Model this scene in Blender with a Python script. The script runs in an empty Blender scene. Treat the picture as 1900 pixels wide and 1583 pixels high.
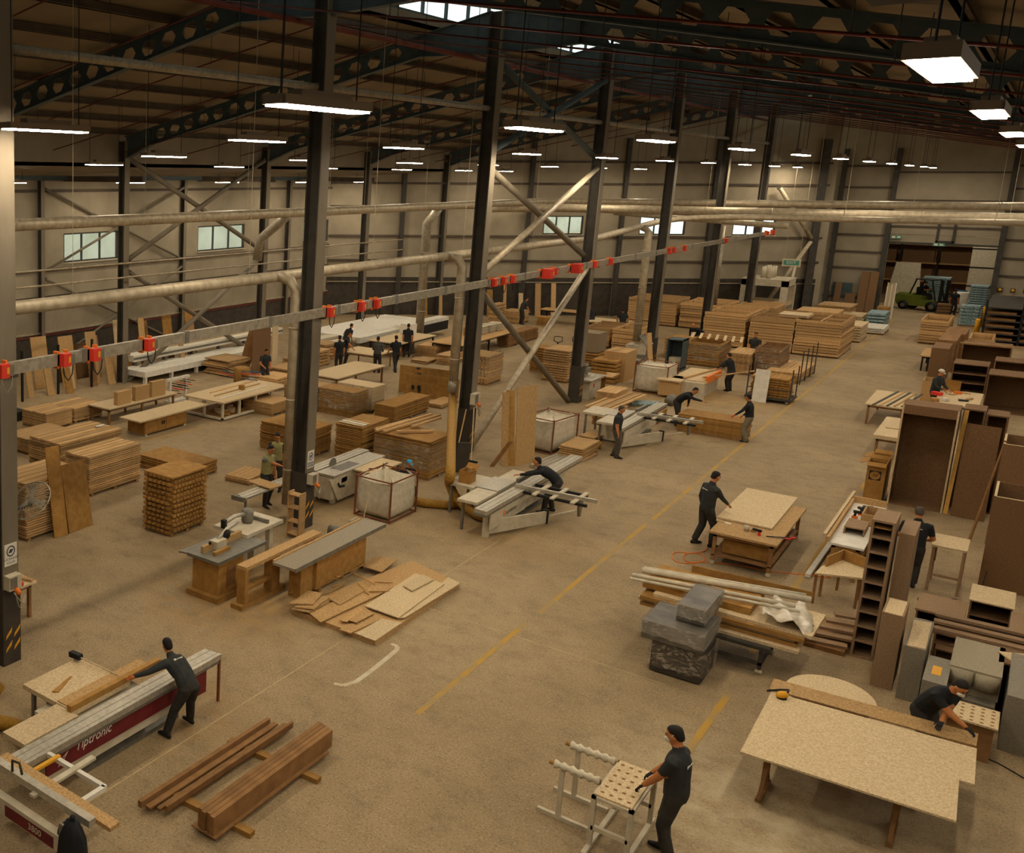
import bpy, bmesh, math, random
import numpy as np
from mathutils import Vector, Matrix, Euler
random.seed(7)
PI = math.pi
S = bpy.context.scene
COL = S.collection

# ------------------------------------------------------------------ camera
F, CX, CY, YAW, PITCH, ROLL, CAMZ = 1813.864, 174.653, 682.982, -0.770945, 0.194779, 0.00515, 9.0
def _axes():
    c, s, cp, sp = math.cos(YAW), math.sin(YAW), math.cos(PITCH), math.sin(PITCH)
    fwd = Vector((s*cp, c*cp, -sp)); right = Vector((c, -s, 0)); up = right.cross(fwd)
    return (right*math.cos(ROLL)+up*math.sin(ROLL), -right*math.sin(ROLL)+up*math.cos(ROLL), fwd)
AXR, AXU, AXF = _axes()
cam = bpy.data.objects.new('camera', bpy.data.cameras.new('camera')); COL.objects.link(cam)
cam.data.sensor_fit = 'HORIZONTAL'; cam.data.sensor_width = 36; cam.data.lens = 36*F/1900
cam.data.shift_x = (950-CX)/1900; cam.data.shift_y = -(791.5-CY)/1900
cam.data.clip_end = 400
m3 = Matrix((AXR, AXU, -AXF)).transposed()
cam.matrix_world = Matrix.Translation((0, 0, CAMZ)) @ m3.to_4x4()
S.camera = cam

# ------------------------------------------------------------------ world, exposure
W = bpy.data.worlds.new('world'); S.world = W; W.use_nodes = True
bg = W.node_tree.nodes['Background']; bg.inputs[0].default_value = (0.80, 0.86, 0.88, 1); bg.inputs[1].default_value = 2.4
S.view_settings.view_transform = 'Standard'; S.view_settings.look = 'None'
S.view_settings.gamma = 1; S.view_settings.use_curve_mapping = False
S.view_settings.exposure = 0.0
S.cycles.max_bounces = 8; S.cycles.diffuse_bounces = 3; S.cycles.glossy_bounces = 2; S.cycles.transmission_bounces = 4; S.cycles.transparent_max_bounces = 8; S.cycles.adaptive_threshold = .02
LAMP_STRENGTH = 110.0
LAMP_COLOR = (1.0, 0.885, 0.71)

# ------------------------------------------------------------------ helpers: pixels of the photograph to places in the hall
ZM = {'': (0, 0, 1.0), '4': (0, 500, 2.969), '5': (630, 500, 2.969), '6': (1260, 500, 2.969), '7': (0, 1050, 2.969), '8': (630, 1050, 2.969),
      '9': (1260, 1050, 2.969), 'a': (200, 560, 5.8625), 'b': (500, 560, 5.8625), 'c': (800, 520, 5.8625), 'd': (1080, 520, 5.8625),
      'e': (1360, 430, 5.8625), 'f': (1600, 380, 5.277), 'g': (400, 760, 5.8625), 'h': (640, 760, 5.8625), 'i': (1480, 660, 4.524),
      'j': (1480, 900, 4.524), 'k': (1160, 1020, 4.524), 'l': (1560, 1120, 5.588), 'm': (340, 900, 5.0), 'n': (0, 1080, 6.333),
      'o': (1030, 700, 4.75), 'p': (820, 820, 6.552), 'q': (0, 1380, 4.942), 'r': (1740, 690, 6.27), 's': (1780, 850, 3.34), 't': (1020, 560, 7.917)}
def ray(k, x, y):
    a, b, s = ZM[k]; x = a+x/s; y = b+y/s
    return AXR*((x-CX)/F) - AXU*((y-CY)/F) + AXF
def G(k, x, y, z=0.0):
    d = ray(k, x, y); t = (z-CAMZ)/d.z
    return Vector((d.x*t, d.y*t, z))
def HT(g, k, x, y):
    d = ray(k, x, y); return CAMZ + d.z*math.hypot(g.x, g.y)/math.hypot(d.x, d.y)
def ONX(k, x, y, X): d = ray(k, x, y); t = X/d.x; return Vector((X, d.y*t, CAMZ+d.z*t))
def ONY(k, x, y, Y): d = ray(k, x, y); t = Y/d.y; return Vector((d.x*t, Y, CAMZ+d.z*t))
def FIT(k, b, t, c1, c2, z0=0.0):
    """near vertical edge b-t and the two neighbouring top corners -> near corner, heading, size along c2, size along c1, height"""
    a = G(k, *b, z0); h = HT(a, k, *t)
    p2 = G(k, *c2, h) - Vector((a.x, a.y, h)); p1 = G(k, *c1, h) - Vector((a.x, a.y, h))
    a2 = math.atan2(p2.y, p2.x); a1 = math.atan2(p1.y, p1.x)-PI/2
    d = (a1-a2+PI) % (2*PI)-PI
    rz = a2 + d*(p1.length/(p1.length+p2.length))
    return a, rz, p2.length, p1.length, h-z0

# ------------------------------------------------------------------ materials
def lin(c):
    if isinstance(c, str): c = tuple(int(c[i:i+2], 16)/255 for i in (0, 2, 4))
    return tuple((x/12.92 if x <= .04045 else ((x+.055)/1.055)**2.4) for x in c)
MATS = {}
def mat(name, c, c2=None, scale=6.0, rough=.75, metal=0.0, var=0.0, stretch=(1, 1, 1), bump=0.0, emit=0.0, detail=4.0, lo=.35, hi=.65, coat=0.0):
    if name in MATS: return MATS[name]
    m = bpy.data.materials.new(name); m.use_nodes = True; nt = m.node_tree; N = nt.nodes; L = nt.links
    p = N['Principled BSDF']; p.inputs['Roughness'].default_value = rough; p.inputs['Metallic'].default_value = metal
    p.inputs['Specular IOR Level'].default_value = .25
    col = (*lin(c), 1); p.inputs['Base Color'].default_value = col; m.diffuse_color = col
    out = None
    if c2 is not None:
        tc = N.new('ShaderNodeTexCoord'); mp = N.new('ShaderNodeMapping'); mp.inputs['Scale'].default_value = stretch
        nz = N.new('ShaderNodeTexNoise'); nz.inputs['Scale'].default_value = scale; nz.inputs['Detail'].default_value = detail
        rp = N.new('ShaderNodeValToRGB'); rp.color_ramp.elements[0].position = lo; rp.color_ramp.elements[1].position = hi
        rp.color_ramp.elements[0].color = col; rp.color_ramp.elements[1].color = (*lin(c2), 1)
        L.new(tc.outputs['Object'], mp.inputs[0]); L.new(mp.outputs[0], nz.inputs['Vector']); L.new(nz.outputs['Fac'], rp.inputs[0])
        out = rp.outputs[0]
        if bump:
            bn = N.new('ShaderNodeBump'); bn.inputs['Strength'].default_value = bump; bn.inputs['Distance'].default_value = .02
            L.new(nz.outputs['Fac'], bn.inputs['Height']); L.new(bn.outputs[0], p.inputs['Normal'])
    if var:
        oi = N.new('ShaderNodeObjectInfo'); mr = N.new('ShaderNodeMapRange'); mr.inputs[3].default_value = 1-var; mr.inputs[4].default_value = 1+var
        L.new(oi.outputs['Random'], mr.inputs[0])
        hs = N.new('ShaderNodeHueSaturation'); L.new(mr.outputs[0], hs.inputs['Value'])
        if out is not None: L.new(out, hs.inputs['Color'])
        else: hs.inputs['Color'].default_value = col
        out = hs.outputs[0]
    if out is not None: L.new(out, p.inputs['Base Color'])
    if emit:
        p.inputs['Emission Color'].default_value = col; p.inputs['Emission Strength'].default_value = emit
    MATS[name] = m; return m

# ------------------------------------------------------------------ mesh building
class B:
    def __init__(s): s.v = []; s.f = []; s.m = []
    def add(s, vs, fs, m=0):
        o = len(s.v); s.v += [tuple(v) for v in vs]; s.f += [tuple(i+o for i in f) for f in fs]; s.m += [m]*len(fs); return s
    BF = ((0, 3, 2, 1), (4, 5, 6, 7), (0, 1, 5, 4), (1, 2, 6, 5), (2, 3, 7, 6), (3, 0, 4, 7))
    def box(s, x0, y0, z0, x1, y1, z1, m=0):
        return s.add([(x0, y0, z0), (x1, y0, z0), (x1, y1, z0), (x0, y1, z0), (x0, y0, z1), (x1, y0, z1), (x1, y1, z1), (x0, y1, z1)], s.BF, m)
    def cbox(s, c, d, rz=0, m=0):
        """box centred in plan on c with its base at c.z"""
        cs, sn = math.cos(rz), math.sin(rz); vs = []
        for z in (0, d[2]):
            for sx, sy in ((-1, -1), (1, -1), (1, 1), (-1, 1)):
                x, y = sx*d[0]/2, sy*d[1]/2; vs.append((c[0]+x*cs-y*sn, c[1]+x*sn+y*cs, c[2]+z))
        return s.add(vs, s.BF, m)
    def bar(s, p, q, w, h, m=0, up=(0, 0, 1)):
        p, q, up = Vector(p), Vector(q), Vector(up); d = (q-p).normalized(); a = d.cross(up)
        if a.length < 1e-3: a = d.cross(Vector((0, 1, 0)))
        a.normalize(); b = a.cross(d); vs = []
        for e in (p, q):
            for i, j in ((-1, -1), (1, -1), (1, 1), (-1, 1)): vs.append(e+a*(i*w/2)+b*(j*h/2))
        return s.add(vs, ((0, 1, 2, 3), (7, 6, 5, 4), (0, 4, 5, 1), (1, 5, 6, 2), (2, 6, 7, 3), (3, 7, 4, 0)), m)
    def tube(s, pts, r, n=8, m=0, cap=True):
        pts = [Vector(p) for p in pts]; k = len(pts); rs = r if isinstance(r, (list, tuple)) else [r]*k
        o = len(s.v); a = None
        for i, p in enumerate(pts):
            d = (pts[min(i+1, k-1)]-pts[max(i-1, 0)]).normalized()
            if a is None:
                a = d.cross(Vector((0, 0, 1)));
                if a.length < 1e-3: a = d.cross(Vector((0, 1, 0)))
            a = (a-d*a.dot(d)).normalized(); b = d.cross(a)
            for j in range(n):
                t = 2*PI*j/n; s.v.append(tuple(p+(a*math.cos(t)+b*math.sin(t))*rs[i]))
        for i in range(k-1):
            for j in range(n):
                j2 = (j+1) % n; s.f.append((o+i*n+j, o+(i+1)*n+j, o+(i+1)*n+j2, o+i*n+j2)); s.m.append(m)
        if cap:
            s.f.append(tuple(o+j for j in range(n))); s.f.append(tuple(o+(k-1)*n+j for j in range(n-1, -1, -1))); s.m += [m, m]
        return s
    def loft(s, rings, m=0):
        """rings: (centre, axis-a vector, axis-b vector); elliptical loft with caps"""
        n = 12; o = len(s.v)
        for c, a, b in rings:
            for j in range(n): t = 2*PI*j/n; s.v.append(tuple(Vector(c)+Vector(a)*math.cos(t)+Vector(b)*math.sin(t)))
        for i in range(len(rings)-1):
            for j in range(n):
                j2 = (j+1) % n; s.f.append((o+i*n+j, o+i*n+j2, o+(i+1)*n+j2, o+(i+1)*n+j)); s.m.append(m)
        s.f.append(tuple(o+j for j in range(n-1, -1, -1))); s.f.append(tuple(o+(len(rings)-1)*n+j for j in range(n))); s.m += [m, m]
        return s
    def ball(s, c, r, n=10, k=6, m=0):
        rx, ry, rz = r if isinstance(r, (tuple, list)) else (r, r, r); rings = []
        for i in range(k+1):
            t = PI*i/k; q = max(math.sin(t), .02); rings.append(((c[0], c[1], c[2]-rz*math.cos(t)), (rx*q, 0, 0), (0, ry*q, 0)))
        return s.loft(rings, m)
    def prism(s, poly, z0, z1, m=0):
        n = len(poly); vs = [(x, y, z0) for x, y in poly]+[(x, y, z1) for x, y in poly]
        fs = [tuple(range(n-1, -1, -1)), tuple(range(n, 2*n))]+[(i, (i+1) % n, (i+1) % n+n, i+n) for i in range(n)]
        return s.add(vs, fs, m)
    def plate(s, pts, t, m=0, nrm=None):
        pts = [Vector(p) for p in pts]; nv = Vector(nrm) if nrm else (pts[1]-pts[0]).cross(pts[2]-pts[0]).normalized()
        n = len(pts); vs = pts+[p+nv*t for p in pts]
        fs = [tuple(range(n-1, -1, -1)), tuple(range(n, 2*n))]+[(i, (i+1) % n, (i+1) % n+n, i+n) for i in range(n)]
        return s.add(vs, fs, m)
    def lathe(s, prof, n=14, c=(0, 0, 0), m=0):
        return s.loft2([[(c[0]+r*math.cos(2*PI*j/n), c[1]+r*math.sin(2*PI*j/n), c[2]+z) for j in range(n)] for r, z in prof], m)
    def loft2(s, rings, m=0, cap=True):
        n = len(rings[0]); o = len(s.v)
        for r in rings: s.v += [tuple(p) for p in r]
        for i in range(len(rings)-1):
            for j in range(n):
                j2 = (j+1) % n; s.f.append((o+i*n+j, o+i*n+j2, o+(i+1)*n+j2, o+(i+1)*n+j)); s.m.append(m)
        if cap: s.f.append(tuple(o+j for j in range(n-1, -1, -1))); s.f.append(tuple(o+(len(rings)-1)*n+j for j in range(n))); s.m += [m, m]
        return s
    def mesh(s, name, mats, smooth=False):
        me = bpy.data.meshes.new(name); me.from_pydata(s.v, [], s.f); me.validate()
        for m in (mats if isinstance(mats, (list, tuple)) else [mats]): me.materials.append(m)
        if len(s.m) == len(me.polygons): me.polygons.foreach_set('material_index', s.m)
        if smooth: me.polygons.foreach_set('use_smooth', [True]*len(me.polygons))
        me.update(); return me
def obj(name, b, mats, parent=None, smooth=False, loc=None, rz=None):
    me = b if isinstance(b, bpy.types.Mesh) else b.mesh(name, mats, smooth)
    o = bpy.data.objects.new(name, me); COL.objects.link(o)
    if parent: o.parent = parent
    if loc is not None: o.location = loc
    if rz is not None: o.rotation_euler.z = rz
    return o
def tag(o, label, cat, group=None, kind=None):
    o['label'] = label; o['category'] = cat
    if group: o['group'] = group
    if kind: o['kind'] = kind
    return o
def thing(name, label, cat, loc=(0, 0, 0), rz=0.0, group=None, kind=None):
    o = bpy.data.objects.new(name, None); COL.objects.link(o); o.empty_display_size = .2
    o.location = loc; o.rotation_euler.z = rz; return tag(o, label, cat, group, kind)
def struct(name, b, mats, parent=None, smooth=False):
    o = obj(name, b, mats, parent, smooth)
    if not parent: o['kind'] = 'structure'
    return o
def copy_tree(o, parent=None):
    c = o.copy(); COL.objects.link(c); c.parent = parent
    for ch in list(o.children): copy_tree(ch, c)
    return c
def text(name, s, size, m, parent, loc, rot, extrude=.002, align='CENTER', shear=0.0):
    cu = bpy.data.curves.new(name, 'FONT'); cu.body = s; cu.size = size; cu.extrude = extrude; cu.align_x = align; cu.align_y = 'CENTER'; cu.shear = shear
    cu.materials.append(m); cu.resolution_u = 3
    o = bpy.data.objects.new(name, cu); COL.objects.link(o); o.parent = parent; o.location = loc; o.rotation_euler = rot; return o
ORD = ['first', 'second', 'third', 'fourth', 'fifth', 'sixth', 'seventh', 'eighth', 'ninth', 'tenth', 'eleventh', 'twelfth', 'thirteenth', 'fourteenth', 'fifteenth', 'sixteenth', 'seventeenth', 'eighteenth', 'nineteenth', 'twentieth', 'twenty-first', 'twenty-second']
def rnd(a, b): return random.uniform(a, b)

# palette
M = dict(
    floor=None,
    wallp=mat('wall_panel', '8c7f68', '9c8e75', scale=.8, rough=.8, detail=8),
    dado=mat('wall_dado', '3a332a', '463d31', scale=3, rough=.8),
    steel=mat('dark_steel', '39352d', '464036', scale=2.5, rough=.6), flange=mat('dusty_lit_flange', '6b604e', '7a6e5a', scale=1.5, rough=.75, stretch=(1, 1, .3)),
    steelb=mat('blue_grey_steel', '3f4a4c', '4a5452', scale=3, rough=.55),
    roof=mat('roof_sheet', '7a6d58', '887a63', scale=.6, rough=.8),
    purlin=mat('purlin_steel', '4b4034', '594c3c', scale=2, rough=.7),
    duct=mat('galvanised_duct', '9c8c70', 'b3a386', scale=5, rough=.5, metal=.25),
    gal=mat('galvanised', '8d8471', 'a89c85', scale=9, rough=.45, metal=.4),
    red=mat('red_plastic', 'd23a28', rough=.5), redp=mat('red_pipe', '5e2a20', '6e3527', scale=3, rough=.6),
    orange=mat('orange_plastic', 'dc7326', rough=.5), black=mat('black', '1e1d1a', rough=.6), white=mat('white_paint', 'cfc6b2', 'ddd5c2', scale=5, rough=.5),
    cream=mat('cream_paint', 'b5a88c', 'c4b79b', scale=6, rough=.55), maroon=mat('maroon_paint', '5f1b1e', '6f2223', scale=5, rough=.5),
    alu=mat('aluminium', 'a9a08c', 'beb49f', scale=14, rough=.4, metal=.5), alud=mat('grey_machine', '6f6a5d', '807969', scale=8, rough=.5, metal=.3),
    mdf=mat('mdf', '9f7b4c', 'bd9763', scale=30, rough=.8, var=.14, detail=2), mdfl=mat('mdf_light', 'b49a72', 'd0b88f', scale=38, rough=.8, var=.06, detail=2),
    wood=mat('plank_wood', 'ab8656', 'c09a67', scale=3, rough=.8, var=.24, stretch=(.5, 6, 6)),
    woodx=mat('plank_wood_x', 'a47c49', 'bd935b', scale=3, rough=.8, var=.14, stretch=(6, .5, 6)),
    woodd=mat('dark_wood', '7a5630', '8d663b', scale=4, rough=.8, var=.12), brown=mat('brown_chipboard', '6b4d30', '7f5f3e', scale=40, rough=.85, var=.07),
    ochre=mat('ochre_mdf', '93692f', 'a57b3f', scale=6, rough=.8, var=.15), card=mat('cardboard', '94692f', 'a3773b', scale=5, rough=.85, var=.06),
    pallet=mat('pallet_wood', '8d6a3f', '9f7a4b', scale=6, rough=.85), plastic=mat('stretch_film', 'b5a68d', 'd0c4ad', scale=9, rough=.2, detail=8),
    bag=mat('woven_bag', 'bdb096', 'd0c4a8', scale=7, rough=.85), rust=mat('rusty_frame', '6e3a22', '7d4a2f', scale=8, rough=.7),
    hose=mat('yellow_hose', '8a6420', 'a57a2a', scale=20, rough=.6), yellow=mat('yellow_paint', 'd69a24', rough=.6), line=mat('floor_line', 'b08838', '9c8254', scale=2.2, rough=.8, detail=9, lo=.4, hi=.62),
    dust=mat('white_dust', 'c9bda4', 'b5a17c', scale=3, rough=.9), joint=mat('floor_joint', 'bfa57b', 'a58a60', scale=2, rough=.9),
    green=mat('forklift_green', '66702a', '72792f', scale=3, rough=.45), teal=mat('blue_grey', '66868a', '98a6a0', scale=8, rough=.6), blue=mat('blue', '2a5f86', rough=.6),
    skin=mat('skin', 'b0703f', 'bb7a48', scale=8, rough=.6), hair=mat('hair', '211a15', rough=.7), hairg=mat('hair_grey', '4a4238', rough=.7),
    shirtd=mat('dark_shirt', '2b2c2c', '34342f', scale=9, rough=.85), shirtk=mat('black_shirt', '1c1d1f', '242424', scale=9, rough=.85), shirtg=mat('grey_shirt', '6c6860', '7a756b', scale=9, rough=.85),
    vest=mat('khaki_vest', '8a814f', '958b58', scale=9, rough=.85), pantsd=mat('dark_trousers', '2c2924', '38342c', scale=9, rough=.85), pantsg=mat('grey_trousers', '6f6656', '80745f', scale=12, rough=.85),
    shoe=mat('shoe', '1d1b18', rough=.6), glove=mat('black_glove', '232120', rough=.7), orgl=mat('orange_glove', 'a85a2a', rough=.7), rglove=mat('red_glove', 'b23a2c', rough=.7), mask=mat('white_mask', 'd0c7b4', rough=.8), glass=None)
def floor_mat():
    m = bpy.data.materials.new('floor_concrete'); m.use_nodes = True; nt = m.node_tree; N = nt.nodes; L = nt.links; p = N['Principled BSDF']; p.inputs['Roughness'].default_value = .75; p.inputs['Specular IOR Level'].default_value = .2
    geo = N.new('ShaderNodeNewGeometry')
    def noise(scale, detail, lo, hi, rough=.6):
        n = N.new('ShaderNodeTexNoise'); n.inputs['Scale'].default_value = scale; n.inputs['Detail'].default_value = detail; n.inputs['Roughness'].default_value = rough; L.new(geo.outputs['Position'], n.inputs['Vector'])
        r = N.new('ShaderNodeMapRange'); r.inputs[1].default_value = lo; r.inputs[2].default_value = hi; L.new(n.outputs[0], r.inputs[0]); return r.outputs[0]
    def mix(f, a, b):
        x = N.new('ShaderNodeMix'); x.data_type = 'RGBA'
        if isinstance(f, float): x.inputs[0].default_value = f
        else: L.new(f, x.inputs[0])
        for i, c in ((6, a), (7, b)):
            if isinstance(c, str): x.inputs[i].default_value = (*lin(c), 1)
            else: L.new(c, x.inputs[i])
        return x.outputs[2]
    def mul(a, b):
        x = N.new('ShaderNodeMath'); x.operation = 'MULTIPLY'
        for i, c in ((0, a), (1, b)):
            if isinstance(c, float): x.inputs[i].default_value = c
            else: L.new(c, x.inputs[i])
        return x.outputs[0]
    c = mix(noise(.35, 10, .3, .7), '8a7454', 'a48c68')
    c = mix(mul(noise(1.7, 12, .48, .72, .75), .75), c, '6d5a3f')
    c = mix(mul(noise(24, 3, .52, .66), .55), c, '5c4c36'); c = mix(mul(noise(31, 3, .55, .7), .5), c, 'c8b48c')
    for x, y, r, col, k in ((-11.6, 16.6, 2.6, 'a3793a', .75), (-9.9, 11.9, 1.9, 'a3793a', .5), (-9.6, 46.5, 3.5, 'b08a4a', .7), (-9.2, 24.6, 2.6, 'a07c46', .45), (-14.0, 23.4, 2.2, 'a07c46', .5), (-1.6, 15.6, 3.2, 'c2b391', .5), (-9.0, 19.0, 4.5, 'b09a72', .4)):
        d = N.new('ShaderNodeVectorMath'); d.operation = 'DISTANCE'; L.new(geo.outputs['Position'], d.inputs[0]); d.inputs[1].default_value = (x, y, 0)
        mr = N.new('ShaderNodeMapRange'); mr.inputs[1].default_value = r; mr.inputs[2].default_value = r*.25; L.new(d.outputs['Value'], mr.inputs[0])
        c = mix(mul(mul(mr.outputs[0], noise(2.2, 10, .38, .66)), k), c, col)
    L.new(c, p.inputs['Base Color']); return m
M['floor'] = floor_mat()
def glass_mat():
    m = bpy.data.materials.new('window_glass'); m.use_nodes = True; N = m.node_tree.nodes; L = m.node_tree.links; N.clear()
    o = N.new('ShaderNodeOutputMaterial'); mx = N.new('ShaderNodeMixShader'); t = N.new('ShaderNodeBsdfTransparent'); g = N.new('ShaderNodeBsdfGlossy')
    t.inputs[0].default_value = (.86, .90, .88, 1); g.inputs['Roughness'].default_value = .1; mx.inputs[0].default_value = .08
    L.new(t.outputs[0], mx.inputs[1]); L.new(g.outputs[0], mx.inputs[2]); L.new(mx.outputs[0], o.inputs[0]); return m
M['glass'] = glass_mat()
# ================================================================== the hall
YS = [11.1, 21.3, 31.22]+[11.1+10.2*k for k in range(3, 8)]           # bays
XC, XM, XW = -13.1, -28.6, -34.0                # column row by the aisle, inner row, side wall
CH0, CHU, CHL = Vector((-34, 57, 0)), Vector((.717, .697, 0)), 32.3   # slanted wall
YB = 84.0                                       # end wall
def onch(u, off=0.0, z=0.0): return CH0+CHU*u+Vector((.697, -.717, 0))*off+Vector((0, 0, z))

fl = struct('floor', B().box(-40, -12.5, -.3, 18.5, 102, 0), M['floor'])
def strip(name, pts, w, m, z=.004):
    b = B()
    for p, q in zip(pts, pts[1:]):
        p, q = Vector(p), Vector(q); n = (q-p).normalized(); a = Vector((-n.y, n.x))*w/2
        b.add([(p.x+a.x, p.y+a.y, z), (p.x-a.x, p.y-a.y, z), (q.x-a.x, q.y-a.y, z), (q.x+a.x, q.y+a.y, z)], ((0, 1, 2, 3),))
    return obj(name, b, m, fl)
for a, c in ((14.8, 19.6), (20.3, 28), (28.4, 52), (52.5, 82)): strip('floor_marking', [(-6.64, a), (-6.66, c)], .1, M['line'])
for a, c in ((15.6, 19.3), (21.4, 24), (25.2, 34), (35.2, 36.6)): strip('floor_marking', [(-3.05, a), (-3.0, c)], .11, M['line'])
strip('floor_marking', [G('a', 300, 1530).to_2d(), G('a', 1040, 1370).to_2d()], .09, M['line'])
strip('floor_joint', [(-9.2, 18.9), (-3.9, 18.9)], .025, M['joint'], .003)
strip('floor_joint', [(-8.95, 9), (-8.95, 24)], .022, M['joint'], .003)
ch = [G('8', x, y).to_2d() for x, y in ((-30, 650), (20, 660), (90, 640), (180, 575), (260, 510), (315, 465), (320, 445), (285, 430))]
strip('chalk_mark', ch, .09, M['dust'], .005)

def wall(name, p0, u, length, top, m, openings=(), thick=.2, side=1, parent=None):
    """wall from p0 along u; body lies on the outer side (left of u when side = 1)"""
    xs = sorted({0, length, *[o[0] for o in openings], *[o[1] for o in openings]})
    zs = sorted({0, top, *[o[2] for o in openings], *[o[3] for o in openings]})
    n = Vector((-u.y, u.x, 0))*side*thick; b = B()
    for x0, x1 in zip(xs, xs[1:]):
        for z0, z1 in zip(zs, zs[1:]):
            if any(o[0] <= x0 and x1 <= o[1] and o[2] <= z0 and z1 <= o[3] for o in openings): continue
            q = [p0+u*x0, p0+u*x1]; vs = []
            for z in (z0, z1):
                for e in (q[0], q[1], q[1]+n, q[0]+n): vs.append((e.x, e.y, z))
            b.add(vs, B.BF)
    return struct(name, b, m)
UY, UX = Vector((0, 1, 0)), Vector((1, 0, 0))
winL = [(32.85, 36.7), (43.2, 47.6), (53.9, 56.9)]
wl = wall('wall_left', Vector((XW, -12, 0)), UY, 69.3, 9.2, M['wallp'], [(a+12, c+12, 4.85, 6.25) for a, c in winL])
winC = [(14.0, 16.6), (20.3, 23.3), (26.4, 29.2)]
wc = wall('wall_slanted', CH0, CHU, CHL+.4, 15.4, M['wallp'], [(a, c, 5.35, 6.55) for a, c in winC])
DX0, DX1, DZ = -7.75, -2.35, 4.9
wb = wall('wall_back', Vector((-14, YB, 0)), UX, 33, 15.4, M['wallp'], [(DX0+14, DX1+14, 0, DZ+1.0)])
wr = wall('wall_right', Vector((18.2, -12, 0)), UY, 96, 12.5, M['wallp'], (), side=-1)
wf = wall('wall_front', Vector((-34, -12, 0)), UX, 52.4, 14, M['wallp'], (), side=-1)
# dark plinth bands and girts
obj('wall_plinth', B().box(XW, -12, 0, XW+.05, 57.1, 1.42), M['dado'], wl)
b = B(); b.plate([onch(0, .05), onch(CHL, .05), onch(CHL, .05, 2.5), onch(0, .05, 2.5)], .04, nrm=(-.697, .717, 0)); obj('wall_plinth', b, M['dado'], wc)
obj('plinth_rail', B().box(XW+.03, -12, 1.42, XW+.09, 57, 1.5), M['redp'], wl); obj('plinth_ledge', B().box(XW, -12, 1.56, XW+.12, 57, 1.62), M['duct'], wl)
obj('plinth_ledge', B().bar(onch(0, .1, 2.2), onch(CHL, .1, 2.2), .05, .06), M['duct'], wc)
for z in (3.2, 4.5, 6.9, 8.2): obj('girt', B().box(XW, -12, z, XW+.1, 57, z+.14), M['purlin'], wl)
for z in (3.6, 5.2, 7.1, 8.6, 10.0): obj('girt', B().bar(onch(0, .06, z), onch(CHL, .06, z), .1, .14), M['purlin'], wc)
for z in (1.0, 3.0, 4.1, 5.25, 7.0, 8.4, 9.8):
    obj('girt', B().box(-10.9, YB-.1, z, DX0-.25, YB, z+.13), M['purlin'], wb); obj('girt', B().box(DX1+.25, YB-.1, z, 18, YB, z+.13), M['purlin'], wb)
for z in (5.9, 7.6, 9.4): obj('girt', B().box(DX0-.2, YB-.1, z, DX1+.2, YB, z+.12), M['purlin'], wb)
for x in (-10.7, DX0-.15, DX1+.15, 3.0): obj('end_wall_post', B().box(x-.13, YB-.32, 0, x+.13, YB-.06, 11), M['steel'], wb)

def window(n, p, u, w, z0, z1, nrm, k=3):
    r = bpy.data.objects.new('window_%d' % n, None); COL.objects.link(r); r['kind'] = 'structure'; r.location = (p.x, p.y, z0); r.rotation_euler.z = math.atan2(u.y, u.x)
    h = z1-z0; s = 1 if Vector((-u.y, u.x, 0)).dot(nrm) > 0 else -1; b = B()
    for a in ((0, 0, w, .07), (0, h-.07, w, h), (0, 0, .07, h), (w-.07, 0, w, h)): b.box(a[0], -.06, a[1], a[2], .06, a[3])
    obj('window_frame', b, M['steel'], r)
    for i in range(1, k): obj('mullion', B().box(w*i/k-.03, -.05, .07, w*i/k+.03, .05, h-.07), M['steel'], r)
    for i in range(k): obj('pane', B().box(w*i/k+.03, -.006, .07, w*(i+1)/k-.03, .006, h-.07), M['glass'], r)
    obj('window_sill', B().box(-.05, -.16 if s < 0 else 0, -.05, w+.05, 0 if s < 0 else .16, 0), M['cream'], r)
    return r
nwin = 0
for a, c in winL: nwin += 1; window(nwin, Vector((XW-.08, a, 0)), UY, c-a, 4.85, 6.25, UX)
for a, c in winC: nwin += 1; window(nwin, onch(a, -.08), CHU, c-a, 5.35, 6.55, Vector((.697, -.717, 0)))
# outside: yard and a pale bank seen through the panes
struct('ground_outside', B().box(-140, -40, -.9, -40.2, 190, -.4), M['dust']); 
struct('hill_outside', B().prism([(-120, -20), (-95, -20), (-80, 60), (-70, 110), (-60, 190), (-120, 190)], -.5, 3.6), mat('pale_bank', 'b9b8a4', 'd6d2c0', scale=.3, rough=.9))

# sectional door pulled up, with its frame
dr = bpy.data.objects.new('door_1', None); COL.objects.link(dr); dr['kind'] = 'structure'; dr.location = (0, YB, 0)
for i, (z0, z1) in enumerate(((4.95, 5.42), (5.44, 5.9))): obj('door_panel', B().box(DX0+.02, -.02, z0, DX1-.02, .08, z1), M['wallp'], dr)
obj('door_frame', B().box(DX0-.12, -.16, 0, DX0, .05, 5.9).box(DX1, -.16, 0, DX1+.12, .05, 5.9).box(DX0-.12, -.16, 4.82, DX1+.12, -.02, 4.94), M['steel'], dr)
obj('motor_bracket', B().box(-5.4, -.2, 5.0, -5.28, -.05, 6.2).box(-4.6, -.2, 5.0, -4.48, -.05, 6.2).box(-5.4, -.2, 4.98, -4.48, -.05, 5.1), M['steel'], dr)
# storage room past the door
wall('wall_store_left', Vector((-13, YB+.2, 0)), UY, 17, 8, M['wallp']); wall('wall_store_back', Vector((-13, 101, 0)), UX, 18, 8, M['woodd']); wall('wall_store_right', Vector((4.5, YB+.2, 0)), UY, 17, 8, M['wallp'], side=-1)
struct('ceiling_store', B().box(-13.2, YB+.2, 8, 4.7, 101.2, 8.15), M['roof'])

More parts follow.
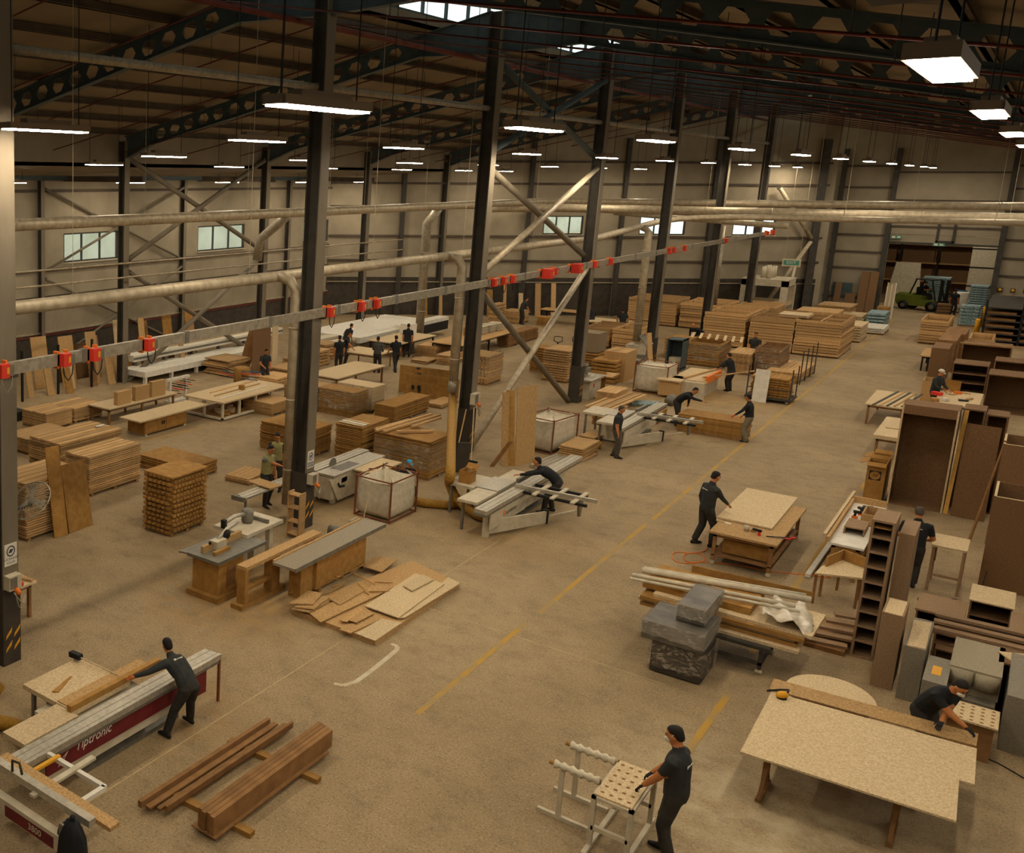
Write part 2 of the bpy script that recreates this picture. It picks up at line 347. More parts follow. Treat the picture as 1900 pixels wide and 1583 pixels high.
# ------------------------------------------------------------------ roof
ZR, ZE, SL = 14.05, 10.5, .2245                  # top of rafters at ridge and eave, slope
def zroof(x):                                     # underside of the roof sheets
    if x < XM-.2: return 9.35-(XM-.2-x)*.08
    if x <= 2.4: return ZR+.25-abs(x-XC)*SL
    return ZR+.25-abs(2.4-XC)*SL+(x-2.4)*SL
b = B(); y0, y1 = -12.2, YB+.3
def slope(xa, xb):
    za, zb = zroof(xa+1e-4), zroof(xb-1e-4); b.add([(xa, y0, za), (xb, y0, zb), (xb, y1, zb), (xa, y1, za), (xa, y0, za+.15), (xb, y0, zb+.15), (xb, y1, zb+.15), (xa, y1, za+.15)], B.BF)
slope(XM-.2, -15.6); slope(-10.6, 2.4); slope(2.4, 18.4); slope(-34.3, XM-.2)
b.box(XM-.3, y0, zroof(XM-.25), XM-.2, y1, zroof(XM)+.1)
# ridge lantern
b.box(-15.7, y0, zroof(-15.6), -15.6, y1, 14.15); b.box(-10.6, y0, zroof(-10.6), -10.5, y1, 14.15)
b.add([(-15.9, y0, 15.25), (-13.1, y0, 15.6), (-10.3, y0, 15.25), (-10.3, y1, 15.25), (-13.1, y1, 15.6), (-15.9, y1, 15.25)], ((0, 1, 4, 5), (1, 2, 3, 4)))
ce = struct('ceiling', b, M['roof'])
for i, x in enumerate([XM+.3+1.75*k for k in range(8)]+[-10.2+1.75*k for k in range(8)]):
    sgn = 1 if x < XC else -1; z = zroof(x)-.13
    obj('purlin', B().box(x-.05, y0, z-.1, x+.05, y1, z+.1).box(x-.05, y0, z-.1, x+.12, y1, z-.08), M['purlin'], ce)
for i in range(9): obj('roof_rib', B().box(-33.9, -8+i*10.2-.06, 8.7, -28.9, -8+i*10.2+.06, 8.95), M['purlin'], ce)
obj('eave_gutter', B().box(-33.9, y0, 8.75, -33.6, 57, 9.0), M['steelb'], ce)
for s, x in ((0, -15.65), (1, -10.55)):
    for k in range(8):
        ya, yb = -1+10.2*k, -1+10.2*k+10.2
        nwin += 1
        r = bpy.data.objects.new('window_%d' % nwin, None); COL.objects.link(r); r['kind'] = 'structure'; r.location = (x, ya, 14.15)
        fb = B().box(-.05, 0, 0, .05, 10.2, .06).box(-.05, 0, 1.0, .05, 10.2, 1.1)
        for j in range(7): fb.box(-.05, j*1.7-.04, 0, .05, j*1.7+.04, 1.1)
        obj('window_frame', fb, M['steelb'], r)
        for j in range(6): obj('pane', B().box(-.006, j*1.7+.04, .06, .006, (j+1)*1.7-.04, 1.0), M['glass'], r)

# castellated rafters
def rafter(label, y, xa, xb, group):
    """cellular beam from (xa) to (xb); top follows the roof"""
    za, zb = zroof(xa)-.25, zroof(xb)-.25; r = thing('roof_beam', label, 'roof beam', (xa, y, za), 0, group, 'thing')
    L = math.hypot(xb-xa, zb-za); ux, uz = (xb-xa)/L, (zb-za)/L; D = .66
    def P(s, d, t): return (s*ux+d*uz*0, t, s*uz-d)
    n = int((L-4.2)/.74); s0 = 2.9; b = B(); t = .012
    def solid(poly):
        m = len(poly); vs = [P(a, d, -t) for a, d in poly]+[P(a, d, t) for a, d in poly]
        b.add(vs, [tuple(range(m-1, -1, -1)), tuple(range(m, 2*m))]+[(i, (i+1) % m, (i+1) % m+m, i+m) for i in range(m)])
    hd = 1.25
    solid([(0, 0), (s0, 0), (s0, D), (2.3, D), (0, hd)]); e = s0+n*.74; solid([(e, 0), (L, 0), (L, D+.25), (e, D)])
    for i in range(n):
        a = s0+i*.74; c = a+.37; h = [(c-.26, .33), (c-.13, .13), (c+.13, .13), (c+.26, .33), (c+.13, .53), (c-.13, .53)]
        solid([(a, 0), (a+.74, 0), h[2], h[1]]); solid([(a+.74, D), (a, D), h[5], h[4]])
        solid([(a, 0), h[1], h[0], h[5], (a, D)]); solid([(a+.74, D), h[4], h[3], h[2], (a+.74, 0)])
    obj('web', b, M['steelb'], r)
    obj('top_flange', B().bar(P(0, 0, 0), P(L, 0, 0), .26, .03), M['steelb'], r)
    bf = B().bar(P(2.3, D, 0), P(e, D, 0), .26, .03).bar(P(0, hd, 0), P(2.3, D, 0), .26, .03).bar(P(e, D, 0), P(L, D+.25, 0), .26, .03); obj('bottom_flange', bf, M['steelb'], r)
    obj('stiffener', B().bar(P(2.3, .02, 0), P(2.3, D-.02, 0), .24, .02, up=(1, 0, 0)).bar(P(e, .02, 0), P(e, D, 0), .24, .02, up=(1, 0, 0)), M['steelb'], r)
    return r
for k, y in enumerate(YS[:7]):
    rafter('dark cellular roof beam running down to the side wall from the %s aisle column' % ORD[k], y, XC-.2, XM+.1, 'cellular roof beams')
    rafter('dark cellular roof beam over the aisle from the %s aisle column' % ORD[k], y, XC+.2, 2.3, 'cellular roof beams')
rafter('dark cellular roof beam in front of the first aisle column', YS[0]-5.1, XC+.2, 2.3, 'cellular roof beams')

# H-section columns
def hcol(label, x, y, top, d=.4, w=.38, guard=True, group=None, rz=0.0, m=None):
    r = thing('steel_column', label, 'column', (x, y, 0), rz, group, 'thing'); m = m or M['steel']
    obj('flange', B().box(d/2-.03, -w/2, 0, d/2, w/2, top), M['flange'], r); obj('flange', B().box(-d/2, -w/2, 0, -d/2+.03, w/2, top), m, r)  # aisle-side flange paler: dust, plus light on that face put into the colour
    obj('web', B().box(-d/2+.03, -.012, 0, d/2-.03, .012, top), m, r)
    if guard:
        g = obj('guard_sleeve', B().box(d/2, -w/2-.02, 0, d/2+.025, w/2+.02, 1.5).box(-d/2, -w/2-.03, 0, d/2+.02, -w/2, 1.5), M['dado'], r)
        for i in range(2):
            for j in range(2): obj('warning_stripe', B().add([(d/2+.027, -.16+j*.2, .52-i*.26), (d/2+.027, -.02+j*.2, .64-i*.26), (d/2+.027, .0+j*.2, .74-i*.26), (d/2+.027, -.14+j*.2, .6-i*.26)], ((0, 1, 2, 3),)), M['yellow'], g)
    return r
cols = []
for k, y in enumerate(YS[:7]):
    cols.append(hcol('dark steel H-column, %s in the row beside the aisle' % ORD[k], XC, y, zroof(XC)-.3, guard=k < 5, group='aisle columns'))
for k, y in enumerate(YS[2:6]):
    hcol('dark steel column, %s in the inner row under the long duct' % ORD[k], XM, y, 10.4, .36, .32, group='inner row columns', guard=False)
for k, y in enumerate(YS[2:5]): hcol('slim dark wall column, %s along the side wall with windows' % ORD[k], XW+.2, y, 8.8, .24, .22, False, 'side wall columns')
for k, u in enumerate((4.7, 12.9, 19, 24.8, 31.6)):
    p = onch(u, .16); hcol('dark wall column, %s from the window side along the slanted wall' % ORD[k], p.x, p.y, 11.5, .26 if k < 4 else .5, .26 if k < 4 else .5, False, 'slanted wall columns', math.atan2(CHU.y, CHU.x)+PI/2)

# tie tubes and diagonal braces
def tubething(name, label, cat, pts, r, m, group=None, n=10, extra=None):
    p0 = Vector(pts[0]); t = thing(name, label, cat, p0, 0, group, 'thing'); q = [Vector(p)-p0 for p in pts]
    obj('tube', B().tube(q, r, n), m, t, True)
    for e in (0, -1):
        d = (q[e]-q[1 if e == 0 else -2]).normalized(); obj('end_plate', B().bar(q[e]-d*.02, q[e]+d*.12, r*.5, r*2.6), M['steel'], t)
    return t
for k in range(6):
    tubething('tie_tube', 'grey tie tube under the roof between the %s and %s aisle columns' % (ORD[k], ORD[k+1]), 'tube', [(XC, YS[k]+.25, 11.1), (XC, YS[k+1]-.25, 11.1)], .085, M['gal'], 'roof tie tubes')
def xbrace(x, ya, yb, levels, where, r=.11):
    for (z0, z1, nm) in levels:
        for f in (0, 1):
            a, c = (ya+.3, yb-.3) if f else (yb-.3, ya+.3)
            tubething('brace_tube', 'dusty brace tube %s, %s pair, %s' % (where, nm, 'rising away' if f else 'falling away'), 'brace', [(x+(.06 if f else -.12), a, z0+(.25 if z0 > 1 else -z0+.04)), (x+(.06 if f else -.12), c, z1-.25)], r, (M['duct'] if (f and x > -20) else M['flange']) if z0 < 9 else M['steelb'], 'diagonal braces')
xbrace(XC, YS[2], YS[3], ((0, 5.75, 'lowest'), (5.75, 9.6, 'middle'), (9.6, 12.9, 'top')), 'between the third and fourth aisle columns')
xbrace(XM, YS[2], YS[3], ((0, 5.2, 'lower'), (5.2, 10.0, 'upper')), 'in the inner column row near the windows')
xbrace(XM, YS[5], YS[6]-1, ((0, 5.2, 'lower'), (5.2, 10.0, 'upper')), 'at the far end of the inner row')
xbrace(XW+.3, YS[2], YS[3], ((0.2, 4.4, 'lower'), (4.4, 8.6, 'upper')), 'against the side wall', .06)
tubething('brace_tube', 'pale brace tube leaning on the thick corner column', 'brace', [onch(28.5, .5, .2), onch(31.3, .5, 5)], .12, M['duct']); tubething('brace_tube', 'pale upper brace tube leaning on the thick corner column', 'brace', [onch(28.8, .5, 8.4), onch(31.3, .5, 5.2)], .12, M['duct'])

# ------------------------------------------------------------------ dust-extraction ducts
def bendpts(a, c, e, r, n=6):
    """a -> corner c -> e rounded with radius r"""
    a, c, e = Vector(a), Vector(c), Vector(e); u = (a-c).normalized(); v = (e-c).normalized(); out = []
    for i in range(n+1):
        t = i/n; p = (c+u*r)*(1-t)**2+c*2*t*(1-t)+(c+v*r)*t*t; out.append(p)
    return out
def duct(label, pts, r, m=None, seam=3.0, name='extraction_duct', group='extraction ducts'):
    p0 = Vector(pts[0]); t = thing(name, label, 'duct', p0, 0, group, 'thing'); q = [Vector(p)-p0 for p in pts]
    obj('pipe', B().tube(q, r, 16), m or M['duct'], t, True)
    for a, c in zip(q, q[1:]):
        n = int((c-a).length/seam)
        for i in range(n):
            p = a+(c-a)*((i+.5)/n); d = (c-a).normalized()*.03
            if r > .135 and seam > 2 and i % 2 == 0 and (c-a).length > 8: q_ = p+p0; obj('hanger_wire', B().tube([p+Vector((0, 0, r)), Vector((p.x, p.y, zroof(q_.x)-p0.z))], .008, 4), M['duct'], t)
            obj('seam_ring', B().tube([p-d, p+d], r*1.04, 16), m or M['duct'], t, True)
    return t
duct('pale round duct high up along the window side, turning right at the far end', [(-23, -6, 7.45), (-23, 40, 7.5)]+bendpts((-23, 40, 7.5), (-23, 64.5, 7.55), (3, 64.5, 7.8), 3)+[(3, 64.5, 7.8)], .195)
duct('pale round duct crossing the hall at mid height behind the other cross ducts', [(-24, 58.6, 7.2), (-23.3, 60.5, 7.2), (-21, 61, 7.25), (3, 61, 7.3)], .24)
duct('dusty round duct running behind the aisle columns then turning across the hall', [(-14.1, -6, 6.5), (-14.1, 46, 6.45)]+bendpts((-14.1, 46, 6.45), (-13.9, 57.5, 7.1), (3, 57.5, 7.25), 4)+[(3, 57.5, 7.25)], .14)
duct('short dusty branch duct under the cross ducts near the far wall', [(-19.5, 66, 6.9), (-12.5, 61, 6.75), (-9.5, 59, 6.7)], .15)
duct('dusty vertical drop duct strapped to the second aisle column', [(-13.47, 21.16, .55), (-13.47, 21.16, 6.15), (-13.65, 21.17, 6.4), (-14.05, 21.18, 6.5)], .135, seam=1.4, group='drop ducts')
d2 = duct('dusty vertical drop duct strapped to the third aisle column', [(-13.54, 31.0, 2.1), (-13.54, 31.0, 6.15), (-13.7, 31.02, 6.4), (-14.05, 31.04, 6.45)], .15, seam=1.4, group='drop ducts')
duct('dusty vertical drop duct strapped to the fifth aisle column', [(-13.62, 51.4, 1.3), (-13.62, 51.4, 6.5), (-13.9, 51.5, 6.7)], .17, seam=1.5, group='drop ducts')
duct('pale drop duct with a white elbow behind the second aisle column', [(-23.0, 35.2, 7.4), (-23.6, 35.4, 7.0), (-24.6, 35.6, 6.3), (-24.7, 35.6, 5.4)], .2, M['gal'], group='drop ducts')
duct('tall pale drop duct beside the inner column row', [(-23.1, 49.5, 7.4), (-23.7, 49.5, 6.6), (-23.7, 49.5, .4)], .22, M['gal'], group='drop ducts')
duct('thin grey drop duct near the slanted wall', [onch(22.3, 5.5, 6.2), onch(22.3, 5.5, 1.4)], .16, M['gal'], group='drop ducts')
# compressed-air lines along the inner row
for i, (z, off) in enumerate(((5.35, .2), (4.75, .26))):
    tubething('air_pipe', 'thin dusty air pipe along the inner column row, %s of two' % ('upper', 'lower')[i], 'pipe', [(XM+off+.1, 8, z), (XM+off+.1, 56, z-.1)], .04, M['duct'], 'air pipes', 8)

# ------------------------------------------------------------------ bus-bar rail with tap-off boxes
rl = thing('busbar_rail', 'long galvanised busbar rail carried along the aisle columns', 'rail', (XC+.36, -4, 5.68), 0, None, 'thing')
obj('trunking', B().box(-.05, 0, -.11, .05, 72+4, .11), M['gal'], rl)
for i in range(25): obj('joint_cover', B().box(-.06, 1.5+i*3.05, -.125, .06, 1.62+i*3.05, .125), M['alud'], rl)
for y in YS[:7]: obj('bracket', B().box(-.36, y+4-.05, -.17, .05, y+4+.05, -.11), M['steel'], rl)
boxes = [(6, 668), (121, 653), (176, 640), (277, 627), (614, 570), (672, 560), (700, 556), (918, 516), (936, 513), (953, 510), (1012, 503), (1031, 500), (1066, 494), (1106, 483), (1135, 478)]
far = [(1243, 461), (1252, 459), (1271, 456), (1348, 446), (1425, 432), (1436, 429)]
for i, (x, y) in enumerate(boxes+far):
    p = ONX('', x, y, XC+.46); big = i in (10, 12); w = .34 if big else .16
    t = thing('tap_off_box', 'red tap-off box on the busbar rail, %s from the camera%s' % (ORD[i], ', a large one' if big else ''), 'electrical box', (XC+.41, p.y, 5.68), 0, 'red tap-off boxes', 'thing')
    obj('housing', B().box(0, -w*.6, -.12 if not big else -.17, .12 if not big else .3, w*.6, .12 if not big else .17), M['red'], t)
    obj('clamp', B().box(-.115, -w*.9, -.16, 0, -w*.6, .16).box(-.115, w*.6, -.16, 0, w*.85, .16), M['orange'], t)
    obj('breaker', B().box(0, w*.62, -.1, .1, w*1.3, .1), M['alud'], t); obj('sticker', B().box(.12 if not big else .3, w*.15, -.05, .124 if not big else .304, w*.5, .06), M['yellow'], t)
    if i < 10: obj('cable_loop', B().tube([(.05, -w*.3, -.14), (.05, -w*.1, -.3), (.05, w*.5, -.4), (.05, w*1.1, -.3), (.05, w*1.3, -.1)], .012, 6), M['black'] if i else M['gal'], t, True)

# ------------------------------------------------------------------ sprinkler pipes
tubething('sprinkler_main', 'rust red sprinkler main along the roof on the window side of the columns', 'pipe', [(-13.9, -6, 12.78), (-13.9, 80, 12.6)], .075, M['redp'], 'sprinkler pipes', 8)
for k in range(17):
    y = 6.2+k*4.1
    for s in (0, 1):
        xa, xb = (-13.9, -28.2) if s == 0 else (-13.9, 2.0); za, zb = (12.75, 9.95) if s == 0 else (12.75, 9.9); p0 = Vector((xa, y, za))
        t = thing('sprinkler_branch', 'thin rust red sprinkler branch, %s from the camera, %s slope' % (ORD[k], ('window side', 'aisle side')[s]), 'pipe', p0, 0, 'sprinkler branches', 'thing')
        obj('tube', B().tube([(0, 0, 0), (.0, 0, .06), (xb-xa, 0, zb-za)], .022, 6), M['redp'], t, True)
        hg = B()
        for j in range(1, 4):
            f = j/4; x = xa+(xb-xa)*f; z = za+(zb-za)*f; hg.tube([(x-xa, 0, z-za), (x-xa, 0, zroof(x)-za)], .009, 4)
        obj('hangers', hg, M['steel'], t)

# ------------------------------------------------------------------ lamps
M['lamp'] = mat('lamp_diffuser', 'fff6e6'); p = M['lamp'].node_tree.nodes['Principled BSDF']; p.inputs['Emission Color'].default_value = (*LAMP_COLOR, 1); p.inputs['Emission Strength'].default_value = LAMP_STRENGTH
M['lampbody'] = mat('lamp_body', '7d6c55', rough=.6)
hs = B().box(-.14, -.9, .0, .14, .9, .02).box(-.14, -.9, -.08, -.115, .9, 0).box(.115, -.9, -.08, .14, .9, 0).box(-.14, -.9, -.08, .14, -.875, 0).box(-.14, .875, -.08, .14, .9, 0).box(-.08, -.5, .02, .08, .5, .09).mesh('lamp_housing', M['lampbody'])
df = B().box(-.11, -.87, -.1, .11, .87, -.075).mesh('diffuser', M['lamp'])
def lamp(x, y, z, label):
    t = thing('hanging_lamp', label, 'lamp', (x, y, z), 0, 'hanging linear lamps', 'thing')
    obj('housing', hs, None, t); obj('diffuser', df, None, t)
    top = (zroof(x) if y < YB else 8.0)-z
    for s in (-.75, .75): obj('suspension_wire', B().tube([(0, s, .02), (0, s, top)], .009, 5), M['black'], t)
LR = [(-.68, 9.8, [1.6, 8.85, 15.0, 21.8, 29.4, 36.6, 44, 51.5, 59, 66.5, 74], 'over the far side of the aisle'),
      (-5.85, 9.8, [2.2, 9.5, 15.6, 21.9, 29.2, 37, 44.6, 52, 59.5, 67, 74.5, 80], 'above the middle of the aisle'),
      (-12.1, 9.8, [3.8, 11.3, 17.3, 23.7, 31.8, 39.4, 46.8, 54, 61.5, 69, 76], 'just in front of the aisle columns'),
      (-18.6, 9.62, [14.6, 22, 29.5, 37, 44.5, 52, 59.5, 67], 'between the two column rows'),
      (-24.8, 9.45, [18.5, 26, 33.5, 41, 48.5, 56, 62], 'beside the inner column row'),
      (-31.2, 8.75, [27, 34.5, 42, 49.5, 56], 'beside the windows'),
      (6.5, 9.8, [4, 16, 28, 40, 52, 64, 76], 'added for even light over the neighbouring bay'), (13, 9.8, [4, 20, 36, 52, 68], 'added for even light at the neighbouring bay side'), (-5.0, 7.2, [87.5, 93], 'added inside the store room to brighten it')]  # unseen lamps: neighbouring bay added for even light, store room to brighten it
for x, z, ys, wh in LR:
    for i, y in enumerate(ys): lamp(x, y, z, 'hanging linear lamp %s, %s from the camera' % (wh, ORD[i]))

hu = thing('heater_unit', 'dark heating unit hung under the roof at the top corner of the picture', 'heater', (-1.0, 14.5, 11.0), 0, None, 'thing'); obj('casing', B().box(-.9, -.6, 0, .9, .6, .75), M['black'], hu)
for i in range(6): obj('louvre', B().bar((-.8, -.62, .1+.1*i), (.8, -.62, .1+.1*i), .04, .05), M['steel'], hu)
for x in (-.7, .7): obj('hanger', B().tube([(x, 0, .75), (x, 0, zroof(-1.0+x)-11.0)], .02, 6), M['black'], hu)
obj('flue', B().tube([(.2, .6, .4), (.2, 2.2, .5), (.2, 2.4, 1.2)], .12, 10), M['steel'], hu, True)
# ================================================================== builders
def solo(name, label, cat, b, m, group=None, loc=(0, 0, 0), rz=0.0, smooth=False):
    return tag(obj(name, b, m, None, smooth, loc, rz), label, cat, group)
def pallet_mesh(lx, ly, h):
    b = B()
    for i in range(3): x = lx*(.06+.44*i); b.box(x-.05, 0, 0, x+.05, ly, h*.72)
    n = max(4, int(ly/.16))
    for i in range(n): y = ly*i/n; b.box(0, y+.01, h*.72, lx, y+ly/n-.02, h)
    return b.mesh('pallet', M['pallet'])
def stack(label, fit, n, group='board stacks', kind='slab', m=None, ph=.1, top=0, jit=.022, name='board_stack', cat='board stack', over=.05, gap=.36):
    """a load of boards on a pallet; every layer is a part; top > 0: that many single planks in the uppermost layer"""
    a, rz, lx, ly, h = fit; m = m or M['mdf']
    r = thing(name, label, cat, a, rz, group)
    if ph: obj('pallet', pallet_mesh(lx, ly, ph), None, r)
    th = (h-ph)/n; ms = []
    if kind == 'slab':
        b = B().box(0, 0, 0, lx, ly, th*(1-gap))
        if gap > .05:
            for i in range(4): x = lx*(.12+.24*i); b.box(x, .05, th*(1-gap), x+.06, ly-.05, th)
        ms = [b.mesh('board', m)]; last = B().box(0, 0, 0, lx, ly, th*(1-gap)).mesh('board', m)
    elif kind == 'planks':
        k = max(4, int(ly/.15)); b = B()
        for i in range(k): y = ly*i/k; b.box(0, y+.004, 0, lx, y+ly/k-.008, th*(1-gap))
        last = b.mesh('board', m)
        for i in range(4): x = lx*(.05+.27*i); b.box(x, .03, th*(1-gap), x+.05, ly-.03, th)
        ms = [b.mesh('board', m)]
    elif kind == 'cross':
        for ax in (0, 1):
            b = B(); L, Wd = (lx, ly) if ax == 0 else (ly, lx); k = max(4, int(Wd/.13))
            for i in range(k):
                y = Wd*i/k
                q = (-over, y+.02, L+over, y+Wd/k*.7+.02)
                if ax == 0: b.box(q[0], q[1], 0, q[2], q[3], th)
                else: b.box(q[1], q[0], 0, q[3], q[2], th)
            ms.append(b.mesh('board', m))
        last = B().box(-over*.5, -over*.5, 0, lx+over*.5, ly+over*.5, th*.6).mesh('board', m)
    for i in range(n):
        if top and i == n-1:
            for j in range(top):
                y = ly*j/top; obj('plank', B().box(rnd(-.03, .03), y+.022, 0, lx+rnd(-.03, .03), y+ly/top-.022, th), m, r, loc=(0, 0, ph+i*th))
            break
        o = obj('board', last if i == n-1 else ms[i % len(ms)], None, r, loc=(rnd(-jit, jit), rnd(-jit, jit), ph+i*th)); o.rotation_euler.z = rnd(-jit, jit)*.4
    return r
def crate(label, fit, n=9, group='slatted crates', m=None, ph=.1, div=1, cat='crate', name='timber_crate', divy=0):
    """open-topped load walled with horizontal slats; each course is a part"""
    a, rz, lx, ly, h = fit; m = m or M['wood']; r = thing(name, label, cat, a, rz, group)
    obj('pallet', pallet_mesh(lx, ly, ph), None, r); th = (h-ph)/n; t = .06
    b = B().box(0, 0, 0, lx, t, th*.66).box(0, ly-t, 0, lx, ly, th*.66).box(0, t, 0, t, ly-t, th*.66).box(lx-t, t, 0, lx, ly-t, th*.66)
    for i in range(1, div): b.box(lx*i/div-t/2, t, 0, lx*i/div+t/2, ly-t, th*.66)
    for i in range(1, divy): b.box(t, ly*i/divy-t/2, 0, lx-t, ly*i/divy+t/2, th*.66)
    for x, y in ((0, 0), (lx-t, 0), (0, ly-t), (lx-t, ly-t)): b.box(x+.004, y+.004, th*.66, x+t-.004, y+t-.004, th)
    b.box(.035, .04, th*.66, lx-.035, t, th); b.box(lx-t, .035, th*.66, lx-.04, ly-.035, th); b.box(.04, .035, th*.66, t, ly-.035, th)
    me = b.mesh('slat_course', m)
    for i in range(n): obj('slat_course', me, None, r, loc=(rnd(-.025, .025), rnd(-.025, .025), ph+i*th))
    obj('contents', B().box(t, t, 0, lx-t, ly-t, (h-ph)*.55), M['woodd'], r, loc=(0, 0, ph))
    return r
def film(r, lx, ly, h, m=None):
    """stretch film hugging the upper part of a load"""
    b = B(); e = .02; n = 14; rings = []
    for z in (h*.25, h*.4, h*.6, h*.8, h*.97, h+.03):
        ring = []
        for i in range(4*n):
            s, t = divmod(i, n); t /= n; c = [(-e+t*(lx+2*e), -e), (lx+e, -e+t*(ly+2*e)), (lx+e-t*(lx+2*e), ly+e), (-e, ly+e-t*(ly+2*e))][s]
            ring.append((c[0]+rnd(-.012, .012), c[1]+rnd(-.012, .012), z+rnd(-.03, .03)))
        rings.append(ring)
    b.loft2(rings, cap=False); return obj('stretch_film', b, m or M['film'], r, True)
def film_mat(lo=.10, hi=.62, col='b8aa92'):
    m = bpy.data.materials.new('clear_film'); m.use_nodes = True; N = m.node_tree.nodes; L = m.node_tree.links; N.clear()
    o = N.new('ShaderNodeOutputMaterial'); mx = N.new('ShaderNodeMixShader'); t = N.new('ShaderNodeBsdfTransparent'); g = N.new('ShaderNodeBsdfPrincipled')
    g.inputs['Base Color'].default_value = (*lin(col), 1); g.inputs['Roughness'].default_value = .25
    nz = N.new('ShaderNodeTexNoise'); nz.inputs['Scale'].default_value = 4; nz.inputs['Detail'].default_value = 7; nz.inputs['Distortion'].default_value = 2
    rp = N.new('ShaderNodeValToRGB'); rp.color_ramp.elements[0].position = .48; rp.color_ramp.elements[0].color = (lo, lo, lo, 1); rp.color_ramp.elements[1].position = .68; rp.color_ramp.elements[1].color = (hi, hi, hi, 1)
    L.new(nz.outputs[0], rp.inputs[0]); L.new(rp.outputs[0], mx.inputs[0]); L.new(t.outputs[0], mx.inputs[1]); L.new(g.outputs[0], mx.inputs[2]); L.new(mx.outputs[0], o.inputs[0]); return m
M['film'] = film_mat()
M['film2'] = film_mat(.25, .55, 'cfc4b0')
def sheet(label, k, pts, z, t, m, group=None, name='board', cat='board'):
    ps = [G(k, x, y, z+t) for x, y in pts]; c = sum(ps, Vector())/len(ps); n = len(ps)
    b = B(); ring = [(p.x-c.x, p.y-c.y) for p in ps]
    if sum(ring[i][0]*ring[(i+1) % n][1]-ring[(i+1) % n][0]*ring[i][1] for i in range(n)) < 0: ring.reverse()
    b.prism(ring, 0, t); return solo(name, label, cat, b, m, group, (c.x, c.y, z))
def leaning(label, base0, base1, foot, lean, L, t, m, group=None, name='leaning_board', cat='board'):
    """board of width base0-base1 standing on the floor and leaning along vector lean by dist foot, length L"""
    p, q = Vector(base0), Vector(base1); d = Vector(lean).normalized(); up = (d*foot+Vector((0, 0, math.sqrt(max(L*L-foot*foot, .01))))).normalized()
    u = (q-p); nv = u.cross(up).normalized(); b = B(); o = p
    b.plate([Vector(), u, u+up*L, up*L], t, nrm=nv); return solo(name, label, cat, b, m, group, p)
def plank(label, p, q, w, h, m, group=None, name='plank', cat='plank'):
    p, q = Vector(p), Vector(q); return solo(name, label, cat, B().bar(Vector(), q-p, w, h), m, group, p)
def table(label, fit, m=None, legm=None, t=.05, leg=.07, inset=.08, shelf=0.0, group='work tables', name='work_table', casters=False, nx=2):
    a, rz, lx, ly, h = fit; m = m or M['mdfl']; legm = legm or M['woodd']; r = thing(name, label, 'table', a, rz, group)
    obj('tabletop', B().box(0, 0, h-t, lx, ly, h), m, r)
    z0 = .1 if casters else 0
    for i in range(nx):
        for j in (0, 1):
            x = inset+(lx-2*inset-leg)*i/(nx-1); y = inset+(ly-2*inset-leg)*j
            obj('leg', B().box(x, y, z0, x+leg, y+leg, h-t), legm, r)
            if casters: obj('caster', B().tube([(x+leg/2-.02, y+leg/2, .05), (x+leg/2+.02, y+leg/2, .05)], .05, 10).box(x+.01, y+.01, .06, x+leg-.01, y+leg-.01, .1), M['cream'], r)
    obj('apron', B().box(inset, inset, h-t-.08, lx-inset, inset+.03, h-t).box(inset, ly-inset-.03, h-t-.08, lx-inset, ly-inset, h-t).box(inset, inset, h-t-.08, inset+.03, ly-inset, h-t).box(lx-inset-.03, inset, h-t-.08, lx-inset, ly-inset, h-t), legm, r)
    if shelf: obj('shelf', B().box(inset, inset, shelf-.03, lx-inset, ly-inset, shelf), legm, r)
    return r
def carcass(label, fit, m=None, t=.025, shelves=0, open_='top', back=True, group='cabinet carcasses', name='cabinet_carcass', cat='cabinet', z0=0.0, side_m=None):
    """board box with one open side: 'top', 'x0', 'y0', 'x1', 'y1'"""
    a, rz, lx, ly, h = fit; m = m or M['brown']; r = thing(name, label, cat, (a[0], a[1], z0), rz, group)
    P = {'x0': (0, 0, 0, t, ly, h), 'x1': (lx-t, 0, 0, lx, ly, h), 'y0': (t, 0, 0, lx-t, t, h), 'y1': (t, ly-t, 0, lx-t, ly, h), 'bottom': (t, t, 0, lx-t, ly-t, t), 'top': (t, t, h-t, lx-t, ly-t, h)}
    for k, v in P.items():
        if k != open_: obj('side_panel' if k[0] in 'xy' else k+'_panel', B().box(*v), m, r)
    for i in range(shelves):
        if open_ == 'top': x = t+(lx-2*t)*(i+1)/(shelves+1); obj('divider', B().box(x-t/2, t, t, x+t/2, ly-t, h-.01), m, r)
        else: z = t+(h-2*t)*(i+1)/(shelves+1); obj('shelf', B().box(t, t, z-t/2, lx-t, ly-t, z+t/2), m, r)
    return r
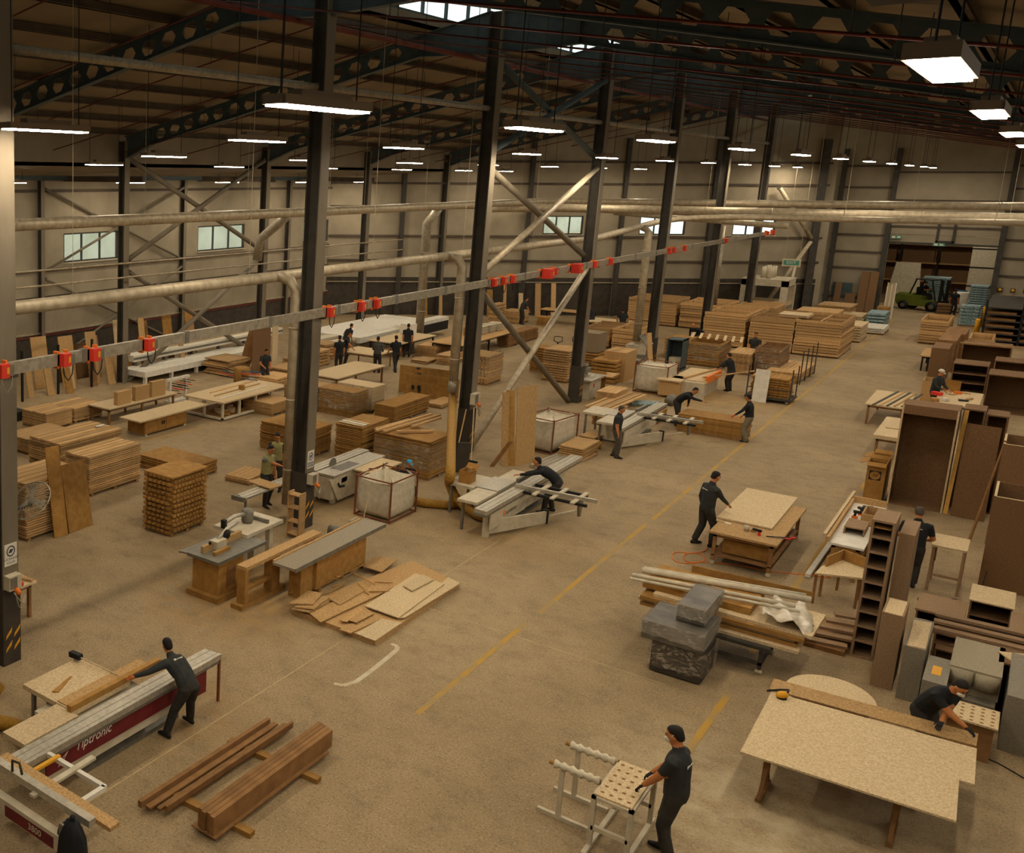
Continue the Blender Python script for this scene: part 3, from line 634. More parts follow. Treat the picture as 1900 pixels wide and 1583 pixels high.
def big_bag(label, fit, group='bulk waste bags', full=.6):
    """white woven bag hung in a rusty angle-iron frame"""
    a, rz, lx, ly, h = fit; r = thing('bulk_bag', label, 'bulk bag', a, rz, group)
    for x, y in ((0, 0), (lx, 0), (lx, ly), (0, ly)): obj('frame_post', B().bar((x, y, 0), (x, y, h+.04), .035, .035), M['rust'], r)
    for z in (.03, h): 
        for p, q in (((0, 0), (lx, 0)), ((lx, 0), (lx, ly)), ((lx, ly), (0, ly)), ((0, ly), (0, 0))): obj('frame_rail', B().bar((*p, z), (*q, z), .03, .03), M['rust'], r)
    b = B(); n = 8; rings = []
    for z, s, sag in ((.06, .80, 0), (.18, .93, 0), (h*.5, .96, .004), (h*.8, .93, .008), (h*.97, .95, .014)):
        ring = []
        for i in range(4*n):
            sd, t = divmod(i, n); t /= n; e = .5*(1-s)
            c = [(e+t*s, e), (1-e, e+t*s), (1-e-t*s, 1-e), (e, 1-e-t*s)][sd]; dz = -sag*math.sin(PI*t)*4
            ring.append((c[0]*lx+rnd(-.012, .012), c[1]*ly+rnd(-.012, .012), z+dz))
        rings.append(ring)
    o = len(b.v); b.loft2(rings, cap=False); b.f.append(tuple(range(4*n-1, -1, -1))); b.m.append(0)
    inner = [(p[0]*.94+lx*.03, p[1]*.94+ly*.03, p[2]-.02) for p in rings[-1]]; b.loft2([rings[-1], inner, [(p[0], p[1], h*full) for p in inner]], cap=False); b.f.append(tuple(len(b.v)-4*n+i for i in range(4*n))); b.m.append(0)
    obj('bag', b, M['bag'], r, True)
    for x, y in ((.05, .05), (lx-.05, .05), (lx-.05, ly-.05), (.05, ly-.05)): obj('bag_loop', B().tube([(x, y, h*.93), (x*.7+lx*.15, y*.7+ly*.15, h*1.08), (x+(.1 if x < lx/2 else -.1), y, h*.93)], .018, 5), M['bag'], r, True)
    return r
def sliding_saw(label, loc, rz, L=3.3, body=M['cream'], panel=None, name='sliding_table_saw', fence=2.1, frame=1.15, tables=True, side=-1):
    """sliding table saw: local x along the sliding beam, table block on +y, cross-cut frame on -y"""
    r = thing(name, label, 'table saw', loc, rz, 'sliding table saws'); h = .88
    obj('base_cabinet', B().box(L*.28, .18, .05, L*.66, .95, h-.14), body, r); obj('beam_body', B().box(L*.12, -.1, .28, L*.82, .18, h-.16), body, r)
    obj('plinth', B().box(L*.3, .0, 0, L*.8, .9, .08), M['alud'], r)
    if panel: obj('side_panel', B().box(L*.14, -.12, .42, L*.8, -.1, h-.18), panel, r)
    bm = obj('sliding_beam', B().box(0, -.16, h-.16, L, .16, h-.1), M['alud'], r)
    for i, (y0, y1) in enumerate(((-.17, -.1), (-.09, .05), (.06, .16))): obj('carriage_rail', B().box(.02*i, y0, h-.1, L-.02*i, y1, h), M['alu'], r)
    if tables:
        obj('saw_table', B().box(L*.33, .19, h-.07, L*.70, .98, h-.01), M['alu'], r); obj('extension_table', B().box(L*.70, .22, h-.07, L*.98, .95, h-.01), M['alu'], r)
        obj('side_table', B().box(L*.36, 1.0, h-.07, L*.66, 1.75, h-.01), M['alu'], r)
        for x in (L*.4, L*.6): obj('table_leg', B().box(x, 1.55, 0, x+.06, 1.62, h-.07), M['alud'], r)
        bl = obj('saw_blade', B().tube([(L*.5, .205, h+.02), (L*.5, .215, h+.02)], .17, 18), M['alud'], r)
        obj('rip_fence', B().box(L*.5-.05, .6, h, L*.5+.75, .66, h+.12), M['alu'], r)
    return r
def crosscut(r, x0, x1, y0, y1, h=.86, m=None, fence_x=None, leg=True, fl=.1, fend=None):
    """outrigger frame and mitre fence of a saw, in the saw's own frame; y negative = operator side"""
    m = m or M['alu']; f = obj('crosscut_frame', B().bar((x0, y0, h-.03), (x0, y1, h-.03), .06, .06).bar((x1, y0, h-.03), (x1, y1, h-.03), .06, .06).bar((x0, y1, h-.03), (x1, y1, h-.03), .06, .06), m, r)
    for i in (1, 2): y = y0+(y1-y0)*i/3; obj('cross_bar', B().bar((x0, y, h-.02), (x1, y, h-.02), .07, .05), m, f)
    fx = x0-.12 if fence_x is None else fence_x
    fe = obj('mitre_fence', B().bar((fx, y0+.3, h+.05), (fx, (y1-fl if fend is None else fend), h+.05), .09, .1), M['alu'], r)
    if leg: obj('swing_arm', B().bar(((x0+x1)/2, y0, .3), ((x0+x1)/2, y1, .32), .06, .22), M['cream'], r); obj('arm_post', B().box((x0+x1)/2-.05, y1-.08, .2, (x0+x1)/2+.05, y1+.02, h-.05), M['alud'], r)
    return f

# ------------------------------------------------------------------ people
PEOPLE = []
def ik(A, T, l1, l2, pole):
    d = T-A; D = d.length
    if D > (l1+l2)*.995: T = A+d*((l1+l2)*.995/D); d = T-A; D = d.length
    if D < abs(l1-l2)+.02: D = abs(l1-l2)+.02
    u = d.normalized(); x = (l1*l1-l2*l2+D*D)/(2*D); y = math.sqrt(max(l1*l1-x*x, 0)); p = Vector(pole); p = (p-u*p.dot(u)).normalized()
    return A+u*x+p*y, T
def person(label, loc, face, h=1.75, lean=0.0, hl=None, hr=None, fl=(-.11, 0), fr=(.11, .03), pz=.965, shirt='shirtd', pants='pantsd', short=True, hair='hair', head=(0.0, 0.0), py=0.0,
           glove=None, mask=False, cap=None, vest=None, near=False, logo=False, twist=0.0, group='workers', bald=False, hide_legs=False):
    """loc: ground point; face: heading angle of the gaze in the hall; hands hl/hr local tuples (x right, y forward, z up) or hall Vectors"""
    s = h/1.75; rz = face-PI/2; r = thing('person', label, 'person', loc, rz, group); inv = Matrix.Rotation(-rz, 3, 'Z'); base = Vector(loc)
    def loc_(t, d):
        if t is None: return Vector(d)
        if isinstance(t, Vector): return (inv @ (t-base))/s
        return Vector(t)
    pel = Vector((0, py, pz)); a1, a2 = lean*.75, lean*1.15; up1 = Vector((0, math.sin(a1), math.cos(a1))); up2 = Vector((0, math.sin(a2), math.cos(a2)))
    sd = Vector((math.cos(twist), math.sin(twist), 0)); f1 = up1.cross(Vector((1, 0, 0)))*-1; f1 = Vector((0, math.cos(a1), -math.sin(a1))); f2 = Vector((-math.sin(twist)*.7, math.cos(a2), -math.sin(a2))).normalized()
    wst = pel+up1*.16; che = wst+up2*.20; shl = che+up2*.12; nb = shl+up2*.07
    ha = a2*.45+head[0]; hu = Vector((math.sin(-head[1])*0, math.sin(ha), math.cos(ha))); hy = head[1]
    hf = Vector((math.sin(hy), math.cos(hy)*math.cos(ha), -math.sin(ha)*math.cos(hy))).normalized(); hx = hf.cross(hu).normalized(); hu = hx.cross(hf).normalized()
    nt = nb+(up2+hu).normalized()*.075; hc = nt+hu*.105+hf*.015
    b = B()
    X = Vector((1, 0, 0))
    b.loft([(pel-up1*.12, X*.15, f1*.115), (pel-up1*.03, X*.192, f1*.142), (pel+up1*.06, X*.192, f1*.142), (wst, sd*.186, f1*.138), (che-up2*.06, sd*.2, f2*.145), (che+up2*.05, sd*.208, f2*.142), (shl, sd*.185, f2*.115), (nb-up2*.01, sd*.085, f2*.075), (nt, sd*.055, f2*.058), (nt+hu*.05, hx*.05, hf*.056)])
    b.loft([(hc-hu*.118+hf*.028, hx*.036, hf*.04), (hc-hu*.085+hf*.018, hx*.058, hf*.07), (hc-hu*.03+hf*.004, hx*.072, hf*.09), (hc+hu*.03, hx*.077, hf*.097), (hc+hu*.075-hf*.004, hx*.068, hf*.088), (hc+hu*.108-hf*.008, hx*.045, hf*.06), (hc+hu*.122-hf*.008, hx*.016, hf*.024)])
    for q, rr in (((hc-hu*.012+hf*.098), .018), (hc-hu*.03+hf*.105, .02), (hc+hx*.076-hu*.01, .022), (hc-hx*.076-hu*.01, .022), (hc-hu*.11+hf*.055, .025)): b.ball(q, rr, k=4)
    segs = [('torso', pel-up1*.02, shl), ('neck', nb, nt), ('head', hc-hu*.1, hc+hu*.1)]
    hands = []
    for sx, tgt in ((-1, hl), (1, hr)):
        sh = shl+sd*(.2*sx)-up2*.02; T = loc_(tgt, (sx*.25, .06+math.sin(lean)*.3, pz-.12 if lean < .3 else shl.z-.5))
        el, T = ik(sh, T, .295, .265, (sx*.5, -.7, -.35)); d1 = (T-el).normalized()
        b.tube([sh-sd*sx*.06, sh, sh.lerp(el, .5), el, el.lerp(T, .4), T], [.078, .076, .064, .052, .047, .033], 10); segs += [('uarm', sh, el), ('farm', el, T)]
        hands.append((sx, T, d1))
    for sx, ft in ((-1, fl), (1, fr)):
        hp = pel+X*(.092*sx)-up1*.06; an = Vector((ft[0], ft[1], .085)) if len(ft) == 2 else Vector(ft)
        kn, an = ik(hp, an, .425, .42, (sx*.12, 1, 0)); b.tube([hp+Vector((0, 0, .05)), hp, hp.lerp(kn, .5), kn, kn.lerp(an, .35), an+Vector((0, 0, .02))], [.105, .112, .098, .08, .078, .07], 10)
        segs += [('leg', hp, kn), ('leg', kn, an)]; toe = Vector((sx*.05, 1, 0)).normalized(); n_ = Vector((toe.y, -toe.x, 0))
        b.loft([(an-toe*.085+Vector((0, 0, -.045)), n_*.03, Vector((0, 0, .035))), (an-toe*.05+Vector((0, 0, -.035)), n_*.042, Vector((0, 0, .05))), (an+toe*.04+Vector((0, 0, -.035)), n_*.046, Vector((0, 0, .05))), (an+toe*.13+Vector((0, 0, -.052)), n_*.048, Vector((0, 0, .033))), (an+toe*.19+Vector((0, 0, -.06)), n_*.03, Vector((0, 0, .022)))])
        segs.append(('shoe', an+Vector((0, 0, -.05))-toe*.05, an+toe*.16+Vector((0, 0, -.055))))
    tmp = obj('body_tmp', b, M['skin']); md = tmp.modifiers.new('r', 'REMESH'); md.mode = 'VOXEL'; md.voxel_size = .015 if near else .022
    sm = tmp.modifiers.new('s', 'SMOOTH'); sm.factor = .5; sm.iterations = 3 if near else 2
    PEOPLE.append(dict(r=r, s=s, tmp=tmp, segs=segs, hands=hands, mats=[M['skin'], M[shirt], M[pants], M['shoe'], M[glove] if glove else M['skin'], M[vest] if vest else M[shirt], M['hair']], short=short, vest=vest, belt=pel.z-.03, pel=pel, up1=up1, hc=hc, hf=hf, hx=hx, hu=hu))
    # hair, mask, cap as children
    def child(n, bb, mm):
        o = obj(n, bb, mm, r, True); o.scale = (s, s, s); return o
    c = hc-hf*.022+hu*.012
    if cap:
        child('cap', B().loft([(c+hu*.005, hx*.086, hf*.106), (c+hu*.06, hx*.084, hf*.104), (c+hu*.105, hx*.06, hf*.075), (c+hu*.125, hx*.02, hf*.025)]).plate([c+hu*.015+hf*.09+hx*.06, c+hu*.015+hf*.09-hx*.06, c+hu*.0+hf*.17-hx*.045, c+hf*.17+hx*.045], .008, nrm=hu), M[cap])
    if not bald: child('hair', B().loft([(c-hu*.07-hf*.042, hx*.046, hf*.03), (c-hu*.045-hf*.03, hx*.068, hf*.052), (c-hu*.005-hf*.012, hx*.079, hf*.072), (c+hu*.045+hf*.006, hx*.081, hf*.092), (c+hu*.085+hf*.008, hx*.068, hf*.085), (c+hu*.11+hf*.008, hx*.044, hf*.056), (c+hu*.12+hf*.008, hx*.012, hf*.016)] if not cap else [(c-hu*.07-hf*.042, hx*.046, hf*.03), (c-hu*.045-hf*.03, hx*.068, hf*.052), (c-hu*.0-hf*.012, hx*.08, hf*.075)]), M[hair])
    if mask:
        child('face_mask', B().loft([(hc-hu*.05+hf*.06, hx*.055, hu*.055), (hc-hu*.05+hf*.10, hx*.042, hu*.045), (hc-hu*.045+hf*.135, hx*.014, hu*.014)]), M['mask']); child('mask_strap', B().tube([hc+hx*.055-hu*.04+hf*.06, hc+hx*.084+hu*.03-hf*.01, hc+hu*.075-hf*.1, hc-hx*.084+hu*.03-hf*.01, hc-hx*.055-hu*.04+hf*.06], .004, 4), M['mask'])
    if logo:
        bk = che+up2*.04-f2*.134; child('back_print', B().plate([bk-sd*.10-up2*.014, bk-sd*.06-up2*.014, bk-sd*.06+up2*.022, bk-sd*.10+up2*.022], .006, nrm=-f2).plate([bk-sd*.05-up2*.006, bk+sd*.08-up2*.006, bk+sd*.08+up2*.012, bk-sd*.05+up2*.012], .006, nrm=-f2), M['mask'])
    return r
def finish_people():
    if not PEOPLE: return
    dg = bpy.context.evaluated_depsgraph_get(); dg.update()
    for P in PEOPLE:
        ev = P['tmp'].evaluated_get(dg); me = bpy.data.meshes.new_from_object(ev)
        n = len(me.vertices); co = np.empty(n*3); me.vertices.foreach_get('co', co); co = co.reshape(-1, 3); faces = [tuple(p.vertices) for p in me.polygons]
        cen = np.array([co[list(f)].mean(0) for f in faces]); best = np.full(len(faces), 1e9); mi = np.zeros(len(faces), int)
        rad = dict(torso=.15, neck=.06, head=.08, uarm=.05, farm=.035, leg=.07, shoe=.045)
        for nm, p, q in P['segs']:
            p, q = np.array(p), np.array(q); d = q-p; t = np.clip(((cen-p)@d)/(d@d), 0, 1); dist = np.linalg.norm(cen-(p+t[:, None]*d), axis=1)-rad[nm]
            sel = dist < best; best[sel] = dist[sel]
            v = {'torso': np.where(t < .06, 2, 5 if P['vest'] else 1), 'neck': np.where(t < .35, 1, 0), 'head': np.zeros(len(t), int), 'uarm': np.where(t > (.72 if P['short'] else 2), 0, 1),
                 'farm': np.full(len(t), 0 if P['short'] else 1), 'leg': np.full(len(t), 2), 'shoe': np.full(len(t), 3)}[nm]
            mi[sel] = v[sel]
        b = B(); b.v = [tuple(x) for x in co]; b.f = faces; b.m = [int(x) for x in mi]
        # hands: palm, four fingers of unequal length, thumb from the side
        for sx, T, d in P['hands']:
            d = d.normalized(); side = d.cross(Vector((0, 0, 1)));
            if side.length < .2: side = Vector((1, 0, 0))
            side.normalize(); nrm = side.cross(d).normalized()
            if nrm.z < 0: nrm = -nrm
            b.loft([(T-d*.03, side*.026, nrm*.024), (T+d*.02, side*.036, nrm*.018), (T+d*.085, side*.04, nrm*.014)], 4)
            for i, L in enumerate((.066, .076, .07, .054)):
                k = T+d*.08+side*((i-1.5)*.0195); e = (d-nrm*.45).normalized(); e2 = (d*.5-nrm).normalized(); b.tube([k, k+d*(L*.4), k+d*(L*.4)+e*(L*.35), k+d*(L*.4)+e*(L*.35)+e2*(L*.3)], [.0095, .009, .0085, .006], 6, 4)
            k = T+d*.02-side*(.032*sx); e = (d*.7-side*sx*.7).normalized(); b.tube([k, k+e*.035, k+e*.035+d*.03-nrm*.008], [.012, .0105, .007], 6, 4)
        hc, hf, hx, hu = P['hc'], P['hf'], P['hx'], P['hu']
        for q in (1, -1): b.ball(hc+hf*.092+hx*(.03*q)+hu*.012, (.012, .012, .008), k=4, m=6); b.bar(hc+hf*.096+hx*(.018*q)+hu*.03, hc+hf*.09+hx*(.046*q)+hu*.03, .008, .007, 6)
        b.bar(hc+hf*.093-hx*.022-hu*.062, hc+hf*.093+hx*.022-hu*.062, .006, .006, 6)
        o = obj('body', b, P['mats'], P['r'], True); s = P['s']; o.scale = (s, s, s)
        bpy.data.objects.remove(P['tmp'], do_unlink=True)
# ================================================================== foreground
R90 = PI/2
def fb(x0, x1, y0, y1, h): return (Vector((x1, y0, 0)), R90, y1-y0, x1-x0, h)
def vz(v, z): return Vector((v.x, v.y, z))

# --- red panelled sliding saw, bottom of the picture
saw = sliding_saw('long sliding table saw with a maroon lettered side panel at the bottom of the picture', (-9.47, 8.12, 0), R90, 4.65, M['cream'], None, tables=False)
obj('side_panel', B().box(.55, -.125, .44, 4.0, -.1, .72), M['maroon'], saw)
obj('end_plate', B().box(4.0, -.125, .3, 4.3, -.1, .74).box(4.0, -.135, .5, 4.2, -.125, .68), M['maroon'], saw)
pt = ONX('7', 515, 945, -9.34); text('lettering', 'Tiptronic', .21, M['white'], saw, (pt.y-8.12, -.13, pt.z), (R90, 0, 0), .002, shear=.25)
obj('logo_diamond', B().add([(.78, -.128, .5), (.9, -.128, .56), (1.0, -.128, .68), (.88, -.128, .62)], ((0, 1, 2, 3),)).add([(.83, -.13, .545), (.895, -.13, .575), (.95, -.13, .645), (.885, -.13, .61)], ((0, 1, 2, 3),), 1), [M['white'], M['maroon']], saw)
obj('saw_table', B().box(1.55, .33, .8, 2.85, 1.5, .88), M['mdfl'], saw); obj('infeed_table', B().box(.42, .2, .8, 1.53, .68, .88), M['mdfl'], saw)
obj('table_support', B().box(1.7, .4, .08, 2.6, 1.1, .8), M['alud'], saw)
for x, y in ((1.65, 1.35), (2.7, 1.35)): obj('table_leg', B().box(x, y, 0, x+.06, y+.06, .8), M['alud'], saw)
obj('beam_leg', B().bar((4.62, -.15, 0), (4.62, -.15, .8), .04, .04), M['rust'], saw)
cf = obj('crosscut_frame', B().bar((-.12, -.1, .84), (-.12, -1.3, .84), .07, .06).bar((.55, .1, .84), (.55, -1.3, .84), .07, .06).bar((-.12, -1.28, .84), (.55, -1.28, .84), .07, .06), M['white'], saw)
obj('cross_bar', B().bar((-.3, -.75, .87), (.92, -.72, .87), .09, .04), M['cream'], cf); obj('cross_bar', B().bar((-.1, -.35, .87), (.6, -.35, .87), .06, .04), M['yellow'], cf)
obj('mitre_fence', B().box(-.22, -1.75, .86, -.1, .15, .96), M['alu'], saw); obj('fence_board', B().box(-.1, -2.0, .87, .08, .18, .93), M['mdf'], saw)
obj('fence_clamp', B().tube([(-.2, -.25, .95), (-.2, -.25, 1.12), (-.2, -.4, 1.15), (-.2, -.45, 1.0)], .02, 6), M['steel'], saw, True)
ar = obj('swing_arm', B().box(-.42, -1.5, .42, -.3, .1, .66), M['cream'], saw); obj('arm_panel', B().box(-.43, -1.3, .44, -.42, -.35, .6), M['maroon'], ar)
text('lettering', '3800', .13, M['cream'], saw, (-.435, -.95, .53), (R90, 0, -R90), .002); obj('arm_post', B().box(-.42, -1.5, 0, -.3, -1.4, .86), M['alud'], saw)
plank('thick brown board lying along the maroon saw table under the worker hands', (-9.85, 9.62, .93), (-9.85, 11.75, .93), .09, .1, M['ochre'])
plank('wide flat board on the table of the maroon saw', (-10.05, 9.7, .89), (-10.05, 11.6, .89), .28, .018, M['mdf'])
sheet('small wooden offcut strip on the maroon saw table', 'n', [(610, 1285), (690, 1288), (845, 1105), (815, 1110)], .88, .02, M['ochre'])
sheet('short wooden offcut at the fence of the maroon saw', 'n', [(1100, 1325), (1110, 1330), (1255, 1225), (1245, 1215)], .90, .015, M['ochre'])
br = thing('broom', 'dark floor brush with a long handle lying across the maroon saw table', 'broom', G('n', 920, 890, .95)); g2 = G('n', 1400, 1100, .9)-G('n', 920, 890, .95)
obj('handle', B().tube([(0, 0, .02), g2], .014, 6), M['mdfl'], br); obj('head', B().bar((-.2, .02, 0), (.06, .0, .03), .1, .09), M['black'], br)
a = G('7', 905, 945); c = G('7', 1035, 868)
person('person in dark work clothes bending over the maroon lettered saw with orange gloves', (a+c)/2+Vector((.05, 0, 0)), PI*.95, 1.74, .9, Vector((-9.78, 10.55, .99)), Vector((-9.76, 10.75, 1.0)), fl=(-.28, -.02), fr=(.3, .05), short=False, glove='orgl', near=True, logo=True, head=(-.15, .3), py=-.2, pz=.93)
# hanging jacket on the fence end
jk = thing('hanging_jacket', 'black jacket hanging from the end of the saw fence at the picture edge', 'jacket', (-7.9, 7.78, .25))
rings = []
for z, rx, ry in ((0, .24, .14), (.25, .25, .15), (.48, .21, .13), (.62, .13, .1), (.70, .05, .05)):
    rings.append([(rx*math.cos(2*PI*i/20)*(1+.12*math.sin(i*2.3+z*3)), ry*math.sin(2*PI*i/20)*(1+.18*math.cos(i*2.9)), z) for i in range(20)])
obj('cloth', B().loft2(rings), M['shirtk'], jk, True); obj('collar_loop', B().ball((0, 0, .73), .04), M['shirtk'], jk, True); obj('sleeve', B().tube([(-.1, .05, .58), (-.24, .08, .4), (-.26, .06, .12)], [.07, .08, .06], 8), M['shirtk'], jk, True)
# waste sack and hose at the left edge
wb_ = thing('waste_sack', 'dirty white waste sack full of wood shavings by the first column', 'sack', (-11.95, 8.9, 0))
rings = [[(r*math.cos(2*PI*i/18)*(1+.06*math.sin(i*3.1)), r*math.sin(2*PI*i/18)*(1+.06*math.cos(i*2.3)), z) for i in range(18)] for r, z in ((.42, 0), (.55, .2), (.56, .6), (.52, .95), (.46, .9), (.4, .8))]
obj('sack', B().loft2(rings), M['bag'], wb_, True); hb = B()
for i in range(26): an = rnd(0, 6.28); rr = rnd(0, .34); p = Vector((rr*math.cos(an), rr*math.sin(an), rnd(.8, .95))); hb.bar(p, p+Vector((rnd(-.25, .25), rnd(-.25, .25), rnd(.0, .1))), .03, .02)
o = obj('shavings', hb, M['ochre'], wb_); o['kind'] = 'stuff'; obj('film', B().plate([(-.05, -.3, .95), (.4, -.1, .92), (.45, .2, 1.1), (.05, .1, 1.15)], .01), M['plastic'], wb_)
tt = thing('suction_hose', 'brown suction hose elbow rising beside the first column', 'hose', (-12.6, 9.6, 0)); obj('hose', B().tube([(.5, .5, .1), (.2, .25, .5), (-.2, .1, 1.3), (-.6, -.1, 1.9), (-1.0, -.4, 2.3)], .16, 12), M['hose'], tt, True)
tt = thing('suction_hose', 'brown hose under the maroon saw table', 'hose', (-10.6, 9.4, 0)); obj('hose', B().tube([(0, 0, .35), (-.3, .15, .2), (-.7, .1, .13), (-1.0, -.1, .13)], .12, 12), M['hose'], tt, True); obj('coupling', B().tube([(.02, 0, .4), (.0, 0, .34)], .15, 12), M['alud'], tt, True)

# --- fittings on the first two columns
def notice(label, x, y, z, l1, l2, col, w=.3, h=.42, bands=False):
    t = thing('safety_sign', label, 'sign', (x, y, z), 0, 'safety signs'); obj('plate', B().box(0, -w/2, 0, .008, w/2, h), M['white'], t)
    rg = B(); n = 20
    for i in range(n):
        a0, a1 = 2*PI*i/n, 2*PI*(i+1)/n; rg.add([(.01, math.cos(a)*r, h*.66+math.sin(a)*r) for a, r in ((a0, .105), (a1, .105), (a1, .08), (a0, .08))], ((0, 1, 2, 3),))
    obj('ring', rg, col, t); obj('pictogram', B().box(.009, -.05, h*.58, .011, .03, h*.66).box(.009, -.03, h*.66, .011, .055, h*.74), col, t)
    if bands: obj('text_band', B().box(.009, -w*.44, .1, .0095, w*.44, .155), col, t); obj('text_band', B().box(.009, -w*.44, .03, .0095, w*.44, .085), col, t)
    for s, zz in ((l1, .127), (l2, .057)): text('lettering', s, .055, M['white'] if bands else col, t, (.0115, 0, zz), (R90, 0, R90), .0006)
ink = mat('sign_ink', '3a3a44'); inkb = mat('sign_blue', '2f4668')
notice('white safety sign with a dark ring on the first aisle column', XC+.2, YS[0], 1.95, 'TOZ MASKES\u0130', 'KULLAN', ink)
notice('white safety sign with blue text bands on the second aisle column', XC+.2, YS[1], 1.62, 'ELD\u0130VEN', 'KULLAN', inkb, .3, .46, True)
def swbox(label, x, y, z, big=False):
    t = thing('switch_box', label, 'electrical box', (x, y, z), 0, 'column switch boxes'); w = .4 if big else .3
    obj('casing', B().box(0, -w/2, 0, .16, w/2, w*.9), M['cream'], t); obj('cover', B().box(.16, -w*.42, .04, .175, w*.1, w*.84), M['alud'], t); obj('socket', B().tube([(.08, w*.5, .06), (.08, w*.75, .02)], .05, 10), M['red'], t, True)
    obj('socket', B().tube([(.17, 0, .02), (.27, 0, -.04)], .05, 10), M['orange'], t, True)
    obj('cable', B().tube([(.2, -.05, -.02), (.24, 0, -.3), (.22, .12, -.4), (.2, .16, -.15)], .012, 6).tube([(.2, -.08, -.02), (.26, .05, -.24), (.22, .2, -.3), (.2, .2, -.05)], .012, 6), M['gal'], t, True)
swbox('dusty switch box with red sockets on the first column', XC+.2, YS[0]-.02, 1.52); swbox('dusty switch box with red sockets on the second column', XC+.225, YS[1]-.02, 1.22); swbox('large grey fuse box with looped cables on the third column', XC+.2, YS[2]-.1, 1.7, True)
# wall fan on the first column
fn = thing('cage_fan', 'round wire cage fan mounted on the first column over the board stacks', 'fan', (XC+.15, YS[0]+.55, 3.05)); fr_ = B(); fr_.tube([(.42*math.cos(2*PI*i/24), .12*math.sin(2*PI*i/24)*0+.42*math.sin(2*PI*i/24)*.75, .42*math.sin(2*PI*i/24)*.66) for i in range(25)], .014, 6)
obj('rim', fr_, M['gal'], fn, True); cg = B()
for i in range(28):
    a = 2*PI*i/28; q = Vector((.42*math.cos(a), .315*math.sin(a), .277*math.sin(a))); nn = Vector((0, -.66, .75)); cg.tube([nn*.1+q*.12, nn*.09+q*.7, q], .004, 4); cg.tube([nn*-.1+q*.12, nn*-.09+q*.7, q], .004, 4)
obj('cage', cg, M['gal'], fn); fbk = B()
for i in range(3):
    a = 2*PI*i/3; e1 = Vector((math.cos(a), .75*math.sin(a), .66*math.sin(a))); e2 = Vector((-math.sin(a), .75*math.cos(a), .66*math.cos(a))); fbk.plate([e1*.06-e2*.03, e1*.36-e2*.1, e1*.36+e2*.1, e1*.06+e2*.03], .01)
obj('blades', fbk, M['gal'], fn); obj('hub', B().ball((0, 0, 0), .075), M['alud'], fn, True); obj('wall_arm', B().bar((-.1, -.5, -.15), (0, .02, -.08), .04, .04), M['steel'], fn)

# --- timber on sleepers
for i in range(4): plank('long brown board on edge, %s of the dark bundle of four resting on sleepers' % ORD[i], (-7.15-.075*i, 9.72+.03*(i % 2), .235), (-7.13-.075*i, 12.78+.02*i, .235), .068, .29, M['woodd'], 'boards on edge')
plank('flat bottom board under the dark bundle of boards on edge', (-7.27, 9.7, .085-.0), (-7.25, 12.6, .085), .42, .02, M['woodd'])
for i, (x, w, hh) in enumerate(((-8.27, .07, .10), (-8.17, .10, .03), (-8.02, .07, .05), (-7.93, .05, .1))): plank('long thin brown lath, %s of the group beside the dark bundle' % ORD[i], (x, 9.5+.06*i, .08+hh/2), (x+.06, 12.65+.06*i, .08+hh/2), w, hh, M['woodd'], 'long thin laths')
for i, y in enumerate((10.15, 11.88)): plank('pale wooden sleeper under the long timbers, %s end' % ('near', 'far')[i], (-8.4, y-.05, .04), (-6.8, y+.05, .04), .13, .075, M['ochre'], 'sleepers')

# --- sheets scattered on the floor
Lm = M['mdfl']; pile = [('', [(540, 1130), (697, 1190), (852, 1082), (765, 1040)], 0, .03, M['mdf'], 'large base sheet under the scattered pile of boards'),
 ('m', [(1160, 1180), (1275, 1272), (2100, 880), (2010, 820)], .055, .02, M['mdf'], 'longest board slanting across the scattered pile'),
 ('m', [(985, 1000), (1130, 885), (1420, 790), (1460, 850)], .035, .02, M['mdf'], 'sheet at the back corner of the scattered pile'),
 ('m', [(1640, 745), (1790, 660), (1990, 690), (1840, 805)], .06, .02, M['mdf'], 'square sheet at the far corner of the scattered pile'),
 ('8', [(140, 220), (325, 285), (577, 100), (420, 40)], .08, .022, Lm, 'wide pale sheet on top of the scattered pile'),
 ('8', [(350, 107), (400, 137), (517, 75), (458, 47)], .12, .022, Lm, 'small pale sheet topmost on the scattered pile'),
 ('8', [(330, 285), (360, 285), (665, 95), (600, 62)], .055, .02, Lm, 'narrow sheet along the aisle edge of the pile'),
 ('8', [(50, 298), (92, 312), (190, 262), (145, 232)], .09, .015, M['mdf'], 'short strip lying near the front of the pile'),
 ('8', [(0, 300), (40, 308), (140, 250), (110, 225)], .075, .015, M['mdf'], 'short strip under the front strips of the pile'),
 ('8', [(0, 350), (60, 370), (230, 292), (185, 262)], .04, .02, M['mdf'], 'board stepping down at the front of the pile'),
 ('8', [(90, 372), (195, 412), (345, 312), (230, 290)], .035, .02, Lm, 'front corner sheet of the pile toward the white chalk mark'),
 ('8', [(-60, 180), (0, 215), (150, 130), (100, 90)], .085, .012, M['mdf'], 'thin sheet in the middle of the pile'),
 ('m', [(985, 1098), (1160, 978), (1292, 1004), (1206, 1105)], .16, .02, M['mdf'], 'top sheet of the small heap at the bench end of the pile'),
 ('m', [(1030, 1130), (1180, 1030), (1360, 1040), (1210, 1150)], .125, .02, M['mdf'], 'second sheet of the small heap at the bench end of the pile'),
 ('m', [(1000, 1150), (1160, 1050), (1340, 1090), (1170, 1180)], .09, .02, M['mdf'], 'third sheet of the small heap at the bench end of the pile')]
for i, (k, pts, z, t, m, lab) in enumerate(pile): sheet(lab, k, pts, z+(.07 if i else 0), t if i else .1, m, 'scattered sheets')
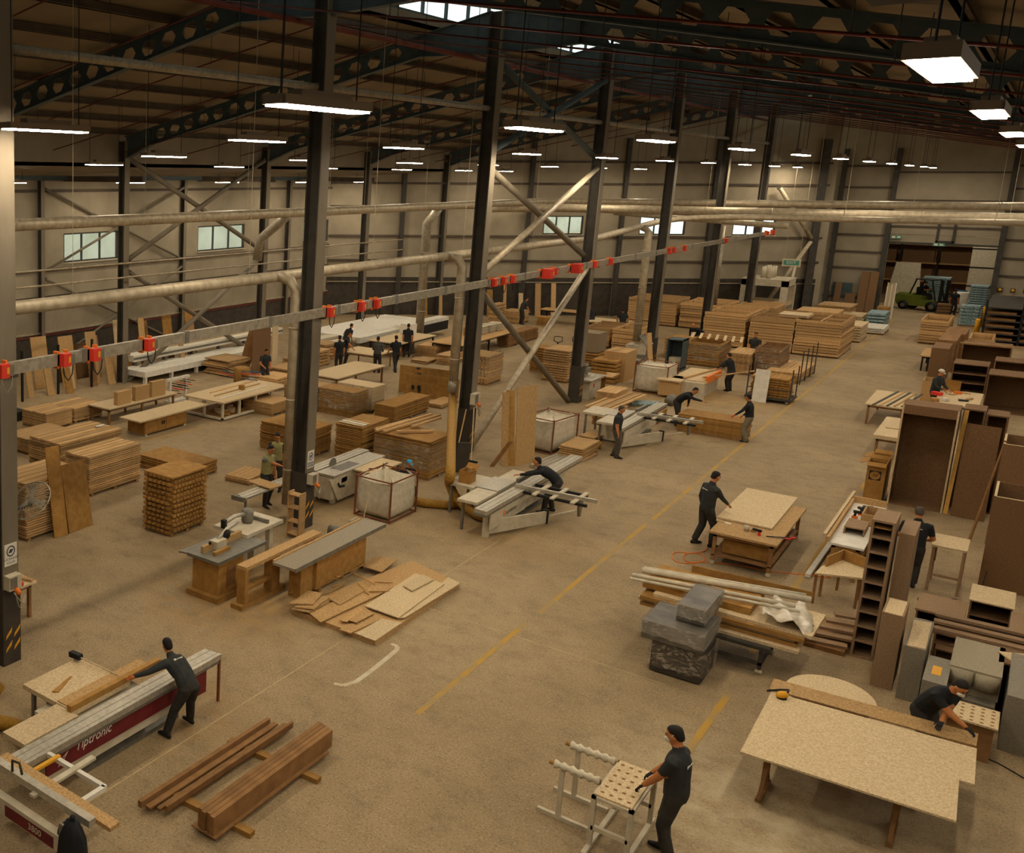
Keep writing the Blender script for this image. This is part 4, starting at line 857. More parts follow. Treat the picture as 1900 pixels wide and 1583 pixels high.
for i in range(9):
    p = G('m', 1500+rnd(-250, 300), 920+rnd(-120, 150), .17); a = rnd(0, 3)
    plank('thin offcut stick on the scattered sheets, %s of nine' % ORD[i], p, p+Vector((math.cos(a), math.sin(a), 0))*rnd(.3, .7), .03, .012, M['ochre'], 'offcut sticks on the pile')

# --- benches around the spindle moulder
bA = thing('work_bench', 'long ochre bench with a dark edged top beside the scattered sheets', 'bench', (-10.5, 17.0, 0), R90, 'benches at the moulder')
obj('body', B().box(.85, .02, .08, 3.0, .45, .8), M['ochre'], bA); obj('worktop', B().box(-.15, -.06, .82, 3.75, .5, .88), mat('grey_worktop', '857863', '9a8c74', scale=40, rough=.7, detail=2), bA); obj('worktop_edge', B().box(-.15, -.075, .8, 3.75, -.06, .89), M['alud'], bA); obj('end_post', B().box(.35, .1, .0, .85, .4, .8), M['ochre'], bA)
for x in (.95, 1.9, 2.8): obj('skid', B().box(x, .0, 0, x+.1, .45, .08), M['woodd'], bA)
obj('back_ledge', B().box(-.1, .5, .84, 3.6, .54, .91), M['mdf'], bA)
bB = thing('timber_stand', 'narrow timber stand with one long shelf beam between the benches', 'stand', (-11.2, 16.1, 0), R90, 'benches at the moulder')
obj('top_beam', B().box(0, -.05, .85, 2.95, .2, .93), M['mdf'], bB)
for x, w in ((.0, .12), (1.0, .3), (2.6, .14)): obj('post', B().box(x, -.03, 0, x+w, .18, .85), M['ochre'], bB)
obj('foot_rail', B().box(-.15, -.06, 0, 1.5, .22, .1), M['ochre'], bB); obj('mid_rail', B().box(.1, .0, .35, 1.0, .15, .42), M['ochre'], bB)
bC = thing('spindle_moulder', 'ochre spindle moulder table with fence and cutter guard', 'machine', (-11.75, 15.9, 0), R90, 'benches at the moulder')
obj('body', B().box(.1, .05, .12, 1.0, .75, .88), M['ochre'], bC); obj('table', B().box(-.05, -.05, .88, 1.75, .8, .95), M['alud'], bC); obj('table_wing', B().plate([(-.02, .62, .95), (-.02, 1.05, .9), (1.6, 1.05, .9), (1.6, .62, .95)], .03), M['alud'], bC)
obj('plinth', B().box(-.05, -.05, 0, 1.1, .8, .12), M['ochre'], bC)
obj('fence', B().box(.15, .5, .95, 1.55, .58, 1.1), M['mdf'], bC); obj('fence', B().box(.2, .22, .95, .75, .3, 1.03), M['ochre'], bC)
obj('guard', B().box(.5, .4, .95, .85, .62, 1.13), M['cream'], bC); obj('hand_wheel', B().tube([(.95, .5, 1.18), (.95, .46, 1.18)], .11, 14), M['black'], bC, True)
obj('feed_arm', B().tube([(.7, .55, 1.1), (1.1, .58, 1.25), (1.5, .6, 1.3)], .045, 8), M['alu'], bC, True); obj('knob', B().ball((.35, .48, 1.14), .04), M['black'], bC, True); obj('hatch', B().box(.4, .03, .25, .7, .05, .7), M['woodd'], bC)
mD = thing('milling_machine', 'dusty cream milling machine with a motor head by the second column', 'machine', (-12.2, 17.6, 0), R90, 'benches at the moulder')
obj('column_body', B().box(.35, .05, 0, .8, .7, .95), M['cream'], mD); obj('table', B().box(-.15, -.1, .95, 1.3, .85, 1.03), M['cream'], mD); obj('leg', B().box(0, .1, 0, .18, .25, .95), M['cream'], mD); obj('leg', B().box(1.05, .1, 0, 1.2, .25, .95), M['cream'], mD)
obj('motor_head', B().lathe([(.12, 1.03), (.14, 1.1), (.14, 1.32), (.1, 1.36)], 14, (.55, .4, 0)), M['alud'], mD, True); obj('feed_unit', B().tube([(.5, .4, 1.25), (.1, .42, 1.3), (-.3, .45, 1.22)], .05, 8), M['alu'], mD, True); obj('table_fence', B().box(.8, .0, 1.03, .86, .8, 1.12), M['alud'], mD)
obj('stop_block', B().box(-.35, .4, 1.1, -.25, .5, 1.3), M['black'], mD)
sh = thing('small_shelf', 'small open wooden shelf stand against the second column', 'shelf', (-12.55, 20.35, 0), R90)
for y in (0, .34): obj('upright', B().box(-.02, y, 0, .25, y+.03, 1.2), M['wood'], sh)
for z in (.1, .42, .78, 1.12): obj('shelf_board', B().box(-.01, .03, z, .24, .34, z+.025), M['wood'], sh)
pb = thing('paint_pail', 'blue and white pail on the floor behind the long ochre bench', 'pail', (-11.35, 20.3, 0)); obj('pail', B().lathe([(.13, 0), (.15, .3), (.155, .34)], 14), M['blue'], pb, True); obj('lid', B().lathe([(.15, .34), (.14, .37)], 14), M['white'], pb, True)
bi = thing('dust_pan', 'dusty bin scoop on the floor beside the bulk bag', 'scoop', (-11.9, 22.2, 0)); obj('pan', B().box(-.18, -.2, 0, .18, .2, .03).box(-.18, -.2, 0, -.15, .2, .22).box(-.18, .17, 0, .18, .2, .2), M['cream'], bi); obj('handle', B().tube([(0, .18, .15), (.05, .3, .9)], .016, 6), M['mdfl'], bi)
ml = thing('small_motor', 'small dark electric motor on the floor by the second column', 'motor', (-12.2, 21.2, .0)); obj('body', B().tube([(0, 0, .15), (.28, .05, .15)], .13, 12), M['alud'], ml, True); obj('foot', B().box(0, -.12, 0, .26, .14, .06), M['black'], ml); obj('pulley', B().tube([(.28, .05, .15), (.33, .06, .15)], .09, 12), M['redp'], ml, True)
solo('scrap_box', 'ochre open scrap box on the floor between column and bench', 'box', B().box(0, 0, 0, .5, .03, .3).box(0, .35, 0, .5, .38, .3).box(0, 0, 0, .03, .38, .3).box(.47, 0, 0, .5, .38, .3).box(0, 0, 0, .5, .38, .02), M['ochre'], None, (-11.9, 19.8, 0))

# --- saw with workers in vests, bulk bag in front
s4 = thing('sliding_table_saw', 'sliding table saw half hidden by the second column where two vested workers stand', 'table saw', (-13.3, 19.9, 0), R90, 'sliding table saws')
obj('tilt_cabinet', B().prism([(3.3, .05), (5.3, .05), (5.3, .8), (3.3, .8)], .16, .8), M['cream'], s4); obj('cabinet_skirt', B().plate([(3.1, .03, .8), (3.6, .03, .1), (5.0, .03, .1), (5.5, .03, .8)], .03, nrm=(0, -1, 0)), M['cream'], s4)
for x, y in ((3.5, .1), (5.0, .1), (3.5, .65), (5.0, .65)): obj('foot', B().box(x, y, 0, x+.15, y+.12, .16), M['cream'], s4)
obj('cast_table', B().box(3.3, -.02, .82, 6.2, .55, .88), M['alu'], s4); obj('dark_insert', B().box(3.9, .1, .88, 4.9, .45, .884), M['alud'], s4); obj('saw_blade', B().tube([(4.2, .56, .9), (4.2, .57, .9)], .2, 18), M['alud'], s4)
for i, (y0, y1) in enumerate(((.62, .70), (.72, .86), (.88, .97))): obj('carriage_rail', B().box(2.4+.05*i, y0, .80, 6.4, y1, .88), M['alu'], s4); obj('outrigger_rail', B().box(.0+.08*i, y0, .82, 2.3, y1, .87), M['alu'], s4)
obj('rail_end', B().box(-.06, .6, .78, .02, 1.0, .9), M['alud'], s4); obj('rail_leg', B().bar((.3, .8, 0), (.3, .8, .82), .05, .05), M['alud'], s4); obj('beam_body', B().box(2.6, .6, .4, 6.0, .95, .8), M['cream'], s4)
obj('control_panel', B().box(3.75, .0, .58, 4.05, .03, .72), M['red'], s4); obj('curved_slot', B().tube([(3.55, .0, .62), (3.65, .0, .5), (3.9, .0, .47)], .035, 6), M['black'], s4); obj('table_board', B().box(4.3, -.7, .84, 5.9, -.05, .88), M['mdfl'], s4); obj('board_slot', B().tube([(4.6, -.35, .885), (4.8, -.5, .885), (5.5, -.45, .885)], .02, 6), M['black'], s4)
for x in (4.35, 5.8): obj('table_leg', B().box(x, -.66, 0, x+.06, -.6, .84), M['alud'], s4)
bg1 = big_bag('white bulk bag in a rusty frame in front of the blue cap worker', (Vector((-11.5, 23.05, 0)), R90-.03, 1.4, 1.04, 1.1), full=.4)
person('person with a khaki vest over a grey shirt sawing a board beside the second column', G('', 492, 938), -.2, 1.72, .12, None, Vector((-14.2, 22.3, 1.1)), fl=(-.12, -.05), fr=(.14, .12), shirt='shirtg', vest='vest', pants='pantsd', head=(.3, 0))
person('person with a khaki vest standing behind the one sawing, partly hidden by the column', Vector((-15.2, 23.3, 0)), -R90*.8, 1.72, .1, shirt='shirtd', vest='vest', head=(.35, 0))
plank('thick wooden piece held upright by the vested worker', (-14.2, 22.3, .95), (-14.05, 22.55, 1.75), .05, .16, M['mdf'])
sheet('ribbed board resting on the saw beam in front of the vested worker', 'g', [(340, 775), (600, 860), (725, 825), (480, 745)], .9, .03, M['mdf'])
stack('low board stack on the floor behind the vested workers', FIT('g', (360, 830), (360, 760), (110, 700), (560, 660)), 4, 'low stacks', 'planks', ph=.05)
person('person with a bright blue cap seated behind the white bulk bag', vz(G('', 754, 856, 1.12), 0), -R90*.4, 1.55, .3, pz=.55, fl=(-.15, .3), fr=(.15, .3), shirt='shirtk', cap='capb') if M.setdefault('capb', mat('blue_cap', '2f93b8', rough=.7)) else None
tt = thing('suction_hose', 'yellow suction hose snaking on the floor behind the white bulk bag', 'hose', (-11.2, 25.2, .12)); obj('hose', B().tube([(-.9, -.3, 0), (-.2, -.2, 0), (.3, .1, 0), (.6, .8, .02), (.7, 1.8, .02), (.3, 2.6, .0)], .12, 10), M['hose'], tt, True)

solo('guard_board', 'dark upright guard board standing in front of the third aisle column', 'board', B().box(-.2, -.04, 0, .2, .04, .95), M['dado'], None, vz(G('', 856, 876), 0), .75)
table('pale corner of a small bench showing behind the first column', fb(-14.75, -14.0, 11.95, 12.75, .8), M['mdfl'], M['woodd']); plank('short wooden bar lying on the small bench behind the first column', (-14.5, 12.5, .83), (-14.02, 12.65, .83), .1, .06, M['mdf'])
# ================================================================== centre and right
def saw_mid(label, x, y, L, brand=True):
    s = sliding_saw(label, (x, y, 0), R90, L, M['cream'], None, tables=False)
    obj('saw_table', B().box(1.85, .3, .8, 3.1, .9, .87), M['alu'], s); obj('side_table', B().box(1.7, .9, .79, 2.95, 1.65, .86), M['cream'], s); obj('front_table', B().box(.55, .3, .79, 1.8, .82, .86), M['cream'], s)
    obj('sloping_cover', B().plate([(.35, -.12, .3), (2.6, -.12, .3), (3.2, -.12, .72), (.35, -.12, .72)], .03, nrm=(0, -1, 0)), M['cream'], s)
    obj('rear_table', B().box(3.15, .25, .8, 4.3, .33, .92), M['alud'], s)
    for q in ((.7, .7), (1.75, 1.5), (2.9, 1.5)): obj('table_leg', B().box(q[0], q[1], 0, q[0]+.06, q[1]+.06, .79), M['alud'], s)
    cf = obj('crosscut_frame', B().bar((2.35, -.1, .84), (2.35, -1.75, .84), .07, .07).bar((3.2, -.1, .84), (3.2, -1.5, .84), .07, .07), M['black'], s)
    for i, yy in enumerate((-.5, -.95, -1.45)): obj('cross_bar', B().bar((2.15, yy, .89), (3.3, yy, .89), .1, .04), M['cream'], cf)
    obj('mitre_fence', B().bar((2.5, .1, .93), (2.62, -1.9, .93), .09, .09), M['alu'], s); obj('arm_post', B().plate([(2.6, -1.5, .82), (2.9, -1.5, .82), (2.8, -1.5, .4), (2.7, -1.5, .4)], .06), M['alud'], s)
    obj('swing_arm', B().plate([(.65, .05, .08), (2.5, -.72, .1), (2.5, -.72, .42), (.65, .05, .45)], .06), M['cream'], s); obj('arm_cap', B().box(2.46, -.8, .08, 2.54, -.66, .46), M['black'], s); obj('arm_rod', B().bar((2.5, -.72, .25), (3.5, -1.15, .28), .04, .04), M['cream'], s); obj('arm_hinge', B().box(.55, -.02, 0, .68, .12, .7), M['cream'], s)
    if brand: obj('orange_badge', B().box(1.15, -.165, .5, 1.23, -.155, .62), M['orange'], s); text('lettering', 'ALTENDORF', .12, M['alud'], s, (1.65, -.158, .52), (R90, 0, 0), .002)
    ws = B()
    for i in range(10): ws.bar((.9+i*.14, -.06-i*.058-.02, .22+.06*math.sin(i*1.5)), (1.04+i*.14, -.06-(i+1)*.058-.02, .22+.06*math.sin(i*1.5+1.5)), .02, .03)
    obj('wave_stripe', ws, M['alud'], s)
    return s
s2 = saw_mid('sliding table saw in the middle of the picture used by the bending worker in black', -9.25, 23.3, 6.9)
person('person in a black pullover bending over the saw in the middle of the picture', Vector((-8.88, 26.95, 0)), PI*1.06, 1.78, .95, Vector((-9.75, 26.2, 1.0)), Vector((-9.6, 26.45, 1.0)), fl=(-.18, .05), fr=(.2, -.1), short=False, shirt='shirtk', pants='pantsd', near=True, head=(-.35, 0), py=-.18, pz=.9)
cb = carcass('small open cardboard box standing on the saw of the worker in black', (Vector((-10.35, 25.2, 0)), R90, .42, .3, .34), M['card'], .012, open_='top', group='cardboard boxes', name='cardboard_box', cat='box', z0=.86)
obj('flap', B().plate([(.42, 0, .34), (.42, .3, .34), (.56, .3, .44), (.56, 0, .44)], .01), M['card'], cb); obj('flap', B().plate([(0, 0, .34), (.42, 0, .34), (.42, -.12, .42), (0, -.12, .42)], .01), M['card'], cb)
solo('offcut_block', 'small wooden block sticking out of the cardboard box on the saw', 'offcut', B().box(0, 0, 0, .1, .06, .22), M['mdf'], None, (-10.5, 25.4, 1.05))
tt = thing('suction_hose', 'thick yellow suction hose sweeping down from the third column to the middle saw', 'hose', (-12.4, 27.4, 0))
hp = [(-13.54, 31.0, 2.15), (-13.5, 30.95, 1.75), G('', 836, 868, 1.25), G('', 834, 895, .75), G('', 845, 922, .38), G('', 868, 944, .2), G('', 893, 957, .18), G('', 912, 955, .3)]
def smooth_pts(P, n=6):
    P = [Vector(p) for p in P]; out = []
    for i in range(len(P)-1):
        p0, p1, p2, p3 = P[max(i-1, 0)], P[i], P[i+1], P[min(i+2, len(P)-1)]
        for j in range(n): t = j/n; out.append(.5*((2*p1)+(p2-p0)*t+(2*p0-5*p1+4*p2-p3)*t*t+(3*p1-p0-3*p2+p3)*t**3))
    return out+[P[-1]]
obj('hose', B().tube([p-Vector((-12.4, 27.4, 0)) for p in smooth_pts(hp)], .13, 12), M['hose'], tt, True); obj('collar', B().tube([(-1.14, 3.58, 2.0), (-1.14, 3.6, 2.4)], .15, 12), M['gal'], tt, True)
sv = thing('shovel', 'blue shovel leaning on the third column', 'shovel', (-12.9, 29.9, 0)); obj('handle', B().tube([(.12, .05, .35), (-.05, .9, 1.55)], .018, 6), M['wood'], sv); obj('blade', B().plate([(-.15, -.12, .03), (.2, -.12, .03), (.26, .1, .38), (-.02, .1, .38)], .02), M['blue'], sv)
sv = thing('floor_squeegee', 'pale broom pole leaning on the third column beside the shovel', 'broom', (-12.5, 30.3, 0)); obj('handle', B().tube([(.1, -.1, .02), (-.28, .7, 1.6)], .02, 6), M['mdfl'], sv); obj('head', B().bar((-.1, -.1, .03), (.3, -.1, .03), .06, .06), M['black'], sv)

# leaning sheets at the third column
base = G('5', 950, 1085); gL, gR = G('5', 888, 1083), G('5', 962, 1083); gRR = G('5', 1068, 1060)
leaning('narrow tall sheet leaning in front of the brace, leftmost of three', gL, G('5', 925, 1083), .35, (-1, 1, 0), 2.35, .03, M['mdf'], 'tall leaning sheets')
leaning('tall sheet leaning behind the narrow one at the brace', G('5', 915, 1080), gR, .5, (-.9, 1, 0), 2.4, .03, M['ochre'], 'tall leaning sheets')
leaning('widest tall pale brown sheet leaning near the middle saw', gR, gRR, .55, (-.6, 1, 0), 2.5, .03, M['mdf'], 'tall leaning sheets')
leaning('short plank leaning on the tall sheets', G('5', 825, 1085), G('5', 850, 1085), .5, (1, .6, 0), 1.0, .03, M['woodd'], 'tall leaning sheets')
big_bag('white bulk bag in a rusty frame behind the tall leaning sheets', FIT('5', (1165, 1025), (1190, 840), (1045, 800), (1270, 790)), full=.85)
stack('small neat board stack on the floor in front of the second bulk bag', FIT('5', (1335, 1060), (1330, 985), (1215, 960), (1420, 935)), 5, 'low stacks', 'slab')
stack('low pale stack behind the small neat one by the bulk bag', FIT('5', (1400, 960), (1400, 925), (1335, 905), (1440, 895)), 3, 'low stacks', 'slab', ph=.04)
pk = G('5', 1140, 1110); qk = G('5', 1330, 1020)
for i in range(5): plank('pale aluminium profile on the floor, %s of the bundle running to the small neat stack' % ORD[i], pk+Vector((-.14*i+.1, 0, .06)), qk+Vector((-.14*i+.15, 0, .06)), .12, .1, M['alu'] if i else M['wood'], 'floor profiles')
plank('single wooden batten beside the aluminium profiles', G('p', 1480, 340)+Vector((.0, 0, .03)), G('p', 1860, 150)+Vector((0, 0, .03)), .1, .06, M['wood'])

# --- third saw with its standing worker
s3 = saw_mid('sliding table saw with a black crosscut frame beside the worker watching it', -9.45, 34.6, 5.2, False)
person('person in a dark polo shirt standing beside the third saw looking right', G('', 1139, 848), .1, 1.68, .05, None, (.27, .1, .82), fl=(-.1, -.05), fr=(.12, .1), pants='pantsg2', near=True, hair='hairg', head=(.2, -.1)) if M.setdefault('pantsg2', mat('brown_grey_trousers', '4a4338', '554d40', scale=9, rough=.85)) else None
stack('ochre board stack behind the third saw', FIT('o', (900, 415), (905, 320), (800, 300), (965, 265)), 7, 'mid stacks', 'slab', M['ochre'])
stack('ochre board stack under the table of the third saw', FIT('o', (420, 430), (430, 350), (335, 330), (520, 310)), 5, 'mid stacks', 'slab', M['ochre'])
tt = thing('suction_hose', 'yellow suction hose on the floor left of the third saw', 'hose', (-10.6, 34.6, .12)); obj('hose', B().tube([Vector(p) for p in ((.7, .1, .05), (.1, -.1, 0), (-.6, .3, 0), (-1.0, 1.3, 0), (-1.5, 2.2, 0))], .13, 10), M['hose'], tt, True)

# --- long board stack carried by two workers
stack('long ochre board stack between the two workers by the aisle', FIT('o', (1645, 570), (1650, 405), (1100, 312), (1700, 352)), 9, 'mid stacks', 'slab', M['ochre'], gap=.1)
person('person in a black jacket leaning far over the long ochre board stack', Vector((-9.05, 40.3, 0)), -.15, 1.7, .85, (-.5, .15, .75), Vector((-7.9, 40.0, 1.02)), short=False, shirt='shirtk', near=True, logo=True, fl=(-.2, -.1), fr=(.15, .1), head=(.1, .2))
person('person with grey trousers and red gloves at the end of the long ochre stack', G('', 1384, 820), PI*.98, 1.62, .1, Vector((-7.05, 39.0, .92)), (.2, .25, .95), short=False, shirt='shirtk', pants='pantsg', glove='rglove', near=True, head=(.2, .2))

# --- rolling table in the aisle
tc = table('rolling work table with a big pale sheet on it in the middle of the aisle', fb(-4.85, -3.5, 25.9, 29.5, .82), M['mdf'], M['woodd'], casters=True, shelf=.25, nx=2)
obj('underbox', B().box(.3, .2, .28, 3.2, 1.1, .6), M['ochre'], tc)
solo('pale_sheet', 'big pale sheet lying on the rolling work table', 'board', B().box(0, 0, 0, 1.13, 3.2, .04), M['mdfl'], None, (-4.93, 27.0, .83))
for i, (p, c, sz) in enumerate((((370, 1440), 'cream', .18), ((410, 1445), 'redp', .14), ((450, 1470), 'black', .2), ((480, 1475), 'red', .22), ((525, 1480), 'alud', .2), ((255, 1395), 'mdfl', .16), ((290, 1400), 'mask', .12))):
    g = G('6', *p, .82); t = thing('hand_tool', ['cream glue pot', 'brown tape roll', 'black cordless drill', 'red handled clamp', 'grey screwdriver', 'small wooden offcut', 'white paper scrap'][i]+' on the near edge of the rolling table', 'tool', g, rnd(0, 3), 'tools on the rolling table')
    if i == 0: obj('pot', B().lathe([(.05, 0), (.06, .12), (.03, .14)], 10), M['cream'], t, True)
    elif i == 1: obj('roll', B().lathe([(.06, 0), (.06, .05)], 12), M['mdf'], t, True); obj('core', B().lathe([(.03, .05), (.03, .055)], 10), M['black'], t)
    elif i == 2: obj('body', B().tube([(0, 0, .12), (.18, 0, .12)], .035, 8), M['black'], t, True); obj('grip', B().bar((.05, 0, .1), (.03, 0, 0), .04, .05), M['red'], t)
    elif i == 3: obj('bar', B().bar((0, 0, .02), (.5, 0, .02), .02, .02), M['black'], t); obj('grip', B().tube([(.5, 0, .02), (.62, 0, .02)], .02, 6), M['red'], t)
    elif i == 4: obj('shaft', B().tube([(0, 0, .02), (.2, 0, .02)], .008, 6), M['alud'], t); obj('grip', B().tube([(.2, 0, .02), (.32, 0, .02)], .018, 6), M['red'], t)
    elif i == 5: obj('strip', B().box(0, 0, 0, .2, .05, .02), M['mdfl'], t)
    else: obj('paper', B().box(0, 0, 0, .14, .1, .003), M['mask'], t)
person('person in a dark jacket seen from behind beside the rolling table in the aisle', G('', 1303, 1012), R90*.5, 1.86, .08, (-.26, .05, .88), Vector((-4.75, 27.6, .95)), short=False, shirt='shirtd', near=True, logo=True, fl=(-.13, -.12), fr=(.13, .12), head=(.25, -.1))
cc = thing('extension_cord', 'orange extension cord looping on the floor near the rolling table', 'cord', (-4, 25, 0))
obj('cord', B().tube([p-Vector((-4, 25, 0)) for p in smooth_pts([G('k', x, y, .012) for x, y in ((690, -90), (680, 0), (560, 30), (440, 20), (390, 50), (430, 100), (560, 115), (660, 90), (640, 40), (540, 30), (490, 60), (540, 105), (700, 105), (1000, 140), (1200, 180), (1560, 215), (1720, 240))])], .012, 6), M['orange'], cc, True)

# --- wrapped boxes and the trolley of boards
wb1 = thing('wrapped_cabinet', 'dark cabinet wrapped in clear film standing by the aisle line', 'cabinet', (-3.42, 19.25, 0), R90); obj('cabinet', B().box(.02, .02, .03, .95, .85, .62), M['dado'], wb1); film(wb1, .97, .87, .6)
w2 = thing('wrapped_box', 'wide grey box wrapped in film on top of the dark cabinet', 'box', (-3.45, 19.2, .64), R90); obj('box', B().box(0, 0, 0, 1.1, 1.0, .34), M['dado2'] if 'dado2' in M else mat('wrapped_grey', '4b453b', '6d6558', scale=3, rough=.4), w2); film(w2, 1.1, 1.0, .34, M['film2'])
w3 = thing('wrapped_box', 'smaller wrapped box topmost on the dark cabinet', 'box', (-3.55, 19.6, 1.0), R90); obj('box', B().box(0, 0, 0, 1.3, .46, .3), mat('wrapped_grey', '6b6356'), w3); film(w3, 1.3, .46, .3, M['film2'])
ct = thing('board_trolley', 'low black trolley on casters under the long boards', 'trolley', (-2.75, 20.5, 0), R90)
for x in (0, 1.1): 
    for y in (0, 1.6): obj('post', B().box(x, y, .1, x+.06, y+.06, .55), M['steel'], ct); obj('caster', B().tube([(x+.01, y+.03, .05), (x+.05, y+.03, .05)], .06, 10), M['cream'], ct, True)
obj('deck', B().box(-.05, -.1, .5, 1.2, 1.8, .56), M['steel'], ct); obj('low_rail', B().box(0, 0, .18, 1.16, .05, .24).box(0, 1.6, .18, 1.16, 1.65, .24), M['steel'], ct); obj('low_rail', B().box(0, 0, .18, .06, 1.65, .24), M['steel'], ct)
zz = .56
for i, (x0, x1, y0, y1, t, m) in enumerate(((-4.6, -2.25, 20.6, 22.0, .06, 'mdfl'), (-4.9, -2.3, 20.75, 21.9, .07, 'ochre'), (-4.95, -2.35, 20.8, 21.95, .07, 'mdfl'), (-4.9, -2.2, 20.7, 22.0, .08, 'ochre'), (-4.7, -2.1, 20.8, 22.1, .06, 'mdfl'), (-4.95, -3.1, 21.0, 22.2, .14, 'ochre'))):
    o = solo('long_board', '%s long board from the bottom of the trolley load by the aisle, %s' % (ORD[i], 'ochre' if m == 'ochre' else 'pale'), 'board', B().box(x0+3.5, y0-21, 0, x1+3.5, y1-21, t), M[m], 'boards on the trolley', (-3.5, 21, zz)); o.rotation_euler.z = rnd(-.02, .02); zz += t
for i, (p, q, r) in enumerate((((60, 210), (1430, 470), .04), ((140, 170), (1560, 420), .06), ((160, 150), (1520, 380), .03), ((40, 240), (1470, 520), .03))):
    a, c = G('k', *p, 1.1), G('k', *q, 1.1); solo('roll', 'long pale roll lying across the trolley boards, %s of four' % ORD[i], 'roll', B().tube([Vector(), c-a], r, 10), M['bag'], 'rolls on the trolley', a, 0, True)
plank('ochre edge board standing behind the rolls on the trolley', G('k', 560, 160, 1.1), G('k', 1575, 390, 1.1), .03, .16, M['ochre'])
b_ = B(); n = 9; P_ = [[(-2.9+.75*i/n+rnd(-.02, .02), 20.75+1.1*j/n, 1.06+.06*math.sin(i*1.3+j*.8)+rnd(0, .02)-(0 if i < 6 else (i-6)*.06)) for i in range(n+1)] for j in range(n+1)]
o0 = [p for row in P_ for p in row]; b_.add(o0, [(j*(n+1)+i, j*(n+1)+i+1, (j+1)*(n+1)+i+1, (j+1)*(n+1)+i) for j in range(n) for i in range(n)]); o = solo('foam_wrap', 'crumpled pale foam wrap over the end of the trolley boards', 'wrapping', b_, M['plastic'], None, (0, 0, 0), 0, True); md = o.modifiers.new('t', 'SOLIDIFY'); md.thickness = .01

# --- sanding table with the bending masked worker
st = thing('sanding_table', 'large pale sheet table on timber trestles in the bottom corner with a masked worker', 'table', (-1.0, 16.9, 0))
obj('tabletop', B().prism([(-1.22, -1.05), (1.16, -.9), (1.12, .3), (1.28, .32), (1.25, 1.5), (-1.25, 1.3)], .77, .8), M['mdfl'], st)
obj('back_strip', B().plate([(-1.3, 1.42, .76), (1.24, 1.62, .76), (1.24, 1.98, .8), (-1.3, 1.78, .8)], .025), M['mdf'], st)
for x, yy in ((-.95, -.5), (.55, -.4), (-.95, .8), (.55, .9)):
    obj('leg', B().box(x-.04, yy-.04, .05, x+.04, yy+.04, .77), M['woodd'], st); obj('foot', B().box(x-.04, yy-.35, 0, x+.04, yy+.35, .06).bar((x, yy-.3, .05), (x, yy, .4), .05, .05).bar((x, yy+.3, .05), (x, yy, .4), .05, .05), M['woodd'], st)
obj('bearer', B().box(-1.15, -.5, .7, -.75, .9, .77), M['woodd'], st); obj('bearer', B().box(.35, -.5, .7, .75, .95, .77), M['woodd'], st)
sd_ = thing('orbital_sander', 'yellow and grey sander at the corner of the large pale table', 'sander', G('9', 565, 730, .8), .8); obj('body', B().ball((0, 0, .06), (.1, .06, .06)), M['yellow'], sd_, True); obj('pad', B().lathe([(.07, 0), (.07, .02)], 12), M['black'], sd_); obj('hose', B().tube([(.08, 0, .08), (.16, .08, .1), (.1, .16, .06), (-.1, .2, .02)], .016, 6), M['black'], sd_, True)
pl = [(-.6*math.cos(t), .6*math.sin(t)) for t in [PI*i/16 for i in range(17)]]
solo('half_round_panel', 'pale half round panel on the floor behind the large sanding table', 'board', B().prism(list(reversed([(x, y*1.3) for x, y in pl])), 0, .03), M['mdfl'], None, (-1.55, 18.75, .75)); solo('panel_block', 'support block under the half round panel', 'block', B().box(-.5, .1, 0, .5, .5, .75), M['woodd'], None, (-1.55, 18.75, 0))
person('person with a white mask bending over the far edge of the large pale table', Vector((-.32, 18.98, 0)), -R90*.45, 1.75, .62, Vector((-.2, 18.6, .9)), Vector((.22, 18.62, .86)), shirt='shirtk', glove='glove', mask=True, near=True, pz=.95, head=(.35, .0), py=-.1)
cb2 = thing('power_cord', 'thin dark cord trailing on the floor behind the sanding table', 'cord', (0, 18, 0)); obj('cord', B().tube([p-Vector((0, 18, 0)) for p in smooth_pts([G('9', x, y, .01) for x, y in ((1640, 1040), (1760, 1090), (1900, 1170))])], .01, 6), M['black'], cb2, True)
def holeboard(x0, x1, y0, y1, z, parent, nx=5, ny=5):
    """board with round holes: plate plus recessed dark cups"""
    obj('perforated_board', B().box(x0, y0, z, x1, y1, z+.03), M['mdfl'], parent)
    me = B().lathe([(.026, 0), (.026, .0015)], 12).mesh('hole', M['woodd'])
    for i in range(nx):
        for j in range(ny): obj('hole', me, None, parent, loc=(x0+(x1-x0)*(i+.6)/(nx+.2), y0+(y1-y0)*(j+.6)/(ny+.2), z+.0295))
hb2 = thing('perforated_table', 'small perforated board on a box in front of the pale cabinets', 'table', (.14, 20.05, 0)); holeboard(-.32, .32, -.36, .36, .6, hb2); obj('box', B().box(-.28, -.3, 0, .28, .3, .6), M['woodd'], hb2)
# --- perforated rack of the masked worker at the picture bottom
pr = thing('perforated_rack', 'dusty rack with a perforated board and two padded arms at the picture bottom', 'rack', (-3.15, 13.75, 0))
holeboard(-.24, .22, -.5, .58, .80, pr, 4, 6); obj('board_frame', B().box(-.27, -.53, .76, .25, -.47, .8).box(-.27, .55, .76, .25, .61, .8).box(-.27, -.53, .76, -.21, .61, .8).box(.19, -.53, .76, .25, .61, .8), M['cream'], pr)
for x, y in ((-.24, -.5), (.22, -.5), (-.24, .58), (.22, .58)): obj('post', B().box(x-.03, y-.03, .06, x+.03, y+.03, .76), M['cream'], pr)
for x in (-.24, .22): obj('sled_foot', B().box(x-.03, -.75, 0, x+.03, .75, .06), M['cream'], pr)
obj('stretcher', B().box(-.24, -.53, .3, .22, -.47, .36).box(-.24, .55, .3, .22, .61, .36), M['cream'], pr)
